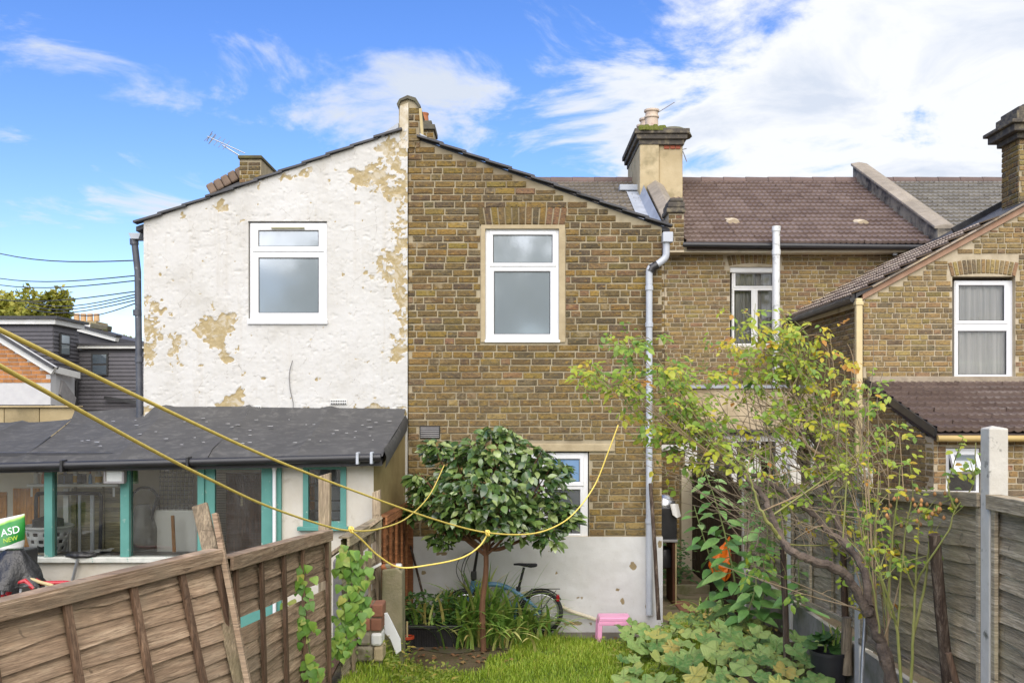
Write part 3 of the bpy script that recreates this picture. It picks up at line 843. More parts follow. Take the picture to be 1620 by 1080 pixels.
for i in range(5):
    t = i/6; p = P(330+7*i, 217+3.2*i, Ys); l = .10 if i else .14
    G().tube([p+Vector((-.03,-l,-.10)), p+Vector((.03,l,.10))], .006, 5).build('element', M_ALU, ae)
G().tube([P(327,224,Ys), P(336,208,Ys)], .008, 5).build('reflector', M_ALU, ae)
G().tube([P(330,228,Ys), P(341,212,Ys)], .008, 5).build('reflector', M_ALU, ae)
# ================================================================== NEIGHBOURING HOUSE ON THE RIGHT
MY, OY = 17.2, 14.0          # main rear wall, end wall of its outrigger
mx = lambda px: X(px, MY)
mz = lambda py: Z(py, MY)
ox = lambda px: X(px, OY)
oz = lambda py: Z(py, OY)
nb = thing('terraced_house', 'terraced brick house with brown tiled roof, white soil pipe and curtained windows', 'house', (4.4, MY, 0))
CRN = ox(1366)
w4 = (mx(1155), mx(1234), mz(548), mz(422))
g = G(); g.plate(2.62, 7.3, 0, mz(392), [w4], MY+.012, MY+.25)
mainw = g.build('main_wall', M_MORTAR_FAR, nb)
rm = random.Random(23)
lst = course_list(2.62, 7.2, 1.4, lambda x: mz(398), [w4, (mx(1148), mx(1236), mz(424), mz(402))], rm, PALE)
set_bricks(mainw, lst, MY+.012, .012, 0, rm)
arch_bricks(mainw, mx(1192), mz(421), .42, .05, .17, 12, MY+.012, .013, rm, PALE, .25)
window(nb, MY+.09, (1158,1231,428,548), [(1161,1224,430,455,3,.01,M_CLEAR), (1159,1191,457,546,3,.01,M_CLEAR), (1196,1224,457,546,3,.01,M_CLEAR)], mat=M_UPVC_FAR, backing=(M_CURTAIN_GREY, .12))
G().prism([(mx(1156),mz(422)),(mx(1232),mz(422)),(mx(1232),mz(430)),(mx(1156),mz(430))], MY+.05, MY+.09).build('head_board', M_UPVC_FAR, nb)
# the strip of our own house's main rear wall beside the passage
g = G(); g.plate(1.62, 2.615, 0, mz(392), [], MY+.012, MY+.25); own = g.build('main_rear_wall', M_MORTAR_FAR, house)
set_bricks(own, course_list(1.62, 2.615, 1.4, lambda x: mz(396), [], rm, STOCK), MY+.012, .012, 0, rm)
# fascia, gutter
M_FASCIA = mk('cream_fascia', (.66,.60,.46), (.55,.49,.36), 4, .7, .2, dirt=(.28,.24,.17), dirt_scale=3, dirt_lo=.6, dirt_hi=.8)
G().box(mx(1071), mx(1450), MY-.29, MY-.26, Z(399,MY-.29), Z(389,MY-.29)).build('fascia', M_FASCIA, nb)
G().box(mx(1071), mx(1450), MY-.258, MY+.01, Z(399,MY-.29)+.003, Z(396,MY-.29)).build('soffit', M_FASCIA, nb)
G().tube([P(1080,387,MY-.40), P(1462,391,MY-.40)], .045, 10).build('gutter', M_BLACKP, nb, smooth=True)
# roof plane
EV = Vector((0, 16.85, 5.24)); RD = Vector((0, 20.7, 7.16)); UP = (RD-EV).normalized()
T_BROWN = tilemat('brown_roof_tile', (.150,.105,.085), (.180,.130,.107), (.215,.160,.135))
T_GREY = tilemat('grey_green_roof_tile', (.16,.14,.11), (.20,.172,.137), (.24,.21,.17))
T_PALE = tilemat('pale_grey_roof_tile', (.17,.155,.13), (.205,.19,.16), (.245,.225,.19))
def roof_board(parent, x0, x1, mat):
    g = G(); g.prismx([(EV.y,EV.z-.02),(RD.y,RD.z-.02),(RD.y+3.8,EV.z-.02),(RD.y+3.8,EV.z-.1),(RD.y,RD.z-.12),(EV.y,EV.z-.1)], x0, x1)
    return g.build('roof', mat, parent)
M_ROOFB = mk('roof_boarding', (.07,.05,.045), None, 6, .9, 0)
rf = roof_board(nb, 2.95, 7.12, M_ROOFB)
lay_tiles(rf, (2.93, EV.y, EV.z), (1,0,0), UP, 14, 17, T_BROWN)
M_RT = mk('ridge_tile_brown', (.10,.065,.055), (.15,.10,.085), 6, .7, .3, .005, 40, vary=.2)
for i in range(9):
    x = 2.98+i*.46
    G().tube([(x,RD.y,RD.z+.0),(x+.455,RD.y,RD.z+.0+rng.uniform(-.008,.008))], [.105,.098], 10).build('ridge_tile', M_RT, rf, smooth=True)
# roof vents
M_VENTT = mk('pale_vent_tile', (.62,.52,.36), (.50,.41,.28), 6, .7, .1)
for (px, py) in ((1160,356), (1364,358)):
    # meet the tile plane along the pixel ray
    d = Vector(((px-CX)/FPX, 1, (HY-py)/FPX)); nrm = Vector((0,-UP.z,UP.y)); o = Vector((0,0,EYE))
    t = (EV-o).dot(nrm)/d.dot(nrm); p = o + d*t
    g = G(); s = .11
    prof = [(-1,.0),(-.8,.055),(0,.085),(.8,.055),(1,0)]
    for (yy, k) in ((-.02,1),(.18,.55),(.30,.1)):
        for (u, h) in prof: g.v.append(tuple(p + Vector((u*s,0,0)) + UP*yy + nrm*(h*k+.035)))
    for a in range(2):
        for b in range(4): g.f.append((a*5+b,a*5+b+1,a*5+6+b,a*5+5+b))
    g.f.append((4,3,2,1,0))
    g.build('roof_vent', M_VENTT, rf, smooth=True)
# soil pipe
M_WPIPE = mk('mouldy_white_pipe', (.72,.73,.72), (.60,.61,.60), 5, .5, .1, .003, 30, dirt=(.22,.23,.22), dirt_scale=9, dirt_lo=.56, dirt_hi=.72)
sp = thing('soil_pipe', 'tall mouldy white soil pipe rising above the brown roof gutter', 'pipe', (mx(1228), MY-.3, 0))
yp = MY-.52
G().tube([P(1228,358,yp), P(1228,600,yp), P(1228,780,yp)], .062, 14).build('pipe', M_WPIPE, sp, smooth=True)
for py in (358, 395, 560): G().tube([P(1228,py,yp), P(1228,py+8,yp)], .071, 14).build('socket', M_WPIPE, sp, smooth=True)
G().tube([P(1416,404,MY-.2), P(1416,394,MY-.2)], .04, 10).build('gutter_outlet', M_GREYPLAST, nb, smooth=True)

# ---- its outrigger
w5 = (ox(1507), ox(1607), oz(602), oz(437))
vergeO = lambda x: oz(466) + (x-CRN)*.545
XE = 8.3
g = G(); g.plate(CRN, XE, 0, vergeO, [w5], OY+.012, OY+.28)
ow = g.build('end_wall', M_MORTAR_FAR, nb)
ro = random.Random(31)
lst = course_list(CRN, XE, 2.0, lambda x: vergeO(x)-.06, [w5, (ox(1500), ox(1612), oz(440), oz(407))], ro, PALE, bond='flemish')
set_bricks(ow, lst, OY+.012, .012, 300, ro, order=lambda b: (0 if b[2] > 2.8 else 1, ro.random()))
arch_bricks(ow, ox(1556), oz(438), .45, .05, .20, 15, OY+.012, .013, ro, PALE, .28)
window(nb, OY+.10, (1510,1605,444,599), [(1512,1593,447,512,5,.012,M_CLEAR), (1512,1596,520,596,4,.004,M_CLEAR)], backing=(M_CURTAIN, .09), sill=(1508,1607,597,602))
g = G(); g.quad((CRN+.012,MY,0),(CRN+.012,OY+.02,0),(CRN+.012,OY+.02,oz(466)),(CRN+.012,MY,oz(466)))
sw = g.build('side_wall', M_MORTAR_FAR, nb)
lst = course_list(OY+.02, MY, 1.6, lambda x: oz(470), [], ro, PALE, bond='flemish')
set_bricks(sw, lst, CRN+.012, .012, 0, ro, axis='y')
M_VERGE = mk('red_verge_mortar', (.38,.24,.16), (.30,.18,.12), 6, .9, .4, .006, 40)
G().prism([(CRN-.02, vergeO(CRN)-.07), (XE, vergeO(XE)-.07), (XE, vergeO(XE)+.02), (CRN-.02, vergeO(CRN)+.02)], OY-.03, OY+.1).build('verge_mortar', M_VERGE, nb)
orf = G().prism([(CRN-.12, vergeO(CRN)-.045), (XE, vergeO(XE)+.022), (XE, vergeO(XE)+.07), (CRN-.12, vergeO(CRN)+.01)], OY-.05, MY+.1).build('outrigger_roof', M_SLATE, nb)
M_PTILE = mk('weathered_pale_tile', (.34,.28,.22), (.24,.20,.16), 6, .8, .4, .006, 40, vary=.35, dirt=(.46,.36,.22), dirt_scale=5)
T_PINK = tilemat('weathered_pink_tile', (.26,.20,.16), (.34,.27,.21), (.42,.35,.27))
lay_tiles(orf, (CRN-.17, MY, vergeO(CRN)-.045), (0,-1,0), (1,0,.545), 11, 9, T_PINK)
for i in range(9):           # and along the verge
    x = CRN+.1+i*.24
    G().bar((x, OY-.02, vergeO(x)+.045), (x+.25, OY-.02, vergeO(x+.25)+.045), .12, .03).build('verge_tile', M_PTILE, orf, bevel=.01)
G().tube([(CRN-.14, OY-.02, oz(472)), (CRN-.14, MY, oz(472)-.03)], .062, 10).build('side_gutter', M_BLACKP, nb, smooth=True)
G().box(CRN-.05, CRN-.02, OY+.02, MY, oz(484), oz(473)).build('side_fascia', M_FASCIA, nb)
M_CREAMP = mk('cream_plastic', (.66,.54,.30), (.58,.47,.25), 4, .5, .1)
cp = thing('downpipe', 'cream downpipe on the corner of the right-hand outrigger', 'pipe', (CRN-.09, OY-.06, 0))
G().box(CRN-.14, CRN-.05, OY-.12, OY-.04, 0, oz(473)).build('pipe', M_CREAMP, cp, bevel=.012)
for py in (478, 640): G().box(CRN-.15, CRN-.04, OY-.13, OY-.03, oz(py+6), oz(py)).build('pipe_clip', M_CREAMP, cp, bevel=.008)

# ---- tall chimney at the right edge
Yk = 14.25
ck = thing('chimney_stack', 'tall yellow brick chimney with dark corbelled top at the right edge', 'chimney', (7.45, Yk, 4.6))
kx0 = X(1613,Yk)
kc = G().box(kx0, kx0+1.0, Yk+.012, Yk+.5, Z(400,Yk), Z(212,Yk)).build('stack', M_MORTAR, ck)
rk = random.Random(5)
set_bricks(kc, course_list(kx0, kx0+1.0, Z(345,Yk), lambda x: Z(212,Yk), [], rk, PALE), Yk+.012, .012, 130, rk)
g = G(); g.quad((kx0-.001,Yk+.5,4),(kx0-.001,Yk+.02,4),(kx0-.001,Yk+.02,Z(212,Yk)),(kx0-.001,Yk+.5,Z(212,Yk))); cs = g.build('stack_side', M_MORTAR, ck)
set_bricks(cs, course_list(Yk+.02, Yk+.5, Z(345,Yk), lambda x: Z(212,Yk), [], rk, STOCK), kx0-.001, .012, 60, rk, axis='y')
M_SOOT = mk('sooty_corbel', (.055,.048,.040), (.11,.095,.075), 9, .9, .5, .008, 50, dirt=(.20,.17,.11), dirt_scale=9)
for (o, za, zb) in ((.06,220,211), (.15,211,199.5), (.20,199.5,193.5), (.07,193.5,176), (.02,176,168)):
    G().box(kx0-o, kx0+1.0+o, Yk-o, Yk+.5+o, Z(za,Yk), Z(zb,Yk)).build('corbel', M_SOOT, ck, bevel=.012)
for i in range(2): G().box(kx0+.1+i*.3, kx0+.9, Yk+.1+i*.1, Yk+.42, Z(168-i*8,Yk), Z(160-i*8,Yk)).build('flaunching', M_SOOT, ck, bevel=.03)
G().box(kx0-.12, kx0+.3, Yk-.08, Yk+.3, Z(344,Yk), Z(333,Yk)).build('flashing', M_FILLET, ck, bevel=.01)

# ---- main roof of our own house, seen past the gable
ours = thing('main_roof', 'lichen-grey tiled roof behind the brick gable, left of the rendered chimney', 'roof', (1.2, 18, 5.2))
rf2 = roof_board(ours, -1.0, 2.62, M_ROOFB)
lay_tiles(rf2, (.25, EV.y, EV.z), (1,0,0), UP, 8, 17, T_GREY, keep=lambda p: (HY-(p.z-EYE)*FPX/p.y) < 232+(CX+p.x*FPX/p.y-665)*.359)
for i in range(6):
    x = -.1+i*.45
    G().tube([(x,RD.y,RD.z),(x+.445,RD.y,RD.z)], [.105,.098], 10).build('ridge_tile', M_RT, rf2, smooth=True)
# lead gutter strip against the parapet
g = G(); nrm = Vector((0,-UP.z,UP.y))
for (a, b, k) in ((2.26,2.47,.06),):
    p = Vector((0,EV.y-.05,EV.z)); q = RD - UP*.85
    g.quad(Vector((a,p.y,p.z))+nrm*k, Vector((b,p.y,p.z))+nrm*k, Vector((b,q.y,q.z))+nrm*k, Vector((a,q.y,q.z))+nrm*k)
    g.quad(Vector((b,p.y,p.z))+nrm*k, Vector((b+.08,p.y,p.z))+nrm*(k+.2), Vector((b+.08,q.y,q.z))+nrm*(k+.2), Vector((b,q.y,q.z))+nrm*k)
for k in range(5): pass
g.build('flashing', M_LEAD, ours)
qq = RD - UP*.9
G().box(2.12, 2.62, qq.y-.16, qq.y+.02, qq.z+.02, qq.z+.14).build('flashing', M_LEAD, ours, bevel=.02)

# ---- roof beyond the second parapet
fr = thing('far_roof', 'pale grey tiled roof beyond the second parapet, left of the tall chimney', 'roof', (9, 18, 5.2))
rf3 = roof_board(fr, 7.42, 12, M_ROOFB)
lay_tiles(rf3, (7.42, EV.y, EV.z), (1,0,0), UP, 10, 17, T_PALE)
for i in range(7): G().tube([(7.4+i*.46,RD.y,RD.z),(7.855+i*.46,RD.y,RD.z)], [.105,.098], 10).build('ridge_tile', M_RT, rf3, smooth=True)

# ---- parapets
M_PRENDER = mk('stained_parapet_render', (.34,.30,.23), (.20,.175,.135), 5, .9, .5, .008, 30, dirt=(.05,.045,.04), dirt_scale=3, dirt_lo=.45, dirt_hi=.62)
M_PCOPE = mk('weathered_stone_coping', (.33,.285,.225), (.24,.205,.16), 6, .9, .4, .006, 40, vary=.15)
def parapet(name, label, x0, x1, h, y0, y1, segs, copw, saddle):
    t = thing(name, label, 'parapet', ((x0+x1)/2, y0, EV.z))
    f = lambda y: EV.z + (y-EV.y)*(RD.z-EV.z)/(RD.y-EV.y)
    G().prismx([(y0,f(y0)-.25),(y1,f(y1)-.6),(y1,f(y1)+h),(y0,f(y0)+h)], x0, x1).build('parapet_wall', M_PRENDER, t)
    for i in range(segs):
        a, b = y0 + (y1-y0)*i/segs + .004, y0 + (y1-y0)*(i+1)/segs - .004
        xm = (x0+x1)/2; g = G(); n = len(g.v)
        for y in (a, b):
            z = f(y)+h
            g.v += [(x0-copw,y,z),(x0-copw,y,z+.05),(xm,y,z+.05+saddle),(x1+copw,y,z+.05),(x1+copw,y,z)]
        g.f = [(0,1,6,5),(1,2,7,6),(2,3,8,7),(3,4,9,8),(4,0,5,9),(4,3,2,1,0),(5,6,7,8,9)]
        g.build('coping', M_PCOPE, t, bevel=.01)
    return t
pp = parapet('roof_parapet', 'tile-capped sloping parapet below the rendered chimney', 2.66, 2.90, .22, 17.1, 19.6, 7, .05, .12)
Yb = 16.78
bl = thing('corbel_pier', 'short brick pier with dark cap where parapet meets the gutter', 'pier', (2.73, Yb, 4.8))
bc = G().box(X(1058,Yb), X(1082,Yb), Yb+.012, Yb+.6, mz(405), Z(335,Yb)).build('pier_core', M_MORTAR_FAR, bl)
set_bricks(bc, course_list(X(1058,Yb), X(1082,Yb), mz(402), lambda x: Z(334,Yb), [], rm, STOCK), Yb+.012, .012, 40, rm)
for (a, b, c, d) in ((1054,1084,337,329), (1056,1083,329,320), (1059,1081,320,314)):
    G().box(X(a,Yb), X(b,Yb), Yb-.05, Yb+.5, Z(c,Yb), Z(d,Yb)).build('cap', M_SOOT, bl, bevel=.02)
parapet('roof_parapet', 'long rendered parapet with stone coping between brown and pale roofs', 7.10, 7.34, .30, 16.7, 20.85, 6, .05, .03)
# dark barge board rising from parapet foot to the tall chimney
pa, pb = P(1508,366,15.6), P(1590,322,15.6)
bb = thing('barge_board', 'dark barge board running from the parapet foot up to the tall chimney', 'board', pa)
G().bar(pa, pb, .06, .12).build('board', M_BLACKP, bb); G().bar(pa+Vector((0,-.02,-.09)), pb+Vector((0,-.02,-.09)), .06, .05).build('board', M_SLATE, bb)

# ---- rendered chimney with pots
Yr = 19.4
cr = thing('chimney_stack', 'cream rendered chimney with dark brick crown and tall pale pots', 'chimney', (X(1045,Yr), Yr, 6.3))
M_CREND = mk('cream_chimney_render', (.50,.41,.25), (.40,.32,.185), 3, .9, .4, .006, 30, dirt=(.20,.17,.09), dirt_scale=2.4, dirt_lo=.52, dirt_hi=.75)
c0, c1 = X(1012,Yr), X(1081,Yr); cm = X(1043,Yr)
G().box(c0, cm, Yr, Yr+2.0, 6.0, Z(221,Yr)).build('stack', M_CREND, cr, bevel=.02)
G().box(cm+.002, c1, Yr+.06, Yr+2.0, 5.9, Z(228,Yr)).build('stack', M_CREND, cr, bevel=.02)
for (o, za, zb) in ((.02,229,221), (.07,221,213), (.11,213,205)):
    k = G().box(c0-o, c1+o, Yr-o, Yr+2.0+o, Z(za,Yr), Z(zb,Yr)).build('corbel', M_SOOT, cr, bevel=.012)
M_REDB = mk('red_brick', (.36,.10,.05), (.28,.08,.05), 7, .9, .4, .006, 40)
for a, b in ((1051,1059.5),(1061,1069),(1070,1077)): G().box(X(a,Yr), X(b,Yr), Yr+.035, Yr+.1, Z(234.5,Yr), Z(229.5,Yr)).build('brick', M_REDB, cr)
g = G()
for i in range(5):
    r = [.0,.35,.62,.85,1][i]
M_FLAUNCH = mk('mossy_flaunching', (.16,.145,.10), (.10,.095,.06), 7, .95, .6, .012, 30, dirt=(.12,.14,.03), dirt_scale=4)
G().lathe(((c0+c1)/2+.28, Yr+.5, Z(206,Yr)), [(.40,0),(.36,.09),(.24,.15),(.08,.17)], 14).build('flaunching', M_FLAUNCH, cr, smooth=True)
M_MOSS = mk('moss_cushion', (.10,.13,.025), (.17,.17,.05), 16, 1, 1, .02, 60, spec=.1)
for k in range(9): G().lathe((c0+.02+k*.055, Yr-.06+rng.uniform(-.03,.05), Z(207,Yr)), [(.08,-.02),(.075,.03),(.04,.06+rng.uniform(0,.05)),(.01,.08)], 9).build('moss_tuft', M_MOSS, cr, smooth=True)
M_POT = mk('buff_chimney_pot', (.60,.49,.38), (.48,.38,.30), 6, .8, .2, .004, 30, dirt=(.36,.22,.18), dirt_scale=3)
for (px, yy, k) in ((1031,Yr+.25,1.0), (1023,Yr+.85,.98), (1022,Yr+1.3,.98), (1020.5,Yr+1.75,.98)):
    xx = X(1031,Yr+.25) if k == 1 else X(1031,Yr+.25)-.02
    G().lathe((xx, yy, Z(207,Yr)), [(.145,0),(.13,.18),(.125,.30),(.145,.32),(.145,.345),(.125,.36),(.125,.42),(.15,.44),(.15,.475),(.11,.48)], 18).build('pot', M_POT, cr, smooth=True)
ar = thing('television_aerial', 'single thin aerial rod beside the pale chimney pots', 'aerial', P(1044,177,Yr))
G().tube([P(1041,178,Yr+.2), P(1067,162,Yr+.2)], .010, 5).build('rod', M_ALU, ar)
br = thing('television_aerial', 'small bent aerial bracket on the side of the rendered chimney', 'aerial', P(1082,236,Yr))
G().tube([P(1079,237,Yr), P(1086,235,Yr)], .01, 5).build('bracket', M_ALU, br); G().tube([P(1080,239,Yr), P(1086.5,256,Yr)], .012, 5).build('rod', M_ALU, br)

# ---- neighbour's rear lean-to: tiled roof, brick walls, open casement
LY = 11.8
lx0 = CRN+.06
lt = thing('brick_lean_to', 'single-storey brick lean-to with brown tiled roof on the right-hand house', 'extension', (6.2, 12.9, 0))
ev = Vector((lx0-.02, LY-.12, Z(690,LY)+.05)); tp = Vector((lx0-.02, OY, oz(606))); upl = (tp-ev).normalized(); ln = (tp-ev).length
G().prismx([(ev.y,ev.z-.02),(tp.y,tp.z-.02),(tp.y,tp.z-.12),(ev.y,ev.z-.10)], lx0-.02, 8.6).build('roof_deck', M_ROOFB, lt)
T_DARKB = tilemat('dark_brown_roof_tile', (.105,.073,.060), (.13,.092,.076), (.16,.118,.098))
lroof = link('roof', None, ev, lt)
lay_tiles(lroof, tuple(ev), (1,0,0), upl, 9, int(ln/.3)+1, T_DARKB, gauge=ln/(int(ln/.3)+.75))
M_MORT2 = mk('pale_ridge_mortar', (.36,.30,.22), (.24,.20,.15), 7, .95, .5, .01, 30)
G().bar((lx0, OY-.03, tp.z+.05), (8.4, OY-.03, tp.z+.05), .10, .09).build('abutment_mortar', M_MORT2, lt, bevel=.01)
wv = (X(1497,LY), X(1552,LY), Z(782,LY), Z(708,LY))
g = G(); g.plate(lx0, 8.4, 0, ev.z-.06, [wv], LY+.012, LY+.25); lf = g.build('front_wall', M_MORTAR_FAR, lt)
rl = random.Random(8)
RUSTY = [((.30,.20,.09),4), ((.24,.155,.08),3), ((.33,.17,.10),1.5), ((.16,.12,.08),2), ((.36,.26,.13),2)]
set_bricks(lf, course_list(lx0, 8.4, 1.2, lambda x: ev.z-.08, [wv], rl, RUSTY), LY+.012, .012, 90, rl)
g = G(); g.prismx([(OY,0),(LY+.26,0),(LY+.26,ev.z-.05),(OY,tp.z-.12)], lx0+.01, lx0+.2); ls = g.build('side_wall', M_MORTAR_FAR, lt)
# side bricks, cut back under the slope
sl = course_list(LY+.02, OY, 1.2, lambda y: ev.z-.08+(y-LY)*(tp.z-ev.z)/(OY-LY), [], rl, PALE)
set_bricks(ls, sl, lx0+.01, .012, 120, rl, axis='y')
M_OCHREG = mk('ochre_gutter', (.46,.33,.12), (.38,.27,.10), 4, .6, .1)
G().tube([(lx0-.02, LY-.14, Z(693,LY)), (8.4, LY-.14, Z(693,LY))], .04, 10).build('gutter', M_OCHREG, lt, smooth=True)
G().bar((lx0-.03, ev.y, ev.z-.0), (lx0-.03, tp.y, tp.z), .03, .10).build('verge_board', M_BLACKP, lt)
wi = G().plate(wv[0]+.01, wv[1]-.01, wv[2]+.01, wv[3]-.01, [(wv[0]+.045, wv[1]-.045, wv[2]+.04, wv[2]+.24), (wv[0]+.045, wv[1]-.045, wv[2]+.29, wv[3]-.05)], LY+.03, LY+.09).build('window', M_UPVC, lt, bevel=.003)
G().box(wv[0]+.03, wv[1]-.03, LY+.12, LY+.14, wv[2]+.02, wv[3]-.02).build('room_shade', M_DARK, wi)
hz, sh = wv[3]-.05, .27
Mr = Matrix.Translation((0, LY+.02, hz)) @ Matrix.Rotation(R(-32), 4, 'X') @ Matrix.Translation((0, -(LY+.02), -hz))
g = G().ring(wv[0]+.04, wv[1]-.04, hz-sh, hz, .045, LY+.0, LY+.05); g.v = [tuple(Mr @ Vector(v)) for v in g.v]; g.build('open_sash', M_UPVC, wi)
g = G().box(wv[0]+.08, wv[1]-.08, LY+.02, LY+.026, hz-sh+.04, hz-.04, Mr); g.build('pane', M_FROST, wi)
G().box(wv[0]+.044, wv[1]-.044, LY+.04, LY+.046, wv[2]+.04, wv[2]+.24).build('pane', M_CLEAR, wi)

# ---- infill of the side return: cream panel, white door frames
CY = 16.2
inf = thing('side_return_extension', 'cream-fronted side return extension with white frames behind the rose bush', 'extension', (3.7, CY, 0))
M_CREAMW = mk('cream_panel', (.60,.50,.34), (.52,.42,.28), 3, .85, .2, .004, 20, dirt=(.40,.32,.2), dirt_scale=2)
G().box(2.74, CRN-.02, CY, CY+.2, Z(679,CY), Z(614,CY)).build('fascia_panel', M_CREAMW, inf)
G().box(2.70, CRN-.02, CY-.06, CY+.3, Z(614,CY), Z(609,CY)).build('coping', M_LEAD, inf)
G().box(2.72, CRN-.02, CY-.1, CY+.05, Z(686,CY), Z(679.5,CY)).build('gutter', M_BLACKP, inf, bevel=.02)
hl = [(X(a,CY), X(b,CY), .3, Z(698,CY)) for a, b in ((1103,1124),(1130,1158),(1166,1194),(1204,1228),(1262,1284))]
fm = G().plate(2.74, CRN-.02, 0, Z(686.5,CY), hl, CY+.02, CY+.1).build('door_frame', M_UPVC_FAR, inf)
for h in hl: G().box(h[0]-.01, h[1]+.01, CY+.05, CY+.056, h[2]-.01, h[3]+.01).build('pane', M_CLEAR, fm)
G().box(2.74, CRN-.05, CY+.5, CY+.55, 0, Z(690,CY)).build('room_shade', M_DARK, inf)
# low brick wall with white board at the end of the passage
PY = 15.6
pw2 = thing('passage_wall', 'shaded brick wall with white board on top at the passage end', 'wall', (2.2, PY, 0))
pcore = G().box(1.66, 2.70, PY+.012, PY+.3, 0, Z(713,PY)).build('wall_core', M_MORTAR, pw2)
rp = random.Random(9)
set_bricks(pcore, course_list(1.66, 2.70, .3, lambda x: Z(713,PY), [], rp, STOCK), PY+.012, .012, 0, rp)
G().box(1.66, 2.78, PY-.05, PY+.3, Z(713,PY)+.002, Z(704,PY)).build('board', M_UPVC_FAR, pw2, bevel=.006)
# ================================================================== LEAN-TO ON THE LEFT
LEY, LWY = 9.0, 9.18            # eaves, front wall
M_FELT = mk('grey_roof_felt', (.075,.074,.073), (.098,.096,.093), 2.6, .95, .35, .003, 160, spec=.12, dirt=(.14,.136,.128), dirt_scale=9, dirt_lo=.50, dirt_hi=.72)
M_TEAL = mk('peeling_teal_paint', (.075,.245,.21), (.105,.30,.26), 5, .6, .2, .003, 40, dirt=(.50,.54,.48), dirt_scale=15, dirt_lo=.63, dirt_hi=.70)
M_CREAMR = mk('cracked_cream_wall', (.60,.57,.50), (.52,.48,.40), 4, .9, .4, .006, 30, dirt=(.36,.32,.25), dirt_scale=6, dirt_lo=.6, dirt_hi=.78)
M_TANR = mk('tan_render', (.34,.27,.13), (.27,.21,.10), 5, .95, .5, .006, 50, spec=.15)
lx = lambda px: X(px, LWY)
lz = lambda py: Z(py, LWY)
LT = thing('lean_to', 'felt-roofed lean-to with teal window frames and door against the white house', 'lean-to', (lx(300), LWY, 0))
def eave(px): return P(px, 728 - 15*max(0, px)/600.0, LEY)
ridge = [(228,F-.01,654),(420,F-.01,652),(640,F-.01,657)]
# roof sheets: each strip of felt its own piece with a lapped seam
seams_top = [-120, 35, 118, 262, 395, 520, 641]
seams_bot = [-190, -90, 35, 188, 330, 470, 606]
def rtop(px): return P(px, 668 - 14*min(max((px-60)/170, 0), 1) + (3.5*max(0,(px-400)/240)), F-.012 if px > 226 else F+.25)
for i in range(len(seams_top)-1):
    g = G(); n = 12; m = 8
    for j in range(n+1):
        v = j/n
        for k in range(m+1):
            u = k/m
            a = rtop(seams_top[i] + (seams_top[i+1]-seams_top[i])*u); b = eave(seams_bot[i] + (seams_bot[i+1]-seams_bot[i])*u)
            p = a.lerp(b, v)
            up = (.075*max(0, 1-v*9)**2 if seams_top[i] >= 118 else 0)         # dressed up the wall
            sag = -.012*math.sin(math.pi*v) + .004*math.sin(u*5+i*2)*math.sin(v*4) + (.022 if k == 0 else 0) + (.022 if k == m and i < 5 else 0)
            rollover = -.05*max(0,(v-.93)/.07)**2
            g.v.append((p.x, p.y - (.03*max(0,(v-.93)/.07)), p.z + up + sag + rollover + .004*(i % 2)))
    for j in range(n):
        for k in range(m): g.f.append((j*(m+1)+k, j*(m+1)+k+1, (j+1)*(m+1)+k+1, (j+1)*(m+1)+k))
    g.build('felt_strip', M_FELT, LT, smooth='all')
# flecks of paint and moss lying on the felt
fk = G(); rf_ = random.Random(17)
for k in range(46):
    u_ = rf_.uniform(.30,.98); v_ = rf_.uniform(.15,.85); p = rtop(-60+700*u_).lerp(eave(-100+700*u_), v_); s_ = rf_.uniform(.006,.022)
    fk.v += [(p.x-s_*1.6,p.y,p.z+.024),(p.x+s_*1.4,p.y-s_,p.z+.024),(p.x+s_*1.2,p.y+s_,p.z+.026),(p.x-s_*.6,p.y+s_*1.4,p.z+.026)]; n_ = len(fk.v)-4; fk.f.append((n_,n_+1,n_+2,n_+3))
fk.build('paint_flecks', M_UPVC_FAR, LT)['kind'] = 'stuff'
# deck below the felt, right-hand verge rolled over
g = G(); a, b, c, d = rtop(-120)+Vector((0,-.4,-.10)), rtop(640)+Vector((0,-.15,-.06)), eave(604), eave(-190)
g.v = [tuple(q+Vector((0,0,-.085))) for q in (a,b,c,d)] + [tuple(q+Vector((0,0,-.13))) for q in (a,b,c,d)]
g.f = [(0,1,2,3),(7,6,5,4),(0,4,5,1),(1,5,6,2),(2,6,7,3),(3,7,4,0)]
g.build('roof_deck', M_SLATE, LT)
g = G(); g.quad(*[q+Vector((0,0,-.134)) for q in (a,d,c,b)]); g.build('ceiling', mk('pale_deck', (.62,.58,.50), None, 4, .9, .1), LT)
g = G(); q0, q1 = rtop(641), eave(606)
for j in range(9):
    p = q0.lerp(q1, j/8); g.v += [(p.x+.004,p.y,p.z+.015-.028*math.sin(math.pi*j/8)), (p.x+.03,p.y-.01,p.z-.05), (p.x+.02,p.y,p.z-.16)]
for j in range(8):
    for k in range(2): g.f.append((j*3+k, j*3+k+1, j*3+4+k, j*3+3+k))
g.build('verge_felt', M_FELT, LT, smooth='all')
G().tube([eave(x)+Vector((0,-.06,-.055)) for x in (-190,0,170,330,460,604)], .036, 10).build('gutter', M_BLACKP, LT, smooth=True)
for px in (105, 302, 568, 590): 
    e = eave(px); G().box(e.x-.012, e.x+.012, e.y-.115, e.y-.0, e.z-.11, e.z-.005).build('gutter_clip', M_BLACKP if px < 500 else M_GREYPLAST, LT, bevel=.004)
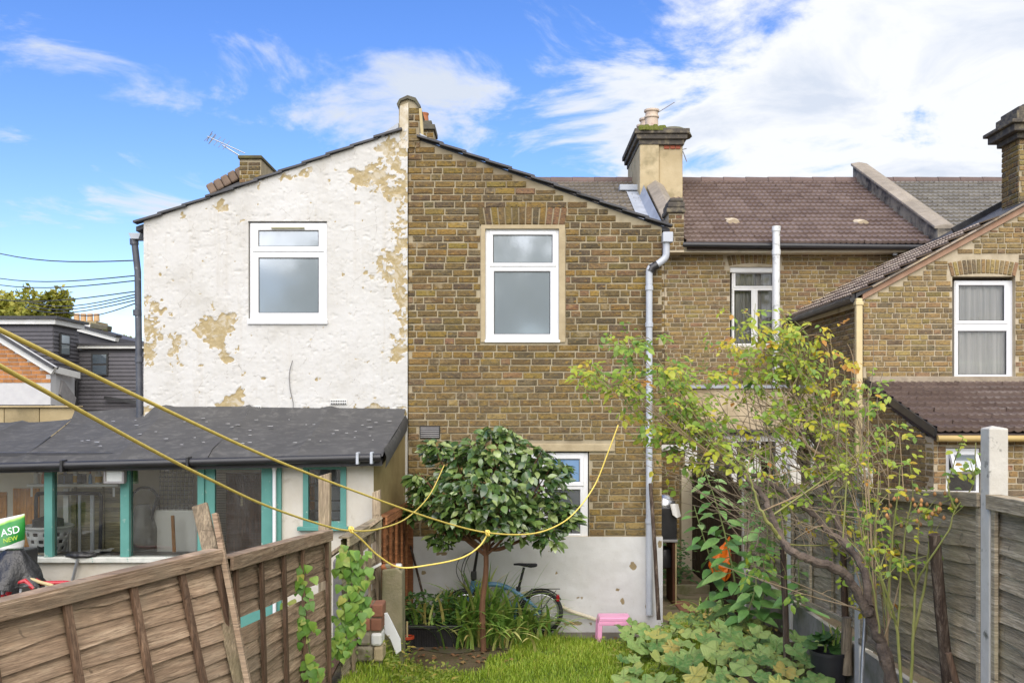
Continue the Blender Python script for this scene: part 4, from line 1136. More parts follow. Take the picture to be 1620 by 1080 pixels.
# front wall: cream panels, teal posts
topz = lz(733)
G().box(lx(-200), lx(592), LWY+.0, LWY+.09, topz-.005, topz+.10).build('wall_plate', M_SLATE, LT)
sil = lz(884)
G().box(lx(-200), lx(314), LWY, LWY+.12, .0, sil-.03).build('panel', M_CREAMR, LT)
M_FLAKE = mk('flaking_white_sill', (.62,.62,.57), (.48,.50,.45), 12, .8, .6, .006, 50, dirt=(.10,.30,.26), dirt_scale=15, dirt_lo=.6, dirt_hi=.66)
G().box(lx(-200), lx(316), LWY-.05, LWY+.13, sil-.028, sil+.022).build('sill', M_FLAKE, LT, bevel=.008)
for a, b in ((72,85),(192,206)): G().box(lx(a), lx(b), LWY-.03, LWY+.07, sil+.023, topz-.006).build('post', M_TEAL, LT, bevel=.004)
M_LTGLASS = glass('grimy_glass', (.97,.98,.97), .02, .75, .05)
for a, b in ((-200,72),(85,192),(206,314)):
    G().box(lx(a)+.002, lx(b)-.002, LWY+.02, LWY+.026, sil+.024, topz-.006).build('pane', M_LTGLASS, LT)
# door
dz0 = .08
dr = G().plate(lx(325), lx(432), dz0, lz(735), [(lx(340), lx(414), lz(877), lz(742))], LWY-.01, LWY+.04).build('door', M_TEAL, LT, bevel=.004)
G().box(lx(338), lx(416), LWY+.012, LWY+.018, lz(879), lz(741)).build('pane', M_LTGLASS, dr)
G().lathe((lx(333), LWY-.012, lz(850)), [(.012,0),(.012,.03),(.022,.035),(.022,.06),(.01,.065)], 10, (0,-1,0)).build('door_knob', M_GASKET, dr, smooth=True)
for a, b in ((314,324.6),(432.6,446)): G().box(lx(a), lx(b), LWY-.035, LWY+.09, 0, lz(731)).build('door_post', M_TEAL, LT, bevel=.004)
M_MESH = mk('dark_mesh', (.06,.045,.04), None, 8, .7, 0)
g = G()
for i in range(34):
    z = lz(740+i*4); g.box(lx(341), lx(413), LWY+.03, LWY+.032, z-.0018, z+.0018)
g.build('wire_mesh', M_MESH, dr)['kind'] = 'stuff'
M_BRN = wood('dark_door_wood', (.10,.045,.025), (.17,.075,.04), 'z')
# right bay: wall, small window
sw_ = (lx(480), lx(548), lz(833), lz(738))
G().plate(lx(446), lx(591), 0, topz-.006, [sw_], LWY, LWY+.10).build('front_wall', M_CREAMR, LT)
swn = G().plate(sw_[0], sw_[1], sw_[2], sw_[3], [(lx(488), lx(539), lz(824), lz(742))], LWY-.02, LWY+.04).build('small_window', M_TEAL, LT, bevel=.004)
G().box(lx(472), lx(552), LWY-.06, LWY+.0, lz(838), lz(832)).build('sill', M_TEAL, swn, bevel=.004)
G().box(lx(487), lx(540), LWY+.01, LWY+.016, lz(825), lz(741)).build('pane', M_LTGLASS, swn)
for py in (768, 792, 808): G().box(lx(488), lx(539), LWY+.03, LWY+.035, lz(py)-.006, lz(py)+.006).build('louvre', M_GASKET, swn)
G().box(lx(486), lx(541), LWY+.35, LWY+.36, lz(828), lz(742)).build('blind', mk('grey_blind', (.30,.32,.34), (.22,.24,.27), 4, .9, .1), swn)
g = G(); x0, x1 = lx(591.5), fx(641)
g.quad((x0,LWY,0),(x1,F,0),(x1,F,fz(668)),(x0,LWY,topz+.02)); g.quad((x0,LWY,0),(x0,LWY,topz+.02),(x0-.1,LWY+.001,topz+.02),(x0-.1,LWY+.001,0)); g.build('end_wall', M_TANR, LT)
wp = thing('overflow_pipe', 'slim white plastic pipe running down beside the teal door', 'pipe', (lx(434), LWY-.06, 0))
G().tube([P(434,735,LWY-.06), P(434,900,LWY-.06), P(434.5,1050,LWY-.06)], .017, 8).build('pipe', M_UPVC, wp, smooth=True)
G().tube([P(434,738,LWY-.06), P(434,743,LWY-.06)], .022, 8).build('pipe_clip', M_UPVC, wp, smooth=True)
# floodlight
fl = thing('floodlight', 'old square floodlight with wire guard on the teal post', 'lamp', (lx(190), LWY-.1, lz(757)))
M_LAMPG = mk('frosted_lamp_glass', (.60,.62,.60), (.48,.50,.48), 5, .3, .1)
G().box(lx(176), lx(204), LWY-.12, LWY-.04, lz(762), lz(741)).build('housing', M_VENT, fl, bevel=.01)
G().ring(lx(174), lx(206), lz(763), lz(739.5), .022, LWY-.15, LWY-.11).build('bezel', M_VENT, fl, bevel=.004)
G().box(lx(178), lx(202), LWY-.138, LWY-.132, lz(760), lz(743)).build('lens', M_LAMPG, fl)
G().bar((lx(190),LWY-.05,lz(760)), (lx(190),LWY-.03,lz(733)), .03, .015).build('bracket', M_GASKET, fl)

# ---- inside the lean-to
inn = lambda px, py, Y=9.76: P(px, py, Y)
M_ORANGEW = wood('orange_pine', (.62,.27,.06), (.72,.35,.09), 'z')
G().box(lx(-260), lx(588), 9.3, 10.96, .05, .08).build('floor', mk('lean_to_floor', (.36,.33,.28), None, 5, .9, .1), LT)
def solid(name, label, cat, mat, px0, px1, py0, py1, Y, d, bev=.01, grp=None):
    o = G().box(X(px0,Y), X(px1,Y), Y, Y+d, Z(py1,Y), Z(py0,Y)).build(name, mat, bevel=bev); return tag(o, label, cat, grp)
M_INWALL = mk('inner_buff_wall', (.62,.56,.42), (.50,.44,.31), 3, .95, .4, .01, 12)
G().box(fx(-40), fx(640), F-.055, F-.035, 0, fz(690)).build('inner_wall', M_INWALL, LT)
# reflection of the fence in the panes, added as boards behind the glass
scr = thing('fence_reflection_boards', 'greenish lapped boards added inside as the fence reflection in the middle panes', 'screen', P(160,860,9.91))
M_GREENW = wood('green_board', (.36,.32,.17), (.46,.41,.22), 'x')
for i in range(15):
    z1 = Z(772+i*7.2, 9.91); z0 = Z(780.5+i*7.2, 9.91)
    g = G(); g.prismx([(9.91,z0),(9.928,z1),(9.935,z1),(9.918,z0)], X(112,9.91), X(208,9.91)); g.build('board', M_GREENW, scr)
for px in (118,162,200): G().box(X(px,9.9), X(px+3,9.9), 9.89, 9.907, Z(880,9.9), Z(768,9.9)).build('batten', M_GREENW, scr)
tag(G().box(X(20,9.86), X(62,9.86), 9.86, 9.88, Z(875,9.86), Z(772,9.86)).build('pine_panel', M_ORANGEW, bevel=.006), 'orange pine panel standing inside behind the green bag', 'panel')
tag(G().box(X(-30,9.86), X(10,9.86), 9.865, 9.885, Z(875,9.86), Z(778,9.86)).build('pine_panel', M_ORANGEW, bevel=.006), 'orange pine panel cut by the left edge of the photo', 'panel')
tag(G().box(X(100,9.87), X(108,9.87), 9.87, 9.89, Z(875,9.87), Z(772,9.87)).build('door_stile', M_UPVC_FAR), 'white upright stile inside just right of the first teal post', 'post')
fr_ = thing('clothes_airer', 'black rounded metal frame standing inside behind the white basket', 'airer', P(110,870,9.71))
G().tube(smoothline([P(57,885,9.71), P(57,795,9.71), P(59,783,9.71), P(68,780,9.71), P(148,780,9.71), P(158,783,9.71), P(160,795,9.71), P(158,885,9.71)], 5), .018, 8).build('tube', M_BLACKP, fr_, smooth=True)
G().tube([P(126,880,9.71), P(126,783,9.71)], .014, 6).build('upright', M_GREYPLAST, fr_); G().tube([P(146,880,9.71), P(146,783,9.71)], .02, 6).build('upright', M_GREYPLAST, fr_)
sh = thing('wall_shelf', 'long white shelf of cleaning bottles seen through the top panes', 'shelf', P(110,768,9.51))
G().box(X(42,9.51), X(187,9.51), 9.51, 9.635, Z(769.5,9.51), Z(765.5,9.51)).build('shelf_board', M_UPVC_FAR, sh, bevel=.004)
for px in (50, 180): G().bar(P(px,770,9.61), P(px,785,9.625), .02, .02).build('bracket', M_UPVC_FAR, sh)
BOT = [(58,742,9,(.70,.70,.66),'white','tall white bottle on the shelf left of the teal post'), (69,744,7,(.65,.16,.03),'orange','orange bottle on the shelf touching the teal post'),
       (120,738,9,(.72,.70,.62),'white','white spray bottle with yellow label standing in black crate'), (103,741,7,(.20,.25,.45),'blue','blue bottle standing in the black crate'),
       (143,746,6,(.20,.36,.60),'pale blue','pale blue bottle on the shelf right of black crate'), (156,740,11,(.66,.64,.60),'white','big white bottle with amber label at shelf end')]
for (px, py, wpx, c, nm, lab) in BOT:
    Yb_ = 9.55; r_ = wpx/2/FPX*Yb_; zb = Z(765.3,9.51); h_ = Z(py,Yb_)-zb
    b_ = thing('bottle', lab, 'bottle', (X(px,Yb_), Yb_, zb), 'bottles on the lean-to shelf')
    G().lathe((X(px,Yb_),Yb_,zb), [(r_*.95,0),(r_,.01),(r_,h_*.55),(r_*.75,h_*.72),(r_*.36,h_*.8),(r_*.36,h_*.9)], 12).build('bottle_body', mk('bottle_'+nm.replace(' ','_'), c, None, 9, .4, 0), b_, smooth=True)
    G().lathe((X(px,Yb_),Yb_,zb+h_*.88), [(r_*.42,0),(r_*.42,h_*.12),(r_*.2,h_*.125)], 10).build('cap', mk('cap_red', (.55,.08,.04), None, 9, .4, 0), b_, smooth=True)
    if px in (120, 156): G().lathe((X(px,Yb_),Yb_,zb+h_*.1), [(r_*1.02,0),(r_*1.02,h_*.38)], 12, cap=False).build('bottle_label', mk('amber_label', (.70,.42,.02), (.62,.34,.02), 9, .4, 0), b_, smooth=True)
cr_ = thing('crate', 'black plastic crate on the white shelf', 'crate', P(111,765,9.56))
g = G(); x0,x1,z0,z1 = X(92,9.53), X(130,9.53), Z(765,9.51), Z(750,9.53)
for (a,b,c,d) in ((x0,x1,9.53,9.535),(x0,x1,9.625,9.63),(x0,x0+.01,9.536,9.624),(x1-.01,x1,9.536,9.624)): g.box(a,b,c,d,z0,z1)
g.build('crate_wall', M_BLACKP, cr_)
tag(G().lathe(P(214,764,9.535), [(.03,0),(.03,.11),(.014,.135),(.014,.15)], 10).build('soap_bottle', mk('green_soap', (.12,.35,.06), None, 9, .35, 0), smooth=True), 'green soap bottle beside the floodlight', 'bottle')
# basket with oval holes
bk = thing('laundry_basket', 'white plastic laundry basket with oval holes behind the window', 'basket', P(76,871,9.46))
g = G(); n, m = 48, 14; c0 = P(76,871,9.535); hb = Z(832,9.535)-c0.z
for j in range(m+1):
    for k in range(n):
        a = 2*math.pi*k/n; rr = (.155 + .06*(j/m)); g.v.append((c0.x+rr*math.cos(a), c0.y+rr*.8*math.sin(a), c0.z+hb*j/m))
for j in range(m):
    for k in range(n):
        row = j//4; ph = (k + (row % 2)*2) % 4
        if 1 <= j <= 12 and j % 4 in (1,2) and ph in (1,2): continue
        k2 = (k+1) % n; g.f.append((j*n+k, j*n+k2, (j+1)*n+k2, (j+1)*n+k))
o = g.build('basket_wall', M_UPVC, bk, smooth='all'); sm = o.modifiers.new('thick','SOLIDIFY'); sm.thickness = .006
G().torus((c0.x, c0.y, c0.z+hb), .22, .013, (0,0,1), 36, 8).build('rim', M_UPVC, bk, smooth=True)
G().lathe(c0+Vector((0,0,.003)), [(.0,0),(.14,0),(.14,.3),(.0,.34)], 12).build('laundry', M_GASKET, bk)
# fridge, mesh rack, stick, fan, table
solid('chest_freezer', 'white chest freezer inside the right-hand panes', 'freezer', M_UPVC_FAR, 238, 312, 806, 900, 9.66, .55, .02)
rk_ = thing('wire_rack', 'black wire grid rack leaning above the white freezer', 'rack', P(278,806,9.66))
for i in range(9): G().tube([P(252+i*6.5,806,9.65), P(254+i*6.5,740,9.65)], .004, 5).build('wire', M_BLACKP, rk_)
for i in range(10): G().tube([P(252,803-i*7,9.65), P(306,803-i*7,9.65)], .004, 5).build('wire', M_BLACKP, rk_)
tag(G().tube([P(273,815,9.5), P(276,880,9.5)], .018, 8).build('broom_handle', M_ORANGEW), 'short wooden broom handle standing before the freezer', 'handle')
hv = thing('hoover', 'dark upright vacuum cleaner inside the pane left of the freezer', 'vacuum', P(227,880,9.61))
M_HOOV = mk('murky_grey_plastic', (.12,.125,.115), (.20,.20,.18), 4, .4, .1)
G().lathe(P(226,880,9.635), [(.11,0),(.13,.05),(.13,.28),(.09,.42),(.06,.5)], 16).build('bin', M_HOOV, hv, smooth=True)
G().torus(P(229,792,9.635), .13, .014, (0,1,0), 24, 6, -1.9, 1.9).build('handle', M_BLACKP, hv, smooth=True)
G().tube(smoothline([P(243,870,9.61), P(240,820,9.61), P(250,785,9.61)], 5), .016, 6).build('hose', M_BLACKP, hv, smooth=True)
tb = thing('work_surface', 'dark work surface just inside the window sill', 'surface', P(200,880,9.4))
G().box(X(85,9.35), X(310,9.35), 9.32, 9.535, Z(886,9.35), Z(876,9.35)).build('top', mk('dark_worktop', (.07,.065,.06), (.14,.135,.13), 4, .5, .1), tb, bevel=.006)
for px in (95, 300): G().box(X(px,9.4), X(px+6,9.4), 9.4, 9.45, .08, Z(886,9.4)).build('leg', M_BRN, tb)
pl = thing('paper_sheet', 'crumpled white paper lying on the work surface', 'paper', P(162,875,9.5))
g = G(); r_ = random.Random(2)
for j in range(5):
    for i in range(7): g.v.append((X(152,9.5)+i*.024, 9.38+j*.05, Z(876,9.35)+.008+r_.uniform(0,.02)))
g.f = [(j*7+i,j*7+i+1,j*7+8+i,j*7+7+i) for j in range(4) for i in range(6)]; g.build('sheet', M_UPVC, pl)
drf = thing('inner_door', 'dark brown inner door seen through the teal door mesh', 'door', P(388,870,9.66))
G().box(X(358,9.76), X(420,9.76), 9.76, 9.785, .08, Z(748,9.76)).build('leaf_board', M_BRN, drf)
G().box(X(381,9.76), X(385,9.76), 9.75, 9.76, Z(800,9.76), Z(783,9.76)).build('handle_plate', M_PLANKC, drf)
tag(G().box(X(490,9.66), X(507,9.66), 9.66, 9.71, Z(806,9.66), Z(752,9.66)).build('box_file', M_ORANGEW, bevel=.004), 'small brown box inside the little teal window', 'box')

# ---- outside under the window: covered bicycle, bag, black cap on the sill
M_BLACKBAG = mk('black_bin_bag', (.012,.012,.013), (.02,.02,.02), 4, .32, .9, .03, 9, spec=.6)
bc_ = thing('covered_bicycle', 'red bicycle under a black plastic cover behind the left fence', 'bicycle', P(20,960,8.2))
g = G(); n, m = 28, 16; C0 = P(14,955,8.2); rr_ = random.Random(4)
for j in range(m+1):
    v = j/m
    for k in range(n):
        a = 2*math.pi*k/n
        rad = (.06 + .24*v**.8)*(1 + .16*math.sin(a*5+v*3)*v + .08*math.sin(a*9))
        top = P(22,868,8.2)
        g.v.append((top.x - .05*v + rad*1.0*math.cos(a), top.y + rad*.7*math.sin(a), top.z - .30*v + .02*math.sin(a*7)*v))
for j in range(m):
    for k in range(n): g.f.append((j*n+k, j*n+(k+1)%n, (j+1)*n+(k+1)%n, (j+1)*n+k))
g.f.append(tuple(range(n))); g.build('cover', M_BLACKBAG, bc_, smooth='all')
M_REDP = mk('red_bike_paint', (.45,.012,.02), (.38,.01,.02), 5, .3, .05)
G().tube([P(47,912,8.15), P(66,922,8.15), P(100,921,8.15), P(140,923,8.15)], .018, 8).build('frame_tube', M_REDP, bc_, smooth=True)
G().tube([P(12,940,8.1), P(22,924,8.1), P(40,918,8.1), P(54,930,8.1)], .022, 8).build('mudguard', M_REDP, bc_, smooth=True)
G().tube([P(46,914,8.12), P(62,920,8.12), P(84,926,8.12)], .014, 8).build('handlebar', M_PLANKC, bc_, smooth=True)
Cw = P(16,985,8.1); Cw.z = .33
for dx_ in (0, -.98):
    c_ = Cw + Vector((dx_,0,0)); w_ = link('wheel', None, c_, bc_)
    G().torus(c_, .31, .022, (0,1,0), 40, 8).build('tyre', M_BLACKP, w_, smooth=True)
    g = G()
    for k in range(16): a = 2*math.pi*k/16; g.tube([c_, c_+Vector((math.cos(a)*.29,0,math.sin(a)*.29))], .002, 4)
    g.build('spokes', M_ALU, w_)['kind'] = 'stuff'
for a_, b_ in ((Cw, Cw+Vector((-.06,0,.62))), (Cw+Vector((-.08,0,.45)), Cw+Vector((-.55,0,-.02))), (Cw+Vector((-.06,0,.58)), Cw+Vector((-.72,0,.52))), (Cw+Vector((-.55,0,-.02)), Cw+Vector((-.75,0,.62))), (Cw+Vector((-.55,0,-.02)), Cw+Vector((-.98,0,0)))):
    G().tube([a_, b_], .016, 8).build('frame_tube', M_REDP, bc_, smooth=True)
for px in (-6, 24): G().tube([Cw, P(px+9,930,8.1)], .010, 6).build('stay', M_GREYPLAST, bc_)
# compost bag
def bag_mat():
    t = NT('printed_plastic_bag'); v = t.pos((1,1,1)); n = t.noise(v, 5, 3, .5, .6)
    sep = t.new('SeparateXYZ'); t.l.new(t.new('TexCoord').outputs['Object'], sep.inputs[0])
    band = t.math('ADD', t.math('ADD', sep.outputs['Z'], t.math('MULTIPLY', sep.outputs['X'], -.35)), t.math('MULTIPLY', n, .04))
    c = t.ramp(t.math('MULTIPLY', band, 3.2), [(.02,(.72,.74,.72)), (.12,(.62,.64,.62)), (.13,(.015,.19,.03)), (.55,(.02,.23,.035)), (.74,(.02,.23,.035)), (.78,(.30,.55,.06)), (.86,(.70,.74,.70))])
    t.set(Base_Color=c, Roughness=.32); t.bump(n, .4, .02); return t.m
tag(G().box(X(-40,8.5), X(36,8.5), 8.46, 8.78, 0, P(6,868,8.6).z-.004).build('storage_box', M_BLACKP, bevel=.015), 'dark storage box standing under the green and white bag', 'box')
bg = thing('compost_bag', 'green and white printed plastic bag outside the left window', 'bag', P(8,872,8.6))
c0 = P(6,868,8.6); g = G(); n, m = 28, 12
for j in range(m+1):
    v = j/m; 
    for k in range(n):
        a = 2*math.pi*k/n; rr = .155*(1-.12*v**2)*(1+.07*math.sin(3*a+v*4)); g.v.append((c0.x + rr*math.cos(a)*1.0 + .05*v, c0.y + rr*.62*math.sin(a)*(1-.72*v), c0.z + .275*v + .03*math.cos(a)*v))
for j in range(m):
    for k in range(n): g.f.append((j*n+k, j*n+(k+1)%n, (j+1)*n+(k+1)%n, (j+1)*n+k))
g.f.append(tuple(m*n+k for k in range(n))); g.f.append(tuple(range(n))[::-1])
g.build('bag_body', bag_mat(), bg, smooth='all')
def lettering(txt, p, size, mat, parent, rot=(R(78),R(-14),0)):
    cu = bpy.data.curves.new('print', 'FONT'); cu.body = txt; cu.size = size; cu.extrude = .001; cu.align_x = 'CENTER'
    tmp = bpy.data.objects.new('print_curve', cu); me = bpy.data.meshes.new_from_object(tmp); bpy.data.objects.remove(tmp)
    me.materials.clear(); me.materials.append(mat)
    o = link('print', me, p, parent); o.rotation_euler = rot; return o
lettering('ASD', P(17,845,8.435), .088, M_UPVC, bg); lettering('NEW', P(17,856,8.425), .055, mk('lime_print', (.45,.62,.03), None, 9, .5, 0), bg)
cpx = thing('saddle_cover', 'flat black saddle cover lying on the flaking sill', 'cover', P(128,884,LWY-.02))
g = G(); n = 20
ring_ = [(math.cos(2*math.pi*k/n)*.125*(1+.2*math.cos(4*math.pi*k/n)), math.sin(2*math.pi*k/n)*.06) for k in range(n)]
cc_ = P(128,880,LWY-.02)
for (s, h) in ((.9,0),(1,.014),(.85,.034),(.4,.046)):
    g.v += [(cc_.x+x*s, cc_.y+y*s, sil+.023+h+.004*math.sin(i*1.7)) for i,(x,y) in enumerate(ring_)]
for j in range(3):
    for k in range(n): g.f.append((j*n+k, j*n+(k+1)%n, (j+1)*n+(k+1)%n, (j+1)*n+k))
g.f.append(tuple(3*n+k for k in range(n))); g.build('cover', M_BLACKBAG, cpx, smooth='all')
tag(G().tube([P(123,884,LWY-.06), P(118,905,LWY-.06), P(112,930,LWY-.06)], .014, 6).build('metal_rod', M_ALU, smooth=True), 'slim metal rod slanting below the window sill', 'rod')

# ================================================================== FAR LEFT: WALL, SLATE-HUNG HOUSES, TREES, WIRES
bw = thing('block_wall', 'stained buff block wall behind the lean-to at far left', 'wall', P(40,670,12.5))
M_BLOCK = mk('stained_buff_block', (.42,.335,.19), (.33,.26,.14), 2, .95, .4, .008, 30, dirt=(.16,.13,.07), dirt_scale=1.6, dirt_lo=.5, dirt_hi=.75, vary=.12)
for j in range(3):
    for i in range(8):
        x0 = X(118,12.5) - (i+1)*.44 + (.22 if j % 2 else 0)
        G().box(x0+.004, min(x0+.436, X(118,12.5)), 12.5, 12.7, Z(645,12.5)-.215*(j+1)+.006, Z(645,12.5)-.215*j).build('block', M_BLOCK, bw, bevel=.006)
G().box(X(-160,12.5), X(119,12.5), 12.46, 12.74, Z(645,12.5)+.002, Z(641.5,12.5)).build('coping', M_BLOCK, bw, bevel=.01)
gr = thing('roof_clutter', 'grey corrugated sheets lying beside the white house corner', 'sheet', P(168,655,12.2))
for i in range(5): G().box(X(128+i*3,12.2), X(224,12.2), 12.2+i*.05, 12.9+i*.05, Z(668-i*3.4,12.2), Z(666-i*3.4,12.2)).build('sheet', M_SLATE if i % 2 else M_VENT, gr)
M_HANG = mk('slate_hanging', (.070,.068,.078), (.105,.10,.11), 6, .7, .3, .004, 40, vary=.22)
M_ORB = mk('orange_brick', (.45,.20,.065), (.34,.145,.05), 12, .9, .4, .01, 40, vary=.2)
M_WBRK = mk('white_painted_brick', (.54,.54,.54), (.47,.47,.48), 5, .8, .3, .006, 30)
dh = thing('dormer_house', 'house with dark slate-hung dormer and orange brick gable at far left', 'house', P(40,650,25))
DY = 25.0; dcx = X(84,DY)
def hung(parent, x0, x1, z0, z1, y, step, axis='x'):
    n = int((z1-z0)/step)
    for j in range(n):
        a = z0+j*step
        if axis == 'x': g = G().prismx([(y-.03,a),(y,a+step+.01),(y+.02,a+step+.01),(y+.02,a)], x0, x1)
        else:
            g = G().prism([(y-.0,a),(y+.03,a),(y+.0,a+step+.01),(y-.02,a+step)], x0, x1)
        g.build('slate_course', M_HANG, parent)
G().box(-16.5, dcx-.03, DY+.02, DY+1.45, 1, Z(512,DY)).build('dormer_body', M_HANG, dh)
hung(dh, -16.5, dcx, Z(600,DY), Z(513,DY), DY, .10)
hung(dh, DY, DY+1.45, Z(600,DY), Z(513,DY), dcx, .10, 'y')
g = G().box(-16.6, dcx+.1, DY-.1, DY+1.6, Z(513,DY), Z(505,DY)); g.build('fascia', M_UPVC_FAR, dh)
G().box(-16.7, dcx+.18, DY-.18, DY+1.7, Z(505,DY)+.003, Z(500.5,DY)).build('flat_roof', M_SLATE, dh)
# window in the side of the dormer
wy = DY+.56
wn_ = G().box(dcx+.031, dcx+.06, wy-.28, wy+.28, Z(560,DY), Z(526,DY)).build('window', M_GASKET, dh)
G().box(dcx+.061, dcx+.066, wy-.22, wy+.22, Z(541,DY), Z(528,DY)).build('pane', M_FROST, wn_); G().box(dcx+.061, dcx+.066, wy-.22, wy+.22, Z(558,DY), Z(543,DY)).build('pane', M_FROST, wn_)
GY = 24.0
g = G().prism([(X(-80,GY),Z(640,GY)),(X(80,GY),Z(640,GY)),(X(80,GY),Z(590,GY)),(X(-6,GY),Z(533,GY)),(X(-80,GY),Z(490,GY))], GY, GY+.3); gb = g.build('gable_wall', M_WBRK, dh)
for j in range(14):
    z = Z(605,GY)+j*.1; xr = X(80,GY) - max(0, (z-Z(592,GY)))*1.5
    for i in range(16):
        x1 = xr - i*.225 - (.11 if j % 2 else 0)
        if x1-.215 < X(-70,GY): break
        G().box(x1-.215, x1, GY-.012, GY+.01, z, z+.085).build('brick', M_ORB, gb)
G().bar(P(-10,527,GY-.05), P(86,586,GY-.05), .12, .20).build('barge_board', M_UPVC_FAR, dh)
G().bar(P(-10,522,GY-.05), P(88,582,GY-.05), .3, .06).build('barge_slates', M_SLATE, dh)
G().bar(P(84,584,GY+.1), P(124,594,GY+1.6), .1, .16).build('side_fascia', M_UPVC_FAR, dh)
g = G(); g.quad(P(80,640,GY), P(118,640,GY+1.8), P(118,592,GY+1.8), P(80,590,GY)); g.quad(P(80,668,GY), P(118,668,GY+1.8), P(118,640,GY+1.8), P(80,640,GY)); g.build('side_wall', M_WBRK, dh)
wv_ = G().bar(P(96,612,GY+.65), P(117,640,GY+1.5), .05, .4).build('skylight', M_VENT, dh)
ex = thing('slate_hung_extension', 'flat-roofed slate-hung extension with dark sash beside the white gable', 'house', P(170,650,26.5))
EY = 26.5
hung(ex, X(122,EY), X(232,EY), Z(660,EY), Z(553,EY), EY, .10)
G().box(X(122,EY), X(232,EY), EY+.03, EY+4, 0, Z(553,EY)).build('body', M_HANG, ex)
G().box(X(119,EY), X(234,EY), EY-.15, EY+4, Z(551.5,EY), Z(547,EY)).build('fascia', M_UPVC_FAR, ex)
G().box(X(118,EY), X(234,EY), EY-.2, EY+4, Z(547,EY)+.003, Z(543.5,EY)).build('flat_roof', M_SLATE, ex)
ew = G().box(X(146,EY), X(172,EY), EY-.07, EY-.02, Z(594,EY), Z(558.5,EY)).build('window', M_GASKET, ex)
M_NAVY = frosted('night_blue_pane', (.05,.07,.09), .04)
for a, b in ((561,575),(578,592)): G().box(X(148.5,EY), X(170,EY), EY-.08, EY-.071, Z(b,EY), Z(a,EY)).build('pane', M_NAVY, ew)
G().tube([P(125,594,EY-.2), P(121,606,EY-.2), P(121,645,EY-.2)], .05, 8).build('downpipe', M_BLACKP, ex, smooth=True)
G().bar(P(165,629,EY-.15), P(216,636,EY-.15), .06, .09).build('waste_pipe', M_BLACKP, ex)
hr = thing('slate_house', 'far house roof with row of four chimney pots left of the white gable', 'house', P(140,530,33))
HYY = 33.0
G().prism([(X(84,HYY),Z(560,HYY)),(X(186,HYY),Z(560,HYY)),(X(184,HYY),Z(534,HYY)),(X(88,HYY),Z(506,HYY))], HYY, HYY+4).build('wall', M_HANG, hr)
G().bar(P(86,508,HYY-.1), P(186,535,HYY-.1), .3, .22).build('fascia', M_UPVC_FAR, hr); G().bar(P(86,504,HYY-.1), P(188,532,HYY-.1), .5, .08).build('roof_edge', M_SLATE, hr)
G().box(X(116,HYY+1), X(152,HYY+1), HYY+1, HYY+2, Z(530,HYY+1), Z(508,HYY+1)).build('stack', M_BLOCK, hr)
G().prism([(X(106,HYY),Z(530,HYY)),(X(150,HYY),Z(530,HYY)),(X(142,HYY),Z(512,HYY)),(X(112,HYY),Z(510,HYY))], HYY+.5, HYY+.9).build('flashing', M_UPVC_FAR, hr)
G().bar(P(146,515,HYY), P(174,520,HYY), .4, .18).build('dark_stack', M_COPE, hr, bevel=.04)
M_POTB = mk('buff_pot', (.55,.36,.18), (.45,.28,.14), 7, .8, .2)
for i in range(4):
    p = P(121.5+i*10.5, 508, HYY+1.2); G().lathe(p, [(.10,0),(.09,.15),(.085,.2),(.10,.21),(.10,.25),(.06,.26)], 12).build('chimney_pot', M_POTB, hr, smooth=True)
# telephone wires
WIRES = [((-60,385,20),(214,412,14),'topmost thin wire crossing the sky at far left'), ((-60,429,22),(214,436,14),'second wire from the top at far left'), ((-60,440,22),(214,444,14),'third wire from the top at far left'),
         ((-60,465,22),(214,461,14),'wire just above the tree crown at far left'), ((40,476,26),(214,466,14),'wire rising from the tree to the white house corner'), ((40,482,26),(214,470,14),'second wire rising from the tree toward the corner'), ((40,487,26),(214,475,14),'third wire rising from the tree toward the corner'), ((100,492,26),(214,480,14),'short lowest wire above the chimney pots')]
M_LINE = mk('black_wire', (.05,.05,.055), None, 5, .6, 0)
for (a, b, lab) in WIRES:
    p, q = P(*a), P(*b); pts = [p.lerp(q, i/10)+Vector((0,0,-.15*math.sin(math.pi*i/10))) for i in range(11)]
    tag(G().tube(pts, .009, 5).build('telephone_wire', M_LINE), lab, 'wire', 'telephone wires at far left')
# ================================================================== FENCES
W_L = wood('weathered_brown_larch', (.38,.265,.175), (.54,.40,.275), 'y', tint=(.34,.28,.20))
W_LD = wood('dark_batten', (.17,.105,.068), (.26,.17,.11), 'z')
W_R = wood('grey_olive_larch', (.42,.345,.23), (.58,.49,.345), 'y', tint=(.38,.335,.20))
W_RED = wood('red_brown_stain', (.34,.14,.06), (.46,.21,.095), 'y')
W_GREY = wood('grey_post_wood', (.34,.265,.18), (.48,.385,.26), 'z', tint=(.15,.14,.07))
M_CONC = mk('concrete_post', (.60,.575,.51), (.50,.475,.41), 6, .9, .5, .006, 40, dirt=(.10,.10,.075), dirt_scale=11, dirt_lo=.60, dirt_hi=.72)
M_GRAVELB = mk('concrete_gravel_board', (.30,.28,.24), (.22,.205,.165), 4, .95, .5, .006, 40, dirt=(.11,.115,.06), dirt_scale=3, dirt_lo=.48, dirt_hi=.7)
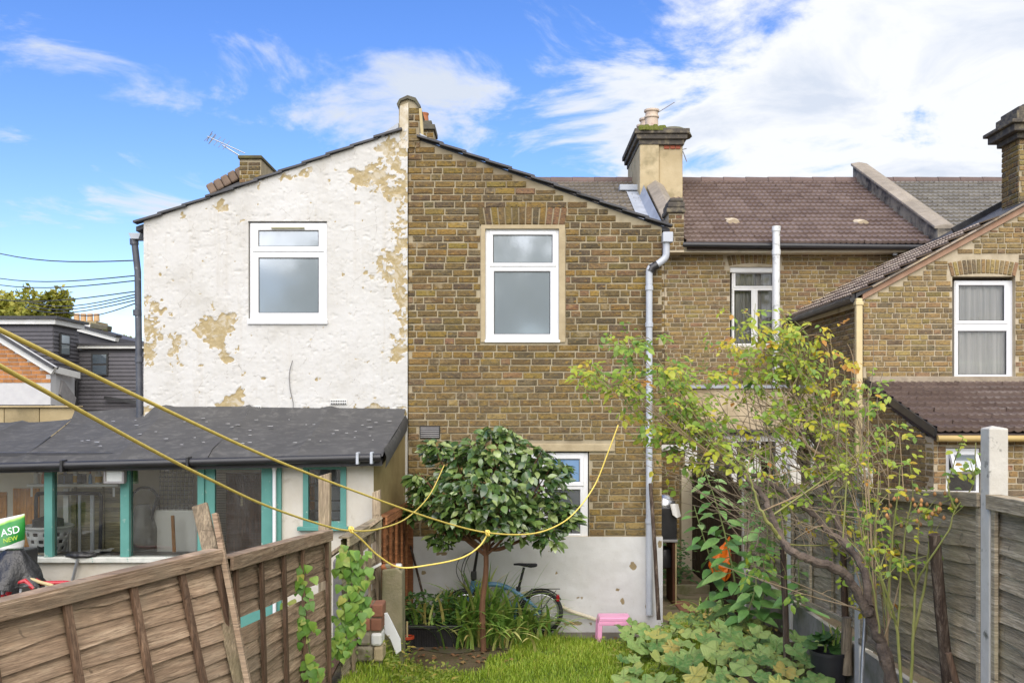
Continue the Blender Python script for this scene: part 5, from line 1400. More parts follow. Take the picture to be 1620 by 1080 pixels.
def fence_panel(label, A, B, h, side, leanA=0, leanB=0, pitch=.088, mat=W_L, bat=W_LD, battens=(0,.25,.5,.75,1), rail=True, skip=(), group=None, seed=1, pr=.020, wav=1.0, matf=None, name='lapped_fence'):
    """A, B: top ends; side = +1 when the near face looks to +x; boards lap downwards"""
    A, B = Vector(A), Vector(B); r = random.Random(seed)
    t = thing(name, label, 'fence', ((A+B)/2) - Vector((0,0,h)), group)
    d = (B-A); L = d.length; flat = Vector((d.x,d.y,0)).normalized(); nrm = Vector((flat.y,-flat.x,0))
    if nrm.x*side < 0: nrm = -nrm
    def pt(u, v, n):
        ln = leanA + (leanB-leanA)*u
        return A + d*u + Vector((ln*v, 0, -v)) + nrm*n
    nb_ = int(h/pitch)
    for i in range(nb_):
        if i in skip: continue
        v0 = i*pitch + .006; g = G(); n = 14; ph = r.uniform(0,6); am = r.uniform(.004,.011)*wav; sgn = r.uniform(-.010,.010)*wav
        ks = [r.uniform(.1,.9) for _ in range(2)]
        for k in range(n+1):
            u = k/n
            wv = am*math.sin(u*9+ph) + sgn*(u-.5) + sum(.007*wav*math.exp(-((u-q)/.05)**2) for q in ks)
            e = pitch + .014 + wv
            bow = .006*math.sin(u*7+ph*2)*wav
            g.v += [tuple(pt(u, v0, .004)), tuple(pt(u, v0+e*.5, pr*.5+bow*.5)), tuple(pt(u, v0+e, pr+bow)), tuple(pt(u, v0+e+.001, pr*.5+bow))]
        for k in range(n):
            b = k*4
            for q in range(3): g.f.append((b+q, b+4+q, b+5+q, b+1+q) if side > 0 else (b+1+q, b+5+q, b+4+q, b+q))
        g.build('board', matf(i) if matf else mat, t, smooth=True)
    for u in battens:
        p0, p1 = pt(u, 0 if u not in (0,1) else -.0, .040), pt(u, h, .040)
        G().bar(p0, p1, .040, .022, nrm).build('batten', bat, t, bevel=.003)
    if rail:
        G().bar(pt(0,.028,.062), pt(1,.028,.062), .020, .068, (0,0,1)).build('rail', mat, t, bevel=.004)
        G().bar(pt(0,-.010,.03), pt(1,-.010,.03), .085, .014, (0,0,1)).build('capping', mat, t, bevel=.003)
    G().bar(pt(0,h-.03,.050), pt(1,h-.03,.050), .018, .045, (0,0,1)).build('rail', mat, t, bevel=.004)
    return t, pt
# left-hand run
near0 = P(-150, 985, 3.72)
far0 = P(334, 872, 5.42)
fence_panel('nearest left fence panel, leaning brown lapped boards cut by the photo edge', P(0,952,4.12) + (P(0,952,4.12)-far0)*.42, far0, 1.35, 1, .13, .22, .087, W_L, W_LD, (.03,.24,.45,.66,.84,.985), seed=3, group='left fence panels', skip=(9,))
A2, B2 = P(349,884,5.50), P(512,841,7.35)
fence_panel('second left fence panel with gap showing teal, beside the leaning stakes', A2, B2, 1.35, 1, .03, .02, .083, W_L, W_LD, (.06,.27,.48,.68,.97), seed=5, group='left fence panels', skip=(4,))
A3, B3 = P(538,852,7.62), P(592,822,8.95)
fence_panel('broken grey left fence panel between the two wooden posts', A3, B3, 1.15, 1, .0, 0, .086, W_R, W_GREY, (.22,.45,.7,.97), seed=7, group='left fence panels', skip=(2,6,9), matf=lambda i: W_R)
A4, B4 = P(600,819,9.05), P(644,796,10.93)
fence_panel('red-brown left fence panel nearest the brick house', A4, B4, 1.36, 1, 0, 0, .086, W_RED, W_RED, (.03,.22,.42,.63,.82,.98), seed=9, group='left fence panels')
# posts
def post(label, p, top, w, mat, lean=(0,0), bot=-.05, grp='wooden fence posts', nm='fence_post', chip=True):
    g = G(); x, y = p; s = w/2
    g.v = [(x+lean[0]*0+a*s, y+b*s, bot) for a, b in ((-1,-1),(1,-1),(1,1),(-1,1))] + [(x+lean[0]+a*s*.97, y+lean[1]+b*s*.97, top + (.012*a if chip else 0)) for a, b in ((-1,-1),(1,-1),(1,1),(-1,1))]
    g.f = [(3,2,1,0),(4,5,6,7),(0,1,5,4),(1,2,6,5),(2,3,7,6),(3,0,4,7)]
    return tag(g.build(nm, mat, bevel=.004), label, 'post', grp)
post('tall wooden post between second panel and the broken panel', (X(514,7.45)+.0, 7.45), Z(750,7.45), .085, W_GREY)
post('shorter wooden post where the fence turns red-brown', (X(596,9.0), 9.0), Z(776,9.0), .075, W_GREY)
post('dark brown end post of the left fence against the house', (X(646,10.96)+.02, 10.90), Z(790,10.9), .075, W_RED)
# two leaning stakes by the first panel
def stake(label, pts, w, d, mat, name='stake', grp=None, cat='stake'):
    g = G(); g.bar(pts[0], pts[1], w, d, (0,-1,.1)); return tag(g.build(name, mat, bevel=.004), label, cat, grp)
stake('split pale stake leaning in front of the teal door', (P(395,1130,5.25), P(316,798,5.55)), .085, .03, W_GREY, grp='stakes at the left fence')
stake('narrow stake leaning beside the split stake', (P(402,1130,5.2), P(340,812,5.48)), .03, .04, W_L, grp='stakes at the left fence')
stake('broken dark stake at the second panel edge', (P(398,1110,5.3), P(346,872,5.5)), .045, .03, W_LD, grp='stakes at the left fence')
stake('loose plank lying slanted behind the broken panel', (P(520,880,7.9), P(600,822,8.6)), .03, .09, W_GREY, cat='plank', name='plank')
stake('rotten plank slanting at the foot of the bindweed', (P(512,1080,7.6), P(562,985,8.4)), .07, .03, W_LD, cat='plank', name='plank')
stake('thin broken lath hanging over the bindweed', (P(556,1000,7.7), P(551,858,7.8)), .035, .02, W_GREY, cat='lath', name='lath')
stake('yellow cane leaning against the red-brown panel', (P(606,893,9.2), P(596,848,9.2)), .02, .02, M_PLANKC, cat='cane', name='cane')
# right-hand run: concrete posts, gravel boards, panels
RX = 2.6
RP = [5.44, 7.46, 9.30, 11.15]
TOPS = [(2.355,), (2.02,), (1.95,), (1.9,)]
LABS = ['tall speckled concrete fence post near the right edge', 'concrete fence post behind the rose bush trunk', 'concrete fence post behind the dark stake', 'farthest concrete fence post by the passage']
def rtopz(y): return 1.965 if y < 5.5 else 1.955 - (y-5.5)*.056
def slotted(label, y, top):
    g = G(); s = .052
    prof = [(-s,-s),(s,-s),(s,-.02),(s-.025,-.02),(s-.025,.02),(s,.02),(s,s),(-s,s)]
    n = len(prof)
    g.v = [(RX+.02+a, y+b, 0) for a, b in prof] + [(RX+.02+a, y+b, top-.02) for a, b in prof] + [(RX+.02, y, top)]
    g.f = [tuple(range(n))[::-1]] + [(i,(i+1)%n,n+(i+1)%n,n+i) for i in range(n)] + [(n+i,n+(i+1)%n,2*n) for i in range(n)]
    return tag(g.build('concrete_post', M_CONC, bevel=.006), label, 'post', 'concrete fence posts')
for y, tz, l in zip(RP, TOPS, LABS): slotted(l, y, tz[0])
slab_l = ['fence panel of grey lapped boards at the right edge', 'fence panel behind the green rose canes', 'fence panel behind the dark stake and rose trunk', 'farthest right fence panel beside the passage']
spans = [(3.45, RP[0]-.05), (RP[0]+.05, RP[1]-.05), (RP[1]+.05, RP[2]-.05), (RP[2]+.05, RP[3]-.05)]
for (a, b), l, sd in zip(spans, slab_l, (11,12,13,14)):
    za, zb = rtopz(a), rtopz(b)
    fence_panel(l, (RX+.02, a, za), (RX+.02, b, zb), min(za,zb)-.70, -1, 0, 0, .092, W_R, W_R, (.02,.98) if sd < 13 else (.02,.33,.66,.98), seed=sd, group='right fence panels', wav=1.0, pr=.019)
    tag(G().box(RX-.005, RX+.045, a, b, .10, .665).build('gravel_board', M_GRAVELB, bevel=.006), 'concrete gravel board under the ' + l.replace('fence panel', 'panel', 1), 'gravel board', 'gravel boards')
# passage boarding farther back
pb = thing('passage_fence', 'dark upright boards along the side passage behind the tall plant', 'fence', (RX, 13, 0))
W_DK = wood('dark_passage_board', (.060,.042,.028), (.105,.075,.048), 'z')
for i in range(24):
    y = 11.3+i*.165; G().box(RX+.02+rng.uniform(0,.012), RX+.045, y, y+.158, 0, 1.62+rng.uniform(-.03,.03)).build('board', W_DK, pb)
tag(G().box(X(1078,14.6), X(1098,14.6), 14.6, 14.8, 0, Z(742,14.6)).build('gate_post', M_INWALL, bevel=.01), 'buff upright pillar deep in the side passage', 'pillar')
stake('grey aluminium pole leaning in the side passage', (P(1212,960,11.6), P(1160,770,12.2)), .045, .02, M_ALU, 'metal_pole', cat='pole')
stake('brown plank leaning beside the aluminium pole', (P(1222,960,11.7), P(1176,782,12.3)), .07, .03, W_GREY, 'plank', cat='plank')
# garden stakes on the right
def rstake(label, base, top, r, mat, name='stake'):
    return tag(G().tube([base, base.lerp(top,.5)+Vector((rng.uniform(-.006,.006),0,0)), top], [r,r*.97,r*.92], 10).build(name, mat, smooth=True), label, 'stake', 'garden stakes')
W_STK = wood('dark_stake', (.075,.050,.036), (.20,.155,.115), 'z')
rstake('dark mottled stake standing among the squash leaves', P(1245,1060,8.2), P(1238,862,8.2), .026, W_STK)
rstake('dark brown stake leaning at the brick gable corner', P(1042,980,10.6), P(1029,764,10.85), .022, W_STK)
rstake('thick dark stake leaning against the fence at right', P(1500,1080,5.9), P(1478,845,5.75), .035, W_STK)
rstake('square cut stake behind the rose trunk', P(1340,1066,7.6), P(1340,976,7.6), .042, W_GREY)
rstake('brown rod rising behind the forked trunk', P(1338,1000,7.75), P(1334,868,7.75), .026, W_LD)
rstake('thin grey metal pole behind the black pot', P(1362,1110,6.9), P(1369,968,7.0), .014, M_ALU, 'metal_pole')
rstake('broken brown stake low by the right fence', P(1518,1100,5.6), P(1500,1032,5.6), .02, W_LD)
rstake('wooden pole leaning on the white base wall', P(676,968,10.6), P(647,853,10.9), .013, W_STK)

# ================================================================== THINGS IN THE YARD
# brick pier stub and rendered wall end by the fence
pr = thing('brick_pier', 'crumbling pier stub of red bricks and rubble beside the bindweed', 'pier', P(586,1045,8.15))
yb = 8.15
M_RUB = mk('rubble_stone', (.30,.27,.20), (.20,.175,.12), 6, .95, .6, .012, 30, dirt=(.10,.09,.04), dirt_scale=4)
M_PBR = mk('faded_red_brick', (.33,.145,.085), (.25,.11,.07), 9, .9, .5, .008, 40, vary=.2, dirt=(.36,.26,.18), dirt_scale=12, dirt_lo=.6, dirt_hi=.8)
G().box(X(571,yb), X(602,yb), yb+.02, yb+.22, .2, Z(957,yb)).build('mortar_core', M_RUB, pr)
for j, (y0, y1) in enumerate(((956,976),(978,998))):
    for i in range(2):
        a = 570-j*2+i*18; G().box(X(a,yb), X(a+17.3,yb), yb, yb+.22, Z(y1,yb), Z(y0,yb)).build('brick', M_PBR, pr, bevel=.012)
for (a,b,c,d,m) in ((566,586,1000,1020,M_RUB),(587,604,1001,1021,M_UPVC_FAR),(563,590,1022,1046,M_RUB),(591,606,1022,1046,M_FILLET)):
    G().box(X(a,yb), X(b,yb), yb-.012, yb+.2, Z(d,yb), Z(c,yb)).build('stone', m, pr, bevel=.02)
wsn = thing('wall_stub', 'short mossy rendered wall end in front of the red fence panel', 'wall', P(622,1030,8.75))
M_MOSSR = mk('mossy_render', (.27,.235,.15), (.19,.17,.10), 5, .95, .6, .01, 40, dirt=(.12,.13,.045), dirt_scale=3, dirt_lo=.45, dirt_hi=.65)
g = G().prism([(X(603,8.75),.2),(X(637,8.75),.2),(X(636,8.75),Z(905,8.75)),(X(628,8.75),Z(898,8.75)),(X(604,8.75),Z(901,8.75))], 8.75, 9.0); g.build('wall_end', M_MOSSR, wsn, bevel=.015)
G().bar(P(577,905,8.6), P(603,891,8.6), .06, .02).build('white_board', M_UPVC_FAR, wsn, bevel=.004)
for (px,py,c) in ((607,897,M_TERRA),(613,896,M_RUB),(622,896,M_PBR),(629,896,M_UPVC_FAR)): G().box(X(px,8.75)-.03, X(px,8.75)+.03, 8.77, 8.85, Z(py+4,8.75), Z(py-3,8.75)).build('rubble', c, wsn, bevel=.012)
# bits of rubble behind the bindweed
tag(G().box(X(526,8.6), X(566,8.6), 8.6, 8.9, 0, Z(884,8.6)).build('grey_block', mk('grey_block', (.20,.195,.185), (.13,.125,.115), 5, .95, .6, .02, 20), bevel=.03), 'grey concrete block stack in shade behind the tall wooden post', 'block')
# white offcut board
g = G().prism([(X(a,8.6),Z(b,8.6)) for a, b in ((607,969),(613,968),(634,1010),(635,1028),(627,1034),(618,1010),(609,1000))], 8.58, 8.605)
tag(g.build('plastic_offcut', M_UPVC, bevel=.004), 'curved white plastic offcut leaning on the wall stub', 'panel')
# pot
pt_ = thing('flower_pot', 'small black pot with red rim and a cane', 'pot', P(644,1030,10.1))
cb = P(644,1029,10.1); cb.z = 0
M_REDR = mk('red_plastic', (.50,.07,.025), None, 8, .5, .05)
G().lathe(cb, [(.05,0),(.066,.15)], 18).build('pot_body', M_BLACKP, pt_, smooth=True)
G().lathe(cb+Vector((0,0,.135)), [(.068,0),(.073,.005),(.073,.028),(.062,.03),(.06,.012)], 18).build('rim', M_REDR, pt_, smooth=True)
G().tube([cb+Vector((0,0,.1)), cb+Vector((0,0,.31))], .010, 8).build('cane', M_PLANKC, pt_)
# trough
tr = thing('planter_trough', 'long black ribbed trough planter beside the small pot', 'planter', P(690,1022,10.35))
ty = 10.30; a, b = X(636,ty), X(736,ty)
g = G(); prof = [(ty,.0),(ty-.035,.20),(ty-.05,.20),(ty-.05,.235),(ty+.28,.235),(ty+.28,.20),(ty+.265,.20),(ty+.23,.0)]
g.prismx(prof, a, b); g.build('trough_body', M_BLACKP, tr, bevel=.006)
for i in range(24):
    x = a+.03+i*(b-a-.06)/23; G().bar((x,ty-.004,.01),(x,ty-.038,.19), .009, .008, (0,-1,0)).build('rib', M_BLACKP, tr)
# pink stool
stl = thing('step_stool', 'small pink plastic step stool at the white wall base', 'stool', P(970,1012,10.63))
M_PINK = mk('pink_plastic', (.80,.36,.55), (.76,.33,.52), 3, .4, .03, .002, 20)
sy = 10.58; x0, x1 = X(945,sy), X(998,sy); zt = .275
g = G().prism([(x0,zt-.055),(x0+.014,zt),(x1-.014,zt),(x1,zt-.055)], sy-.12, sy+.12); g.build('seat', M_PINK, stl, bevel=.014)
G().box(x0+.002, x1-.002, sy-.122, sy-.108, zt-.085, zt-.05).build('apron', M_PINK, stl, bevel=.005); G().box(x0+.002, x1-.002, sy+.108, sy+.122, zt-.085, zt-.05).build('apron', M_PINK, stl, bevel=.005)
for sx in (0,1):
    for syy in (-1,1):
        xa = x0-.006 if sx == 0 else x1-.044
        g = G(); zz = [0,zt-.06]; 
        xb = xa + (-.008 if sx == 0 else .008)
        y0_, y1_ = (sy-.128, sy-.085) if syy < 0 else (sy+.085, sy+.128)
        g.v = [(xb,y0_,0),(xb+.048,y0_,0),(xb+.048,y1_,0),(xb,y1_,0),(xa,y0_+.008,zz[1]),(xa+.052,y0_+.008,zz[1]),(xa+.052,y1_-.008,zz[1]),(xa,y1_-.008,zz[1])]
        g.f = [(3,2,1,0),(4,5,6,7),(0,1,5,4),(1,2,6,5),(2,3,7,6),(3,0,4,7)]; g.build('leg', M_PINK, stl, bevel=.008)
tag(G().tube(smoothline([P(884,957,10.93), P(905,967,10.93), P(930,975,10.92), P(946,981,10.9)], 4), [.022]*13, 8).build('drain_pipe', M_FASCIA, smooth=True), 'slim cream waste pipe sloping along the white base wall', 'pipe')
# bicycle -----------------------------------------------------------------
bk2 = thing('folding_bicycle', 'blue folding bicycle with black saddle and rear rack against the white wall', 'bicycle', P(795,1000,10.68))
BY = 10.68; bp = lambda px, py, o=0: P(px, py, BY+o)
M_BLUE = mk('blue_bike_paint', (.15,.30,.45), (.11,.25,.40), 4, .3, .05, .002, 20)
M_RUBBER = mk('tyre_rubber', (.018,.018,.018), (.03,.03,.03), 9, .75, .2, .002, 60)
M_STEEL = mk('bright_steel', (.55,.56,.57), None, 9, .3, .03, metal=.9)
WR = .215
for (px, nm) in ((856,'rear'),(737,'front')):
    c = bp(px, 968)
    w_ = link('wheel', None, c, bk2)
    G().torus(c, WR, .021, (0,1,0), 44, 10).build('tyre', M_RUBBER, w_, smooth=True)
    G().torus(c, WR-.028, .009, (0,1,0), 44, 8).build('rim', M_STEEL, w_, smooth=True)
    g = G()
    for k in range(18):
        a = 2*math.pi*k/18; s = .022 if k % 2 else -.022
        g.tube([c+Vector((math.cos(a+.5)*.02, s, math.sin(a+.5)*.02)), c+Vector((math.cos(a)*(WR-.03), 0, math.sin(a)*(WR-.03)))], .0022, 4)
    sp_ = g.build('spokes', M_STEEL, w_); sp_['kind'] = 'stuff'
    G().tube([c+Vector((0,-.045,0)), c+Vector((0,.045,0))], .016, 10).build('hub', M_GASKET, w_, smooth=True)
    G().torus(c, WR+.034, .010, (0,1,0), 24, 6, -1.9 if nm == 'rear' else -1.0, 1.0 if nm == 'rear' else 1.9).build('mudguard', M_BLACKP, bk2, smooth=True)
fr2 = G().tube(smoothline([bp(747,930), bp(768,924), bp(792,925), bp(815,935), bp(838,952), bp(856,968)], 5), [.026]*16+[.022]*5+[.016]*5, 10).build('frame', M_BLUE, bk2, smooth=True)
G().tube([bp(820,928), bp(813,985)], .020, 10).build('seat_tube', M_BLUE, bk2, smooth=True)
for s in (-.045,.045): 
    G().tube([bp(813,982), bp(835,976,s), bp(856,968,s)], .009, 8).build('chain_stay', M_BLUE, bk2, smooth=True)
    G().tube([bp(747,930,s*.5), bp(741,945,s), bp(737,968,s)], [.014,.012,.009], 8).build('fork_blade', M_BLUE, bk2, smooth=True)
G().tube([bp(793,926), bp(805,950), bp(813,978)], .016, 8).build('down_tube', M_BLUE, bk2, smooth=True)
G().tube([bp(749,918), bp(745,938)], .026, 10).build('head_tube', M_BLUE, bk2, smooth=True)
G().tube([bp(748,921), bp(750,905), bp(756,868)], [.018,.017,.014], 8).build('handlebar_post', M_BLACKP, bk2, smooth=True)
G().box(*[q for p in zip(bp(745,916), bp(754,903)) for q in sorted(p)][0:2], BY-.03, BY+.03, Z(916,BY), Z(903,BY)).build('folding_clamp', M_BLACKP, bk2, bevel=.008)
hb0 = bp(757,867); G().tube([hb0+Vector((.03,-.24,.0)), hb0+Vector((0,-.08,0)), hb0, hb0+Vector((0,.08,0)), hb0+Vector((.03,.22,0))], .012, 8).build('handlebar', M_BLACKP, bk2, smooth=True)
for s in (-1,1): G().tube([hb0+Vector((.03,s*.23,0)), hb0+Vector((.035,s*.14,0))], .017, 8).build('grip', M_BLACKP, bk2, smooth=True)
for k, dx in enumerate((0,-8,4)): G().tube(smoothline([hb0+Vector((0,-.1+.08*k,0)), bp(738+dx,880), bp(730+dx,905), bp(738,935), bp(740,948)], 5), .004, 5).build('brake_cable', M_BLACKP, bk2)
G().tube([bp(820,932), bp(829,897)], .0145, 10).build('seat_post', M_BLACKP, bk2, smooth=True)
G().tube([bp(819.5,934), bp(820.5,928)], .026, 10).build('seat_clamp', M_BLACKP, bk2, smooth=True)
g = G(); rows = [(-.125,.018,.016,.012),(-.07,.026,.022,.014),(0,.045,.03,.006),(.06,.075,.036,.0),(.11,.072,.03,.004),(.128,.045,.018,.006)]
sc_ = bp(831,894)
for (u, hw, th, dz) in rows:
    for k in range(10):
        a = 2*math.pi*k/10; g.v.append((sc_.x+u, sc_.y+hw*math.cos(a), sc_.z+dz+th*.6*math.sin(a)))
for j in range(5):
    for k in range(10): g.f.append((j*10+k, j*10+(k+1)%10, j*10+10+(k+1)%10, j*10+10+k))
g.f += [tuple(range(10))[::-1], tuple(50+k for k in range(10))]; g.build('saddle', M_RUBBER, bk2, smooth=True)
rk2 = G(); 
for s in (-.05,-.017,.017,.05): rk2.tube([bp(840,931,s), bp(886,931,s)], .005, 6)
for px in (842,855,870,885): rk2.tube([bp(px,931,-.05), bp(px,931,.05)], .005, 6)
for s in (-.055,.055):
    rk2.tube([bp(856,966,s), bp(858,932,s)], .004, 6); rk2.tube([bp(856,966,s), bp(880,933,s)], .004, 6); rk2.tube([bp(823,945,s*.3), bp(841,932,s)], .004, 6)
rk2.build('rear_rack', M_BLACKP, bk2)
G().box(X(880,BY), X(885,BY), BY-.03, BY+.03, Z(950,BY), Z(940,BY)).build('reflector', mk('red_reflector', (.35,.01,.02), None, 9, .2, 0), bk2, bevel=.004)
cw = bp(814,980); G().torus(cw+Vector((0,-.05,0)), .075, .006, (0,1,0), 28, 6).build('chainwheel', M_GASKET, bk2, smooth=True)
G().tube([cw+Vector((0,-.06,0)), cw+Vector((-.12,-.07,-.06))], .009, 6).build('crank', M_STEEL, bk2); G().tube([cw+Vector((0,.06,0)), cw+Vector((.12,.07,.06))], .009, 6).build('crank', M_STEEL, bk2)
G().box(cw.x-.16, cw.x-.09, BY-.15, BY-.07, cw.z-.075, cw.z-.055).build('pedal', M_BLACKP, bk2, bevel=.006)
# side passage: barbecue cabinet, bag, paving
Yq = 12.4
cb_ = thing('barbecue_cabinet', 'dark cabinet with silver domed lid beside the passage corner', 'barbecue', P(1058,942,Yq))
G().box(X(1040,Yq), X(1071,Yq), Yq, Yq+.5, Z(855,Yq), Z(803,Yq)).build('cabinet', M_BLACKP, cb_, bevel=.01)
G().box(X(1040,Yq), X(1072,Yq), Yq-.02, Yq+.52, Z(857,Yq), Z(853,Yq)).build('shelf', mk('grey_enamel', (.35,.35,.35), None, 9, .4, 0), cb_, bevel=.004)
G().box(X(1064,Yq), X(1068,Yq), Yq, Yq+.5, .02, Z(858,Yq)).build('side_board', M_BRN, cb_); G().box(X(1068.3,Yq), X(1070.5,Yq), Yq, Yq+.5, .02, Z(858,Yq)).build('side_board', M_PLANKC, cb_)
G().lathe(P(1050,880,Yq+.2), [(.02,-.15),(.12,-.12),(.13,0),(.10,.1),(.02,.14)], 14).build('gas_bottle', M_BLACKP, cb_, smooth=True)
g = G(); c = P(1049,801,Yq+.2); g.lathe(c, [(.155,0),(.158,.02),(.145,.07),(.11,.12),(.06,.15),(.012,.16)], 20); g.build('dome_lid', mk('polished_steel', (.62,.63,.65), None, 5, .22, .05, metal=.9), cb_, smooth=True)
g = G(); r_ = random.Random(6); c = P(1066,799,Yq-.02)
for j in range(9):
    for i in range(6): g.v.append((c.x-.05+i*.02+.006*j*.6, c.y-.02*math.sin(i*1.6)-.004*j, c.z+.02-.022*j*(1-.08*abs(i-3))))
g.f = [(j*6+i,j*6+i+1,j*6+7+i,j*6+6+i) for j in range(8) for i in range(5)]; g.build('cloth', M_UPVC_FAR, cb_, smooth='all')
ob = thing('orange_bag', 'crumpled orange plastic bag hanging behind the tall leafy plant', 'bag', P(1142,915,12.0))
g = G(); n, m = 22, 12; c = P(1144,916,12.05); ro_ = random.Random(3)
for j in range(m+1):
    v = j/m; w_ = np.interp(v, [0,.15,.4,.6,.8,1], [.06,.12,.17,.13,.05,.006])
    for k in range(n):
        a = 2*math.pi*k/n; q = w_*(1+.30*math.sin(a*3+v*2)+.22*math.sin(a*7-v*5))*ro_.uniform(.86,1.14); g.v.append((c.x+q*math.cos(a)+.075*v*v, c.y+q*.4*math.sin(a), c.z+.50*v+.02*math.sin(a*5)))
for j in range(m):
    for k in range(n): g.f.append((j*n+k, j*n+(k+1)%n, (j+1)*n+(k+1)%n, (j+1)*n+k))
g.f += [tuple(range(n))[::-1], tuple(m*n+k for k in range(n))]
g.build('bag_body', mk('orange_plastic', (.85,.20,.012), (.70,.15,.01), 7, .4, .6, .02, 12), ob)
pav = link('paving', None, (2.2, 12.6, .0)); pav['kind'] = 'structure'
M_SLAB = mk('mossy_paving_slab', (.25,.20,.12), (.18,.145,.085), 3, .85, .4, .006, 30, dirt=(.10,.11,.04), dirt_scale=3, dirt_lo=.5, dirt_hi=.65, vary=.15)
for j in range(6):
    for i in range(2):
        x = 1.68+i*.46; y = 11.15+j*.62
        G().box(x, x+.45, y, y+.61, -.02, .03+rng.uniform(-.004,.004) + (.10 if y > 13.2 else 0)).build('slab', M_SLAB, pav, bevel=.008)
G().box(2.02, 2.22, 11.0, 12.6, -.01, .045).build('brick_edging', M_PBR, pav, bevel=.01)
stp = G().box(1.66, 2.6, 13.15, 13.24, -.02, .145).build('step', M_MOSSR, pav, bevel=.01)
# concrete apron along the base wall
g = G(); n = 24
for i in range(n+1):
    x = -1.25 + i*(2.95/n); yf = 10.12+.10*math.sin(i*.9)+(.35 if x > .3 else 0)*min(1,(x-.3)*2) if True else 0
    g.v += [(x, yf, .006), (x, 11.0, .008)]
g.f = [(2*i,2*i+2,2*i+3,2*i+1) for i in range(n)]
tag(g.build('path', mk('damp_concrete', (.15,.125,.095), (.10,.082,.06), 3, .45, .5, .006, 30, dirt=(.09,.10,.04), dirt_scale=4, dirt_lo=.52, dirt_hi=.66)), kind='structure')

# ================================================================== CLOTHES LINES
M_ROPE = mk('yellow_line', (.86,.67,.15), (.72,.55,.11), 30, .5, .4, .002, 120)
M_ROPEC = mk('cream_line', (.62,.50,.24), (.54,.43,.20), 30, .6, .3, .002, 120)
def rope(label, pts, r, mat, name='clothes_line'):
    return tag(G().tube(smoothline([P(*p) for p in pts], 8), r, 8).build(name, mat, smooth='all'), label, 'clothes line', 'clothes lines')
rope('upper yellow clothes line from the left edge across to the rose bush', [(-60,494,1.35),(0,522,1.5),(228,632,2.1),(420,721,2.9),(560,776,3.7),(690,822,4.6),(770,842,5.2),(840,844,5.6),(885,829,5.8),(915,804,5.9),(942,765,6.0),(962,715,6.0),(978,672,6.0)], .0042, M_ROPE)
rope('lower yellow clothes line from the left edge up to the camellia', [(-60,548,1.45),(0,579,1.6),(230,706,2.3),(330,757,2.8),(420,799,3.4),(510,830,4.2),(555,839,4.7),(600,836,5.4),(645,818,6.6),(680,782,8.0),(703,735,9.2)], .0043, M_ROPE)
rope('slack yellow loop of line knotted between the other two lines', [(555,839,4.68),(572,853,4.75),(598,878,4.85),(632,897,4.95),(680,893,5.0),(730,882,5.1),(758,864,5.15),(772,843,5.18)], .0043, M_ROPE)
kn = random.Random(1)
for (px, py, Yk_, l) in ((556,838,4.66,'knot tying the slack loop to the lower line'), (772,843,5.16,'knot tying the slack loop to the upper line')):
    g = G(); c = P(px,py,Yk_); pts = [c+Vector((.009*math.cos(t*1.1)*(1+.3*math.sin(t)), .008*math.sin(t*1.7), .014*math.sin(t*.9))) for t in range(15)]
    g.tube(smoothline(pts,4), .0042, 6); tag(g.build('line_knot', M_ROPE, smooth='all'), l, 'knot')
# ================================================================== PLANTS
def leaf_tpl(w=.5, fold=.12, curl=.18, rows=(0,.22,.5,.8,1), wid=(.03,.72,1,.55,.0), jag=0):
    """unit leaf: base at origin, tip at +Y (length 1), normal +Z"""
    g = G()
    for y, k in zip(rows, wid):
        z = -curl*y*y; h = w*.5*k
        g.v += [(-h, y, z+fold*h*2), (0, y, z), (h, y, z+fold*h*2)]
    for j in range(len(rows)-1):
        for q in range(2): g.f.append((j*3+q, j*3+q+1, j*3+4+q, j*3+3+q))
    return g
def lobed_tpl(n=28, lobes=5, depth=.16, cup=.12):
    """broad lobed leaf, stalk joins near the back"""
    g = G(); g.v.append((0,.32,-.04))
    for ring in (.5, 1.0):
        for k in range(n):
            a = 2*math.pi*(k+.5)/n - math.pi/2
            rr = .5*(1 + depth*math.cos(lobes*(a-math.pi/2)))*(1 - .42*math.exp(-((abs(a+math.pi/2) if a < math.pi/2 else abs(a-1.5*math.pi))/.22)**2))*ring
            z = cup*(ring*.9)**2*.5 + .05*ring*math.cos(lobes*(a-math.pi/2)) + .02*ring*math.sin(a*9) - .10*ring**3*(.5+.5*math.sin(a))
            g.v.append((rr*math.cos(a), .40+rr*math.sin(a), z))
    for k in range(n):
        k2 = (k+1) % n; g.f.append((0, 1+k, 1+k2)); g.f.append((1+k, 1+n+k, 1+n+k2, 1+k2))
    return g
def leaf_M(p, tip, nrm, s, w=1):
    tip = Vector(tip).normalized(); nrm = Vector(nrm); nrm = nrm - tip*nrm.dot(tip)
    if nrm.length < 1e-3: nrm = tip.orthogonal()
    nrm.normalize(); sd = tip.cross(nrm)
    M = Matrix((( sd.x*s*w, tip.x*s, nrm.x*s, p[0]), (sd.y*s*w, tip.y*s, nrm.y*s, p[1]), (sd.z*s*w, tip.z*s, nrm.z*s, p[2]), (0,0,0,1)))
    return M
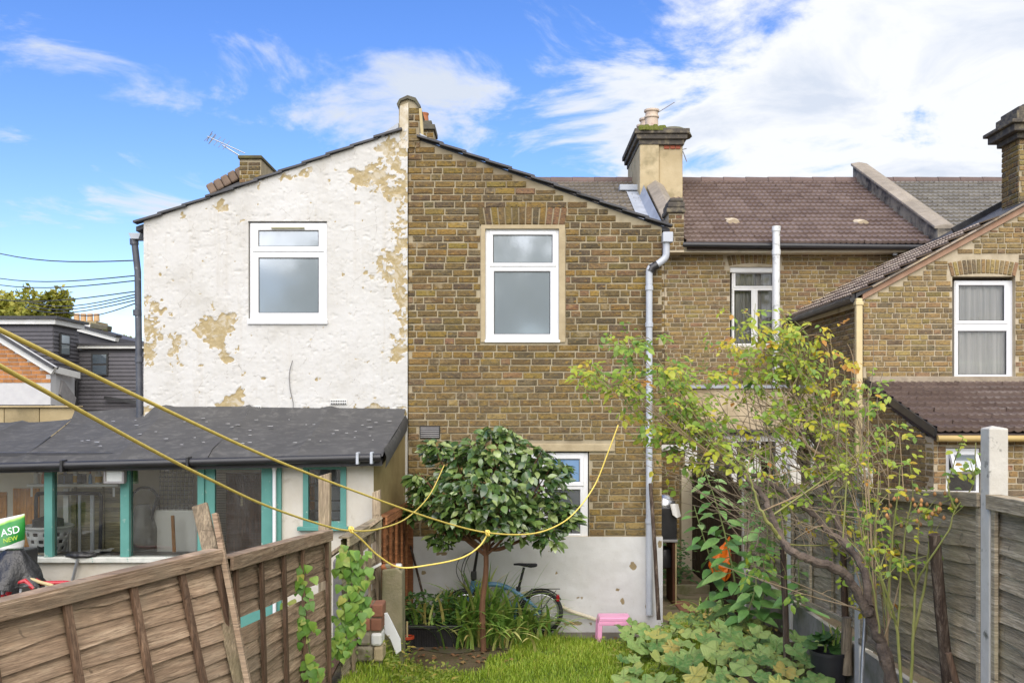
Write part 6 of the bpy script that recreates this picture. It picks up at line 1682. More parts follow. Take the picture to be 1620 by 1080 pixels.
def put_leaves(parent, tpl, items, n_ind, mat_o, mat_a, name='leaf', rest='foliage', r=None):
    """items: (Matrix, order, tone); first n_ind by order are objects of their own"""
    r = r or random.Random(1)
    items = sorted(items, key=lambda q: q[1])
    tpls = tpl if isinstance(tpl, list) else [tpl]
    mes = [t.mesh(name, mat_o, smooth=True) for t in tpls]
    for M, _, tone in items[:n_ind]:
        o = bpy.data.objects.new(name, r.choice(mes)); COL.objects.link(o); o.parent = parent
        l, q, s = M.decompose(); o.location = l - WL[parent]; o.rotation_mode = 'QUATERNION'; o.rotation_quaternion = q; o.scale = s
    rs = items[n_ind:]
    if rs:
        V, Fc, T, n = [], [], [], 0
        for M, _, tone in rs:
            tp_ = r.choice(tpls); a = np.array(tp_.v); m = np.array(M); V.append(a @ m[:3,:3].T + m[:3,3])
            Fc += [tuple(i+n for i in f) for f in tp_.f]; T += [tone]*len(tp_.f); n += len(a)
        V = np.concatenate(V) - np.array(WL[parent])
        me = bpy.data.meshes.new(rest); me.from_pydata(V.tolist(), [], Fc); me.materials.append(mat_a)
        me.polygons.foreach_set('use_smooth', [True]*len(me.polygons))
        at = me.attributes.new('tone', 'FLOAT', 'FACE'); at.data.foreach_set('value', T)
        o = link(rest, me, WL[parent], parent); o['kind'] = 'stuff'
def rv(r): 
    while True:
        v = Vector((r.uniform(-1,1), r.uniform(-1,1), r.uniform(-1,1)))
        if .05 < v.length < 1: return v.normalized()

# ---- camellia
rc = random.Random(12)
cam_t = thing('camellia_bush', 'round glossy dark green camellia on a bare stem before the brick wall', 'bush', P(765,1012,10.2))
CY_ = 10.15
M_BARK = mk('brown_bark', (.13,.062,.032), (.20,.10,.055), 9, .85, .6, .008, 40, stretch=(3,3,.6))
tk = [P(765,1015,CY_), P(763,960,CY_), P(768,915,CY_), P(769,880,CY_), P(766,850,CY_), P(770,815,CY_)]
tk[0].z = 0
G().tube(smoothline(tk,4), [.031]*5+[.028]*5+[.026]*5+[.024]*5+[.018], 9).build('trunk', M_BARK, cam_t, smooth=True)
LOB = [((765,745),.42,.36,0), ((700,775),.30,.26,-.1), ((840,765),.36,.34,-.05), ((780,700),.34,.22,.05), ((725,720),.28,.22,.1), ((870,800),.24,.24,0), ((800,810),.34,.26,-.2), ((720,815),.26,.16,-.1), ((840,720),.22,.18,0), ((675,770),.14,.14,0), ((765,780),.45,.3,-.25), ((657,748),.09,.06,-.1), ((690,698),.14,.10,0), ((790,678),.16,.10,0), ((900,805),.10,.12,-.1), ((868,842),.13,.12,-.2), ((700,842),.12,.12,-.1), ((885,735),.12,.10,0), ((655,800),.08,.07,0)]
tips = []
for (c, rx, rz, dy) in LOB:
    C = P(*c, CY_+dy); a = tk[3].lerp(tk[5], rc.random())
    for k in range(3):
        e = C + Vector((rc.uniform(-.6,.6)*rx, rc.uniform(-.5,.5)*rx, rc.uniform(-.5,.4)*rz)); m_ = a.lerp(e,.5)+Vector((0,0,-.05))
        G().tube(smoothline([a,m_,e],4), [.014,.013,.012,.011,.010,.009,.007,.006,.004], 6).build('branch', M_BARK, cam_t, smooth=True)
G().tube(smoothline([P(770,868,CY_), P(790,868,CY_-.05), P(815,858,CY_-.1), P(838,848,CY_-.1)],4), [.022]*6+[.016]*7, 7).build('branch', M_BARK, cam_t, smooth=True)
items = []
for (c, rx, rz, dy) in LOB:
    C = P(c[0], c[1]+9, CY_+dy); nl = int(2200*rx*rz)+36
    for k in range(nl):
        d = rv(rc); rr = rc.uniform(.55,1.03)
        p = C + Vector((d.x*rx*rr, d.y*rx*.85*rr, d.z*rz*rr))
        tip = Vector((d.x*.8+rc.uniform(-.7,.7), d.y*.6-.25+rc.uniform(-.5,.5), -.25+rc.uniform(-.55,.5)))
        nrm = Vector((d.x*.4, -.35+d.y*.3, .8)) + rv(rc)*.5
        items.append((leaf_M(p, tip, nrm, rc.uniform(.070,.135), rc.uniform(.9,1.2)), p.y - .15*rr + rc.random()*.25, rc.random()))
ST_CAM = [(0,(.032,.075,.02)), (.4,(.08,.15,.034)), (.75,(.17,.26,.06)), (1,(.38,.46,.17))]
MC_O, MC_A = leafmat('camellia_leaf', ST_CAM, 'obj', .26, .14, .9), leafmat('camellia_leaf', ST_CAM, 'attr', .26, .14, .9)
put_leaves(cam_t, [leaf_tpl(.52,.14,.2), leaf_tpl(.48,.2,.05), leaf_tpl(.55,.08,.3)], items, 300, MC_O, MC_A, r=rc)
M_DEADL = leafmat('russet_leaf', [(0,(.20,.07,.03)), (1,(.30,.12,.05))], 'obj')
dead = [(leaf_M(P(px,py,CY_-.1), (rc.uniform(-.3,.3),0,-1), (0,-1,.2), .10), 0, 0) for (px,py) in ((742,825),(768,815),(776,832),(755,838))]
put_leaves(cam_t, leaf_tpl(.6,.2,.3), dead, 10, M_DEADL, M_DEADL, name='withered_leaf')

# ---- strap-leaved clumps
def blade(base, d, L, w, droop, r, n=8):
    g = G(); d = Vector((d[0],d[1],0)); 
    if d.length < 1e-3: d = Vector((1,0,0))
    d.normalize(); sd = Vector((-d.y,d.x,0)); tw = r.uniform(-.6,.6)
    for i in range(n+1):
        t = i/n; hor = L*(droop*t*t*.75 + .12*t); ver = L*(t - droop*.62*t**2.4)
        p = Vector(base) + d*hor + Vector((0,0,max(ver,-.0)))
        k = w*1.22*(.7+.6*t)*(1-t**3.2) + .0008; s2 = (sd*math.cos(tw*t) + d*math.sin(tw*t)*.5)
        g.v += [tuple(p - s2*k), tuple(p + Vector((0,0,-.15*k))), tuple(p + s2*k)]
    for i in range(n):
        for q in range(2): g.f.append((i*3+q, i*3+q+1, i*3+4+q, i*3+3+q))
    return g
ST_STRAP = [(0,(.13,.27,.05)), (.4,(.27,.45,.08)), (.7,(.45,.60,.14)), (.86,(.68,.66,.24)), (1,(.64,.46,.15))]
MS_O = leafmat('strap_leaf', ST_STRAP, 'obj', .42, .22)
rs_ = random.Random(19)
def clump(label, name, centre, spread, count, L, w, seed, cat='plant', group=None, lo=.25, hi=1.0):
    r = random.Random(seed); t = thing(name, label, cat, centre, group)
    for k in range(count):
        a = r.uniform(0,6.283); b = Vector(centre) + Vector((r.gauss(0,spread), r.gauss(0,spread*.55), 0)); b.z = ground_z(b.x,b.y) + (centre[2] if centre[2] > .05 else 0)
        blade(b, (math.cos(a), math.sin(a)*.8-.25), L*r.uniform(.7,1.35), w*r.uniform(.7,1.25), r.uniform(lo,hi), r).build('leaf', MS_O, t, smooth='all')
    return t
def gp(px, py):
    Y = FPX*EYE/(py-HY); return Vector((X(px,Y), Y, 0))
clump('strap-leaved clump at the foot of the camellia stem', 'strap_leaf_plant', gp(768,1012), .16, 95, .80, .017, 1, group='strap-leaved clumps', lo=.1, hi=.9)
clump('yellowing strap-leaved clump hiding the bicycle pedals', 'strap_leaf_plant', gp(822,1012), .13, 75, .58, .016, 2, group='strap-leaved clumps')
clump('strap-leaved clump over the right end of the trough', 'strap_leaf_plant', gp(728,1016), .13, 60, .62, .016, 3, group='strap-leaved clumps')
clump('arching strap leaves before the rear bicycle wheel', 'strap_leaf_plant', gp(857,1008), .08, 38, .46, .015, 4, group='strap-leaved clumps', lo=.6, hi=1.2)
clump('bright strap leaves spilling onto the mud before the camellia stem', 'strap_leaf_plant', gp(790,1024), .14, 50, .50, .016, 15, group='strap-leaved clumps', lo=.5, hi=1.1)
clump('strap leaves arching over the mud right of the small pot', 'strap_leaf_plant', gp(735,1024), .10, 36, .50, .016, 16, group='strap-leaved clumps', lo=.4, hi=1.0)
tro = clump('dense mixed greenery planted in the black trough', 'trough_planting', (X(678,10.4), 10.42, .20), .13, 40, .40, .013, 5)
items = []
for k in range(420):
    p = Vector((X(636,10.4)+rs_.random()*.62, 10.28+rs_.random()*.28, .22+rs_.random()**1.3*.30)); items.append((leaf_M(p, (rs_.uniform(-1,1),rs_.uniform(-1,.4),rs_.uniform(-.2,.7)), (rs_.uniform(-.4,.4),-.5,.8), rs_.uniform(.04,.09)), rs_.random(), rs_.random()))
ST_GRN = [(0,(.04,.10,.025)), (.6,(.08,.18,.045)), (1,(.16,.28,.07))]
MG_O, MG_A = leafmat('mid_green_leaf', ST_GRN, 'obj', .45, .22), leafmat('mid_green_leaf', ST_GRN, 'attr', .45, .22)
put_leaves(tro, leaf_tpl(.45,.12,.2), items, 90, MG_O, MG_A, r=rs_)

# ---- bindweed on the left fence
ST_BIND = [(0,(.10,.24,.03)), (.5,(.20,.38,.05)), (.85,(.34,.48,.08)), (1,(.50,.48,.10))]
MB_O = leafmat('bindweed_leaf', ST_BIND, 'obj', .45, .3)
heart = leaf_tpl(.95, .08, .2, (0,.06,.25,.55,.82,1), (.25,.85,1,.72,.32,0))
def climber(label, path, count, size, spread, seed, grp='climbing bindweed'):
    r = random.Random(seed); pts = smoothline([P(*p) for p in path], 6); t = thing('bindweed', label, 'climber', pts[0], grp)
    G().tube(pts, .005, 5).build('stem', mk('bindweed_stem', (.12,.16,.05), None, 9, .7, 0), t)
    items = []
    for k in range(count):
        p = r.choice(pts) + Vector((r.gauss(0,spread), r.uniform(-.03,.05)-.04, r.gauss(0,spread*.8))); items.append((leaf_M(p, (r.uniform(-.6,.6), -.3, -1+r.uniform(-.2,.7)), (r.uniform(-.2,.6), -.8, .5), size*r.uniform(.6,1.2)), 0, 0))
    put_leaves(t, heart, items, 400, MB_O, MB_O, r=r)
climber('bindweed trailing down the second left fence panel', [(474,890,6.75),(478,925,6.75),(480,960,6.75),(486,1000,6.75),(492,1040,6.75),(500,1062,6.75)], 60, .068, .034, 21)
climber('thick bindweed tangle between wooden post and brick pier', [(553,872,7.6),(560,900,7.6),(568,930,7.6),(560,960,7.6),(552,985,7.6),(545,1010,7.6),(535,1030,7.6)], 190, .072, .062, 22)
climber('pale bindweed leaves drooping over the pier top', [(575,900,9.3),(588,915,9.3),(596,935,9.3),(590,955,9.3)], 34, .12, .06, 23)

# ---- low weeds along the fence foot
wd = thing('weed_patch', 'tangle of low yellow-green weeds at the left fence foot', 'weeds', gp(610,1060)); wd['kind'] = 'stuff'; del wd['category']
items = []
for k in range(2600):
    x = rs_.uniform(-1.55,-.45); y = rs_.uniform(8.1,9.7)
    if y > 9.35 and x > -1.0: continue
    if rs_.random() < (x+1.1)*1.1: continue
    hgt = ground_z(x,y) + .02 + rs_.random()**2*.20*(1 if x < -.9 else .55); p = Vector((x,y,hgt)); items.append((leaf_M(p, (rs_.uniform(-1,1),rs_.uniform(-1,1),rs_.uniform(-.1,.7)), (0,-.3,1), rs_.uniform(.025,.06)), 0, rs_.random()))
ST_WEED = [(0,(.12,.19,.03)), (.5,(.24,.32,.05)), (.85,(.40,.40,.08)), (1,(.50,.34,.08))]
MW_A = leafmat('weed_leaf', ST_WEED, 'attr', .55, .25)
put_leaves(wd, leaf_tpl(.5,.1,.2), items, 0, MW_A, MW_A, rest='weeds', r=rs_)

# ---- fallen leaves on the mud
lit = thing('leaf_litter', 'scatter of brown fallen leaves on the mud by the camellia stem', 'leaves', gp(690,1040)); lit['kind'] = 'stuff'; del lit['category']
items = []
for k in range(160):
    x = rs_.uniform(-1.0,1.3); y = rs_.uniform(9.6,10.9); items.append((leaf_M((x,y,ground_z(x,y)+.014), (rs_.uniform(-1,1),rs_.uniform(-1,1),rs_.uniform(-.1,.2)), (rs_.uniform(-.3,.3),-.2,1), rs_.uniform(.03,.08)), 0, rs_.random()))
put_leaves(lit, leaf_tpl(.6,.2,.3), items, 0, MW_A, leafmat('fallen_leaf', [(0,(.12,.06,.03)), (.6,(.24,.12,.05)), (1,(.36,.24,.09))], 'attr', .7, .1), rest='fallen_leaves', r=rs_)
# ---- lawn
gv, gf, gt = [], [], []; rgr = np.random.default_rng(4); N = 75000
bx = rgr.uniform(-1.3, 1.75, N); by = rgr.uniform(7.4, 10.7, N)
den = fbm(bx*3, by*3, 61, 3)
edge = 9.95 + .18*np.sin(bx*3.1) + np.where(bx > .0, .55, 0) - np.where(bx < -.25, .55, 0)
keep = (by < edge) & (rgr.random(N) < .35+den*.9)
for x, y, d in zip(bx[keep], by[keep], den[keep]):
    a = rgr.uniform(0, 6.283); L = rgr.uniform(.03,.085)*(.6+d); w = rgr.uniform(.0022,.0042); ln = rgr.uniform(.15,.75)
    dx, dy = math.cos(a), math.sin(a); z0 = ground_z(x,y)-.004; n = len(gv)
    gv += [(x-dy*w,y+dx*w,z0),(x+dy*w,y-dx*w,z0),(x+dx*L*ln*.4+dy*w*.8,y+dy*L*ln*.4-dx*w*.8,z0+L*.62),(x+dx*L*ln*.4-dy*w*.8,y+dy*L*ln*.4+dx*w*.8,z0+L*.62),(x+dx*L*ln,y+dy*L*ln,z0+L*(1-.3*ln))]
    gf += [(n,n+1,n+2,n+3),(n+3,n+2,n+4)]; tt = min(1,max(0,rgr.normal(.25+.5*d,.22))); gt += [tt,tt]
g = G(); g.v, g.f, g.t = gv, gf, gt
ST_GRASS = [(0,(.15,.24,.02)), (.4,(.29,.44,.035)), (.8,(.46,.58,.06)), (1,(.66,.60,.15))]
tag(g.build('grass', leafmat('grass_blade', ST_GRASS, 'attr', .5, .3), origin=(0,8,0)), 'short bright green lawn in front of the house', None, None, 'stuff')
g = G(); n = 30
for i in range(n+1):
    x = -1.3+i*(3.05/n); e = 9.90 + .18*math.sin(x*3.1) + (.55 if x > .0 else 0) - (.55 if x < -.25 else 0)
    g.v += [(x, 4.0, ground_z(x,4.0)+.004), (x, 7.5, ground_z(x,7.5)+.004), (x, e, ground_z(x,e)+.004)]
for i in range(n):
    for q in range(2): g.f.append((i*3+q, i*3+3+q, i*3+4+q, i*3+1+q))
tag(g.build('lawn', mk('lawn_thatch', (.075,.12,.02), (.11,.13,.035), 20, .95, .8, .02, 60)), kind='structure')

# ---- squash patch
rq = random.Random(44)
ST_SQ = [(0,(.09,.23,.05)), (.4,(.20,.37,.09)), (.72,(.33,.47,.13)), (.92,(.52,.53,.13)), (1,(.58,.42,.10))]
def squash_mat():
    t = NT('squash_leaf'); f = t.new('ObjectInfo').outputs['Random']; col = t.ramp(f, ST_SQ)
    sep = t.new('SeparateXYZ'); t.l.new(t.new('TexCoord').outputs['Object'], sep.inputs[0])
    yy_ = t.math('SUBTRACT', sep.outputs['Y'], .30); ang = t.math('ARCTAN2', sep.outputs['X'], yy_)
    rad = t.math('SQRT', t.math('ADD', t.math('MULTIPLY', yy_, yy_), t.math('MULTIPLY', sep.outputs['X'], sep.outputs['X'])))
    sv = t.math('MULTIPLY', t.math('ABSOLUTE', t.math('SINE', t.math('MULTIPLY', ang, 2.5))), t.math('ADD', rad, .05))
    vein = t.rng(sv, .0, .045, 1, 0)
    side = t.rng(t.math('ABSOLUTE', t.math('SINE', t.math('ADD', t.math('MULTIPLY', rad, 42), t.math('MULTIPLY', t.math('ABSOLUTE', t.math('SINE', t.math('MULTIPLY', ang, 2.5))), 5)))), 0, .25, .5, 0)
    nz = t.noise(t.pos(), 22, 5, .65)
    col = t.mix(t.rng(nz, .42, .66, 0, .55), col, (.42,.50,.17)); col = t.mix(t.rng(nz, .2, .4, .5, 0), col, (.07,.16,.04))
    col = t.mix(t.math('MAXIMUM', t.math('MULTIPLY', vein, .7), t.math('MULTIPLY', side, .35)), col, (.48,.58,.22))
    t.set(Base_Color=col, Roughness=.5); t.bump(t.math('ADD', t.math('ADD', vein, side), nz), .8, .012)
    tr = t.new('BsdfTranslucent'); t.l.new(col, tr.inputs[0]); ms = t.new('MixShader'); ms.inputs[0].default_value = .22
    t.l.new(t.b.outputs[0], ms.inputs[1]); t.l.new(tr.outputs[0], ms.inputs[2]); t.l.new(ms.outputs[0], t.out.inputs[0]); return t.m
MQ_O = squash_mat()
sq = thing('squash_plant', 'sprawling squash plant with broad pale lobed leaves', 'plant', gp(1100,1040))
lob = [lobed_tpl(36,5,.12,.16), lobed_tpl(36,5,.09,-.10), lobed_tpl(36,7,.12,.24)]
items = []; M_STALK = mk('green_stalk', (.16,.22,.06), (.22,.25,.09), 9, .6, .1)
pos_ = []
tries = 0
while len(pos_) < 125 and tries < 6000:
    tries += 1
    px, py = rq.uniform(985,1330), rq.uniform(950,1095)
    if px < 1060 and py < 985: continue
    if px > 1250 and py < 1010: continue
    if py < 962 + max(0,(1030-px))*.3: continue
    Y = FPX*(EYE-.22)/(py-HY); x = X(px,Y); z = ground_z(x,Y)
    Y = FPX*(EYE-z-.16)/(py-HY); p = Vector((X(px,Y),Y,z+.16+rq.uniform(-.06,.06)))
    if p.x > 2.5 or any((p-q).length < .135 for q in pos_): continue
    pos_.append(p)
for p in pos_:
    a = rq.uniform(-.9,.9); s = rq.choice((rq.uniform(.09,.15), rq.uniform(.14,.22), rq.uniform(.17,.25)))
    tip = Vector((math.sin(a), -math.cos(a), rq.uniform(-.45,.05))); items.append((leaf_M(p - tip*s*.3, tip, (rq.uniform(-.6,.6),-.45+rq.uniform(-.35,.35),1), s, rq.uniform(.85,1.2)), 0, 0))
    gz_ = ground_z(p.x,p.y); G().tube(smoothline([Vector((p.x+rq.uniform(-.1,.1),p.y+.12,gz_)), Vector((p.x,p.y+.06,gz_+.09)), p], 3), .007, 5).build('stalk', M_STALK, sq)
put_leaves(sq, lob, items, 300, MQ_O, MQ_O, r=rq)
items = []
for k in range(1500):
    x = rq.uniform(.95,2.45); y = rq.uniform(7.6,10.4); z = ground_z(x,y); items.append((leaf_M((x,y,z+.01+rq.random()**2*.13), (rq.uniform(-1,1),rq.uniform(-1,1),rq.uniform(-.1,.5)), (0,-.3,1), rq.uniform(.03,.07)), 0, rq.random()))
wd2 = thing('weed_patch', 'small weeds filling the ground between the squash leaves', 'weeds', (1.7,9,.2)); wd2['kind'] = 'stuff'; del wd2['category']
put_leaves(wd2, leaf_tpl(.5,.1,.2), items, 0, MW_A, MW_A, rest='weeds', r=rq)
clump('yellow dying strap leaves at the path edge', 'strap_leaf_plant', gp(1118,985)+Vector((0,0,.0)), .08, 22, .45, .012, 8, group='strap-leaved clumps', lo=.5, hi=1.2)
blk = thing('black_pot', 'big black nursery pot sunk among leaves behind the rose trunk', 'pot', P(1312,1060,7.7))
cb = P(1312,1062,7.7); G().lathe(cb, [(.11,-.2),(.13,.0),(.145,.14),(.152,.14),(.152,.165),(.135,.165),(.13,.12)], 20).build('pot_body', M_BLACKP, blk, smooth=True)
items = [(leaf_M(cb+Vector((rq.uniform(-.12,.12),rq.uniform(-.1,.1),.17+rq.random()*.12)), (rq.uniform(-1,1),-.4,rq.uniform(-.3,.5)), (0,-.4,1), rq.uniform(.06,.13)), 0, 0) for k in range(26)]
put_leaves(blk, lobed_tpl(16,5,.16,.12), items, 60, MG_O, MG_O, r=rq)
for k in range(9): blade(cb+Vector((rq.uniform(-.08,.08),0,.15)), (rq.uniform(-1,1),rq.uniform(-1,0)), rq.uniform(.2,.4), .006, rq.uniform(.1,.6), rq).build('grass_blade', MS_O, blk, smooth='all')

# ---- tall leafy plant by the passage
rt = random.Random(55)
ST_TALL = [(0,(.10,.24,.055)), (.6,(.19,.37,.09)), (1,(.34,.50,.16))]
MT_O = leafmat('pale_sheen_leaf', ST_TALL, 'obj', .38, .2, .6)
tpl_b = leaf_tpl(.52,.10,.28,(0,.15,.4,.7,.9,1),(.05,.7,1,.7,.3,0))
def tall(label, path, size, n, seed):
    r = random.Random(seed); pts = smoothline([P(*p) for p in path], 8); t = thing('tall_leafy_plant', label, 'plant', pts[0], 'tall broad-leaved plants')
    G().tube(pts, [.012*(1-.65*i/(len(pts)-1)) for i in range(len(pts))], 7).build('stem', M_STALK, t, smooth=True)
    items = []
    for k in range(n):
        u = .08+.92*k/n; i = min(int(u*(len(pts)-1)), len(pts)-1); a = k*2.4+r.uniform(-.4,.4); s = size*(1.15-.55*u)*r.uniform(.8,1.2)
        d = Vector((math.cos(a), math.sin(a)*.7-.2, -.12+r.uniform(-.25,.2))); q = pts[i]+d*.06
        G().tube([pts[i], q], .004, 4).build('leaf_stalk', M_STALK, t)
        items.append((leaf_M(q, d, Vector((d.x*.3,-.5,1)), s, r.uniform(.9,1.2)), 0, 0))
    put_leaves(t, tpl_b, items, 200, MT_O, MT_O, r=r)
tall('tallest broad-leaved plant standing before the orange bag', [(1178,985,9.7),(1165,930,9.7),(1155,880,9.7),(1143,830,9.7),(1128,780,9.7),(1115,745,9.7)], .23, 34, 61)
tall('second broad-leaved plant just right of the tallest one', [(1205,985,9.5),(1208,930,9.5),(1212,880,9.5),(1214,835,9.5),(1210,800,9.5)], .22, 26, 62)
tall('leafy plant rising behind the rose branches near the white frames', [(1185,900,10.0),(1190,850,10.0),(1196,790,10.0),(1200,745,10.0),(1204,715,10.0)], .20, 26, 63)
tall('broad-leaved plant at the path edge left of the tallest one', [(1150,985,9.9),(1140,940,9.9),(1126,890,9.9),(1110,840,9.9),(1098,800,9.9)], .19, 28, 65)
tall('low broad-leaved plant at the foot of the two tall ones', [(1172,990,9.3),(1186,960,9.3),(1196,920,9.3),(1190,880,9.3)], .20, 22, 66)
tall('short broad-leaved plant behind the dark stake', [(1262,960,8.9),(1264,920,8.9),(1262,880,8.9)], .20, 14, 64)

# ---- weeds in the passage
items = []
for k in range(500):
    x = rt.uniform(1.9,2.45); y = rt.uniform(13.3,14.6); items.append((leaf_M((x,y,.15+rt.random()**1.4*.55), (rt.uniform(-1,1),-.4,rt.uniform(-.3,.4)), (0,-.5,1), rt.uniform(.04,.09)), 0, rt.random()))
wd3 = thing('passage_weeds', 'dark leafy weeds growing deep in the side passage', 'weeds', (2.2,14,.1)); wd3['kind'] = 'stuff'; del wd3['category']
put_leaves(wd3, leaf_tpl(.5,.1,.2), items, 0, MG_A, MG_A, rest='weeds', r=rt)

# ---- rose bush
rr = random.Random(77)
rose = thing('rose_bush', 'big leggy rose bush with gnarled forked trunk and yellowing leaves', 'bush', P(1412,1160,6.3))
t0 = P(1425,1190,6.3); t0.z = .25
M_GNARL = mk('gnarled_bark', (.055,.04,.032), (.19,.145,.11), 14, .9, 1.0, .02, 26, detail=8)
M_CANE = mk('green_cane', (.19,.215,.05), (.26,.25,.08), 12, .6, .2, .003, 30)
M_TWIG = mk('brown_twig', (.26,.18,.10), (.34,.26,.15), 14, .8, .2, .003, 30)
LIMB = [
 ([(1425,1190,6.3),(1410,1075,6.3),(1390,1005,6.3),(1372,965,6.3)], .042, .037, M_GNARL, 'trunk'),
 ([(1372,965,6.3),(1345,918,6.3),(1322,898,6.3),(1288,888,6.3),(1258,875,6.3),(1236,852,6.35),(1220,815,6.4),(1208,785,6.45),(1180,755,6.5),(1140,728,6.6)], .033, .014, M_GNARL, 'limb'),
 ([(1374,962,6.3),(1368,905,6.4),(1345,868,6.5),(1312,842,6.6),(1290,815,6.65),(1255,790,6.7),(1215,762,6.8),(1170,742,6.9)], .029, .012, M_GNARL, 'limb'),
 ([(1345,868,6.5),(1330,838,6.6),(1318,800,6.7),(1306,755,6.75),(1296,712,6.8),(1280,680,6.8),(1268,640,6.85),(1258,600,6.85)], .025, .010, M_GNARL, 'limb'),
 ([(1236,852,6.35),(1216,826,6.3),(1200,800,6.3),(1190,765,6.3),(1176,730,6.3)], .013, .004, M_CANE, 'limb'),
 ([(1300,725,6.8),(1290,715,6.7),(1262,690,6.6),(1243,676,6.5)], .012, .008, M_TWIG, 'limb')]
nodes = []
for pts, r0, r1, m, nm in LIMB:
    q = smoothline([P(*p) for p in pts], 6); n_ = len(q)
    q = [p + Vector((rr.uniform(-.006,.006), rr.uniform(-.006,.006), rr.uniform(-.006,.006))) for p in q]
    rad = [(r0+(r1-r0)*i/(n_-1))*rr.uniform(.86,1.16) for i in range(n_)]
    G().tube(q, rad, 9).build(nm, m, rose, smooth=True)
    if nm == 'limb' or True: nodes += [(p, r) for p, r in zip(q, rad)][n_//3:]
ENV = [  # leaf clusters: centre px, spread px, leaf count, canes, tone bias (0 green .. 1 yellow)
 ((990,535),(22,18),46,3,.2), ((940,588),(26,16),40,3,.55), ((1000,590),(28,20),44,4,.35), ((1062,590),(40,26),92,7,.3), ((1100,640),(45,34),70,7,.45), ((985,640),(32,26),26,3,.5),
 ((1030,690),(36,30),26,3,.5), ((1130,690),(40,36),40,6,.55), ((1158,545),(16,14),14,2,.9), ((1170,590),(35,26),44,5,.4), ((1200,520),(22,26),38,4,.55), ((1255,520),(30,28),44,5,.6),
 ((1300,520),(15,16),20,2,.85), ((1230,580),(45,34),64,8,.45), ((1290,590),(34,40),48,6,.5), ((1260,650),(55,38),70,9,.5), ((1330,650),(40,45),54,8,.45), ((1375,620),(15,16),20,2,.15), ((1392,655),(16,16),16,2,.1),
 ((1330,720),(45,40),46,7,.5), ((1210,700),(45,35),40,5,.45), ((1390,720),(30,40),28,5,.5), ((1300,790),(60,40),26,6,.4), ((1225,790),(40,30),20,4,.35), ((1360,800),(35,40),18,5,.6), ((1345,575),(12,12),10,2,1.0), ((1068,712),(40,20),12,3,.5), ((1170,860),(35,30),16,2,.3), ((1330,855),(40,30),18,3,.5)]
items = []; M_TW = [M_CANE, M_TWIG, M_TWIG]
for (c, sp_, nl, nc, bias) in ENV:
    Yc_ = 6.9 - (1250-c[0])*.0006 + rr.uniform(-.15,.25)
    tipsl = []
    for k in range(nc):
        e = P(rr.gauss(c[0],sp_[0]*.8), rr.gauss(c[1],sp_[1]*.8), Yc_+rr.uniform(-.35,.35))
        # canes rise from limbs below or to the right of the tip
        cand = [n_ for n_ in nodes if n_[0].z < e.z+.05 and n_[0].x > e.x-.12]
        cand.sort(key=lambda n_: (n_[0]-e).length + rr.uniform(0,.45)); s, sr = (cand[0] if cand else rr.choice(nodes))
        m_ = s.lerp(e,.45) + Vector((rr.uniform(-.03,.09), rr.uniform(-.08,.08), -.10*(e-s).length*rr.uniform(-.3,1.2)))
        q = smoothline([s, m_, e], 7); n_ = len(q); rb_ = min(.0072, sr*.5)*rr.uniform(.6,1)
        gbr = G().tube(q, [rb_ + (.0022-rb_)*i/(n_-1) for i in range(n_)], 6)
        tipsl.append(q)
        for j in range(4):
            i = rr.randrange(n_//3, n_); d = (rv(rr) + Vector((-.2,0,.5))).normalized(); L = rr.uniform(.08,.26)
            tw = [q[i], q[i]+d*L*.5, q[i]+d*L+Vector((0,0,-.02))]; gbr.tube(tw, [.0030,.0024,.0014], 4, cap=False); tipsl.append(smoothline(tw,3))
        gbr.build('branch', rr.choice(M_TW), rose, smooth=True)
    for k in range(int(nl*1.15)):
        q = rr.choice(tipsl); p = q[rr.randrange(len(q)//2, len(q))] + rv(rr)*rr.uniform(0,.06)
        if rr.random() < .35: p = P(rr.gauss(c[0],sp_[0]*.6), rr.gauss(c[1],sp_[1]*.6), Yc_+rr.uniform(-.2,.2))
        tone = min(1, max(0, rr.gauss(bias,.22)))
        # pinnate leaf: leaflets in pairs along a short stalk
        d = Vector((rr.uniform(-1,1), rr.uniform(-.8,.3), rr.uniform(-.8,.3))).normalized(); up_ = Vector((rr.uniform(-.4,.4),-.45,.8)); sd_ = d.cross(up_).normalized(); sz = rr.uniform(.030,.058)
        for (u_, s_) in rr.choice((((1,0),(.55,1),(.55,-1)), ((1,0),(.6,1),(.6,-1),(.2,1),(.2,-1)), ((1,0),(.5,1)))):
            items.append((leaf_M(p + d*sz*1.7*u_ + sd_*s_*.004, d + sd_*s_*1.1 + rv(rr)*.25, up_ + rv(rr)*.3, sz*rr.uniform(.75,1.2), rr.uniform(.85,1.1)), rr.random(), min(1,max(0,tone+rr.gauss(0,.06)))))
ST_ROSE = [(0,(.13,.25,.035)), (.35,(.27,.40,.04)), (.65,(.46,.50,.045)), (.96,(.66,.50,.03)), (1,(.55,.24,.04))]
MR_O, MR_A = leafmat('rose_leaf', ST_ROSE, 'obj', .42, .32), leafmat('rose_leaf', ST_ROSE, 'attr', .42, .32)
put_leaves(rose, [leaf_tpl(.66,.1,.2), leaf_tpl(.72,.16,.1), leaf_tpl(.6,.05,.35)], items, 300, MR_O, MR_A, r=rr)
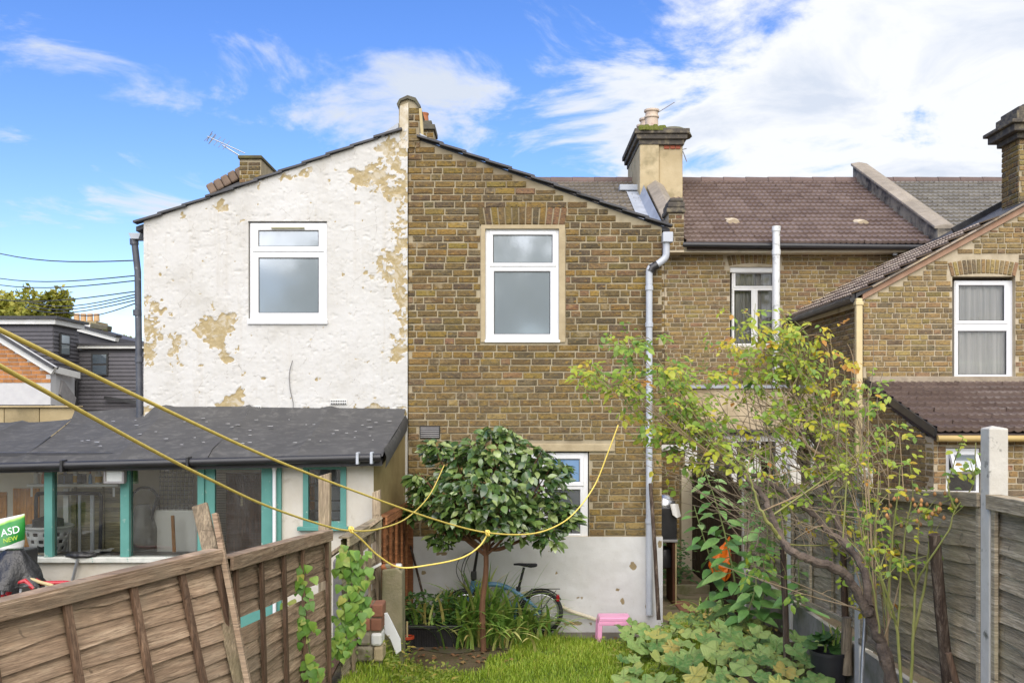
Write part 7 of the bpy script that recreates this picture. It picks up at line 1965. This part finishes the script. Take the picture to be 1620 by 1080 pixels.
# bare grey and brown twig thicket in the middle
g = G()
for k in range(180):
    a = P(rr.uniform(1150,1410), rr.uniform(680,880), 6.8+rr.uniform(-.3,.4)); e = a + Vector((rr.uniform(-.5,.1), rr.uniform(-.15,.15), rr.uniform(.25,.75)))
    if rr.random() < .4: e = a + Vector((rr.uniform(-.75,-.3), rr.uniform(-.1,.1), rr.uniform(.1,.5)))
    m_ = a.lerp(e,.5)+rv(rr)*.05; g.tube(smoothline([a,m_,e],4), [.0032]*3+[.0026]*3+[.0018]*3, 4, cap=False)
o = g.build('twig_thicket', mk('pale_dry_twig', (.30,.24,.17), (.22,.165,.11), 14, .8, .1), rose); o['kind'] = 'stuff'

# ---- second rose: upright green canes with hips at the right
r2 = random.Random(88)
ro2 = thing('rose_bush', 'upright young rose with green canes and withered hips before the right fence', 'bush', P(1450,1160,5.9))
CANES = [[(1432,1180,5.9),(1420,1000,5.9),(1406,960,5.9),(1412,850,5.85),(1418,800,5.8),(1425,735,5.8)], [(1436,1180,5.9),(1444,1020,5.85),(1448,930,5.85),(1452,850,5.85),(1455,815,5.85)], [(1448,925,5.85),(1470,885,5.75),(1500,840,5.7),(1512,805,5.7),(1540,765,5.65),(1543,700,5.65)], [(1420,1000,5.9),(1425,920,5.9),(1432,840,5.9),(1444,780,5.9),(1440,735,5.9)],
         [(1412,960,5.95),(1395,920,6.0),(1370,880,6.05),(1365,830,6.1)], [(1448,935,5.85),(1435,905,5.8),(1428,880,5.8)], [(1512,805,5.7),(1500,770,5.7),(1512,725,5.7)], [(1406,965,5.95),(1390,900,5.95),(1384,840,6.0),(1392,760,6.0)], [(1444,1010,5.9),(1462,930,5.9),(1470,860,5.9),(1478,800,5.9)], [(1392,1000,6.0),(1375,900,6.0),(1340,850,6.1)], [(1420,990,5.9),(1400,930,5.8),(1392,900,5.8)]]
items = []
for pts in CANES:
    q = smoothline([P(*p) for p in pts], 7); q = [p+Vector((r2.uniform(-.003,.003),0,r2.uniform(-.003,.003))) for p in q]
    if len(pts) > 4 and pts[0][1] > 1100: q[0].z = .28
    n_ = len(q); r0 = .0105 if pts[0][1] > 1000 else .0065
    G().tube(q, [r0+(.0028-r0)*i/(n_-1) for i in range(n_)], 7).build('branch', M_CANE, ro2, smooth=True)
    for j in range(3):
        i = r2.randrange(n_//2, n_); d = (rv(r2)+Vector((0,0,.8))).normalized()*r2.uniform(.08,.2); G().tube([q[i], q[i]+d*.6, q[i]+d], [.003,.0024,.0016], 5).build('twig', M_CANE, ro2)
        for k in range(4): items.append((leaf_M(q[i]+d*r2.random()+rv(r2)*.03, (r2.uniform(-1,1),-.4,r2.uniform(-.6,.4)), (0,-.5,.8), r2.uniform(.028,.055)), 0, r2.random()))
for (px,py,n_) in ((1540,735,8),(1528,745,6),(1510,790,5),(1440,690,10),(1438,720,8),(1390,630,6),(1425,760,6)):
    for k in range(n_): items.append((leaf_M(P(r2.gauss(px,12), r2.gauss(py,12), 5.7+r2.uniform(-.1,.1)), (r2.uniform(-1,1),-.4,r2.uniform(-.7,.3)), (0,-.5,.8), r2.uniform(.03,.055)), 0, r2.random()))
put_leaves(ro2, leaf_tpl(.68,.1,.2), items, 300, MR_O, MR_A, r=r2)
M_HIP = mk('withered_hip', (.30,.16,.05), (.42,.20,.07), 20, .7, .3, vary=.5)
for k in range(34):
    c = P(r2.gauss(1470,26), r2.gauss(805,13), 5.8+r2.uniform(-.1,.1)) if k < 24 else P(r2.uniform(1400,1470), r2.uniform(770,830), 5.85)
    G().lathe(c, [(.002,-.012),(.009,-.006),(.011,.002),(.007,.010),(.003,.016)], 8).build('rose_hip', M_HIP, ro2, smooth=True)

# ---- trees behind the far houses
def far_tree(label, px, py, Y, rx, rz, n, seed, s=.22, at=None):
    r = random.Random(seed); c = at or P(px,py,Y); t = thing('tree', label, 'tree', (c.x,c.y,0), 'trees behind the far houses')
    G().tube([(c.x,c.y,0),(c.x+.1,c.y,c.z*.6),(c.x,c.y,c.z+rz*.3)], [.3,.22,.08], 8).build('trunk', M_GNARL, t, smooth=True)
    items = []
    lob_ = [(c+Vector((r.uniform(-.8,.8)*rx, r.uniform(-.6,.6)*rx, r.uniform(-.9,.75)*rz)), r.uniform(.22,.42)) for _ in range(18)]
    for k in range(n):
        C, q = r.choice(lob_); d = rv(r); p = C + Vector((d.x*q*rx, d.y*q*rx, d.z*q*rx*1.1))*r.uniform(.5,1.05)
        items.append((leaf_M(p, rv(r), rv(r)+Vector((0,-.4,.6)), s*r.uniform(.6,1.2)), 0, min(1,max(0,r.gauss(.5,.25)+.25*d.z))))
    put_leaves(t, leaf_tpl(.7,.1,.1,(0,.4,1),(.2,1,0)), items, 0, MW_A, leafmat('far_tree_leaf', [(0,(.14,.17,.02)), (.5,(.30,.31,.04)), (1,(.48,.43,.07))], 'attr', .6, .3), rest='crown', r=r)
for i_, (x_, z_, r_) in enumerate(((-6.5,7.2,2.6), (-2.2,6.6,2.3), (1.5,7.6,2.6), (6.0,7.0,2.8), (10.5,7.5,3.0))):   # gardens behind the camera, seen in the window panes
    c_ = Vector((x_, -17.0-i_ % 2*2, z_))
    far_tree(['garden tree far behind the camera, leftmost', 'garden tree far behind the camera, second from left', 'garden tree far behind the camera, in the middle', 'garden tree far behind the camera, second from right', 'garden tree far behind the camera, rightmost'][i_], 0, 0, 0, r_, 1.6, 1500, 30+i_, .42, c_)
far_tree('broad yellow-green tree at far left behind the dormer', 18, 492, 40, 1.5, .9, 2600, 1)
far_tree('pointed yellow-green tree nearer the chimney pots', 75, 494, 41, .95, .95, 1900, 2)
far_tree('small scrap of tree beside the white house downpipe', 205, 545, 44, .35, .35, 400, 3)
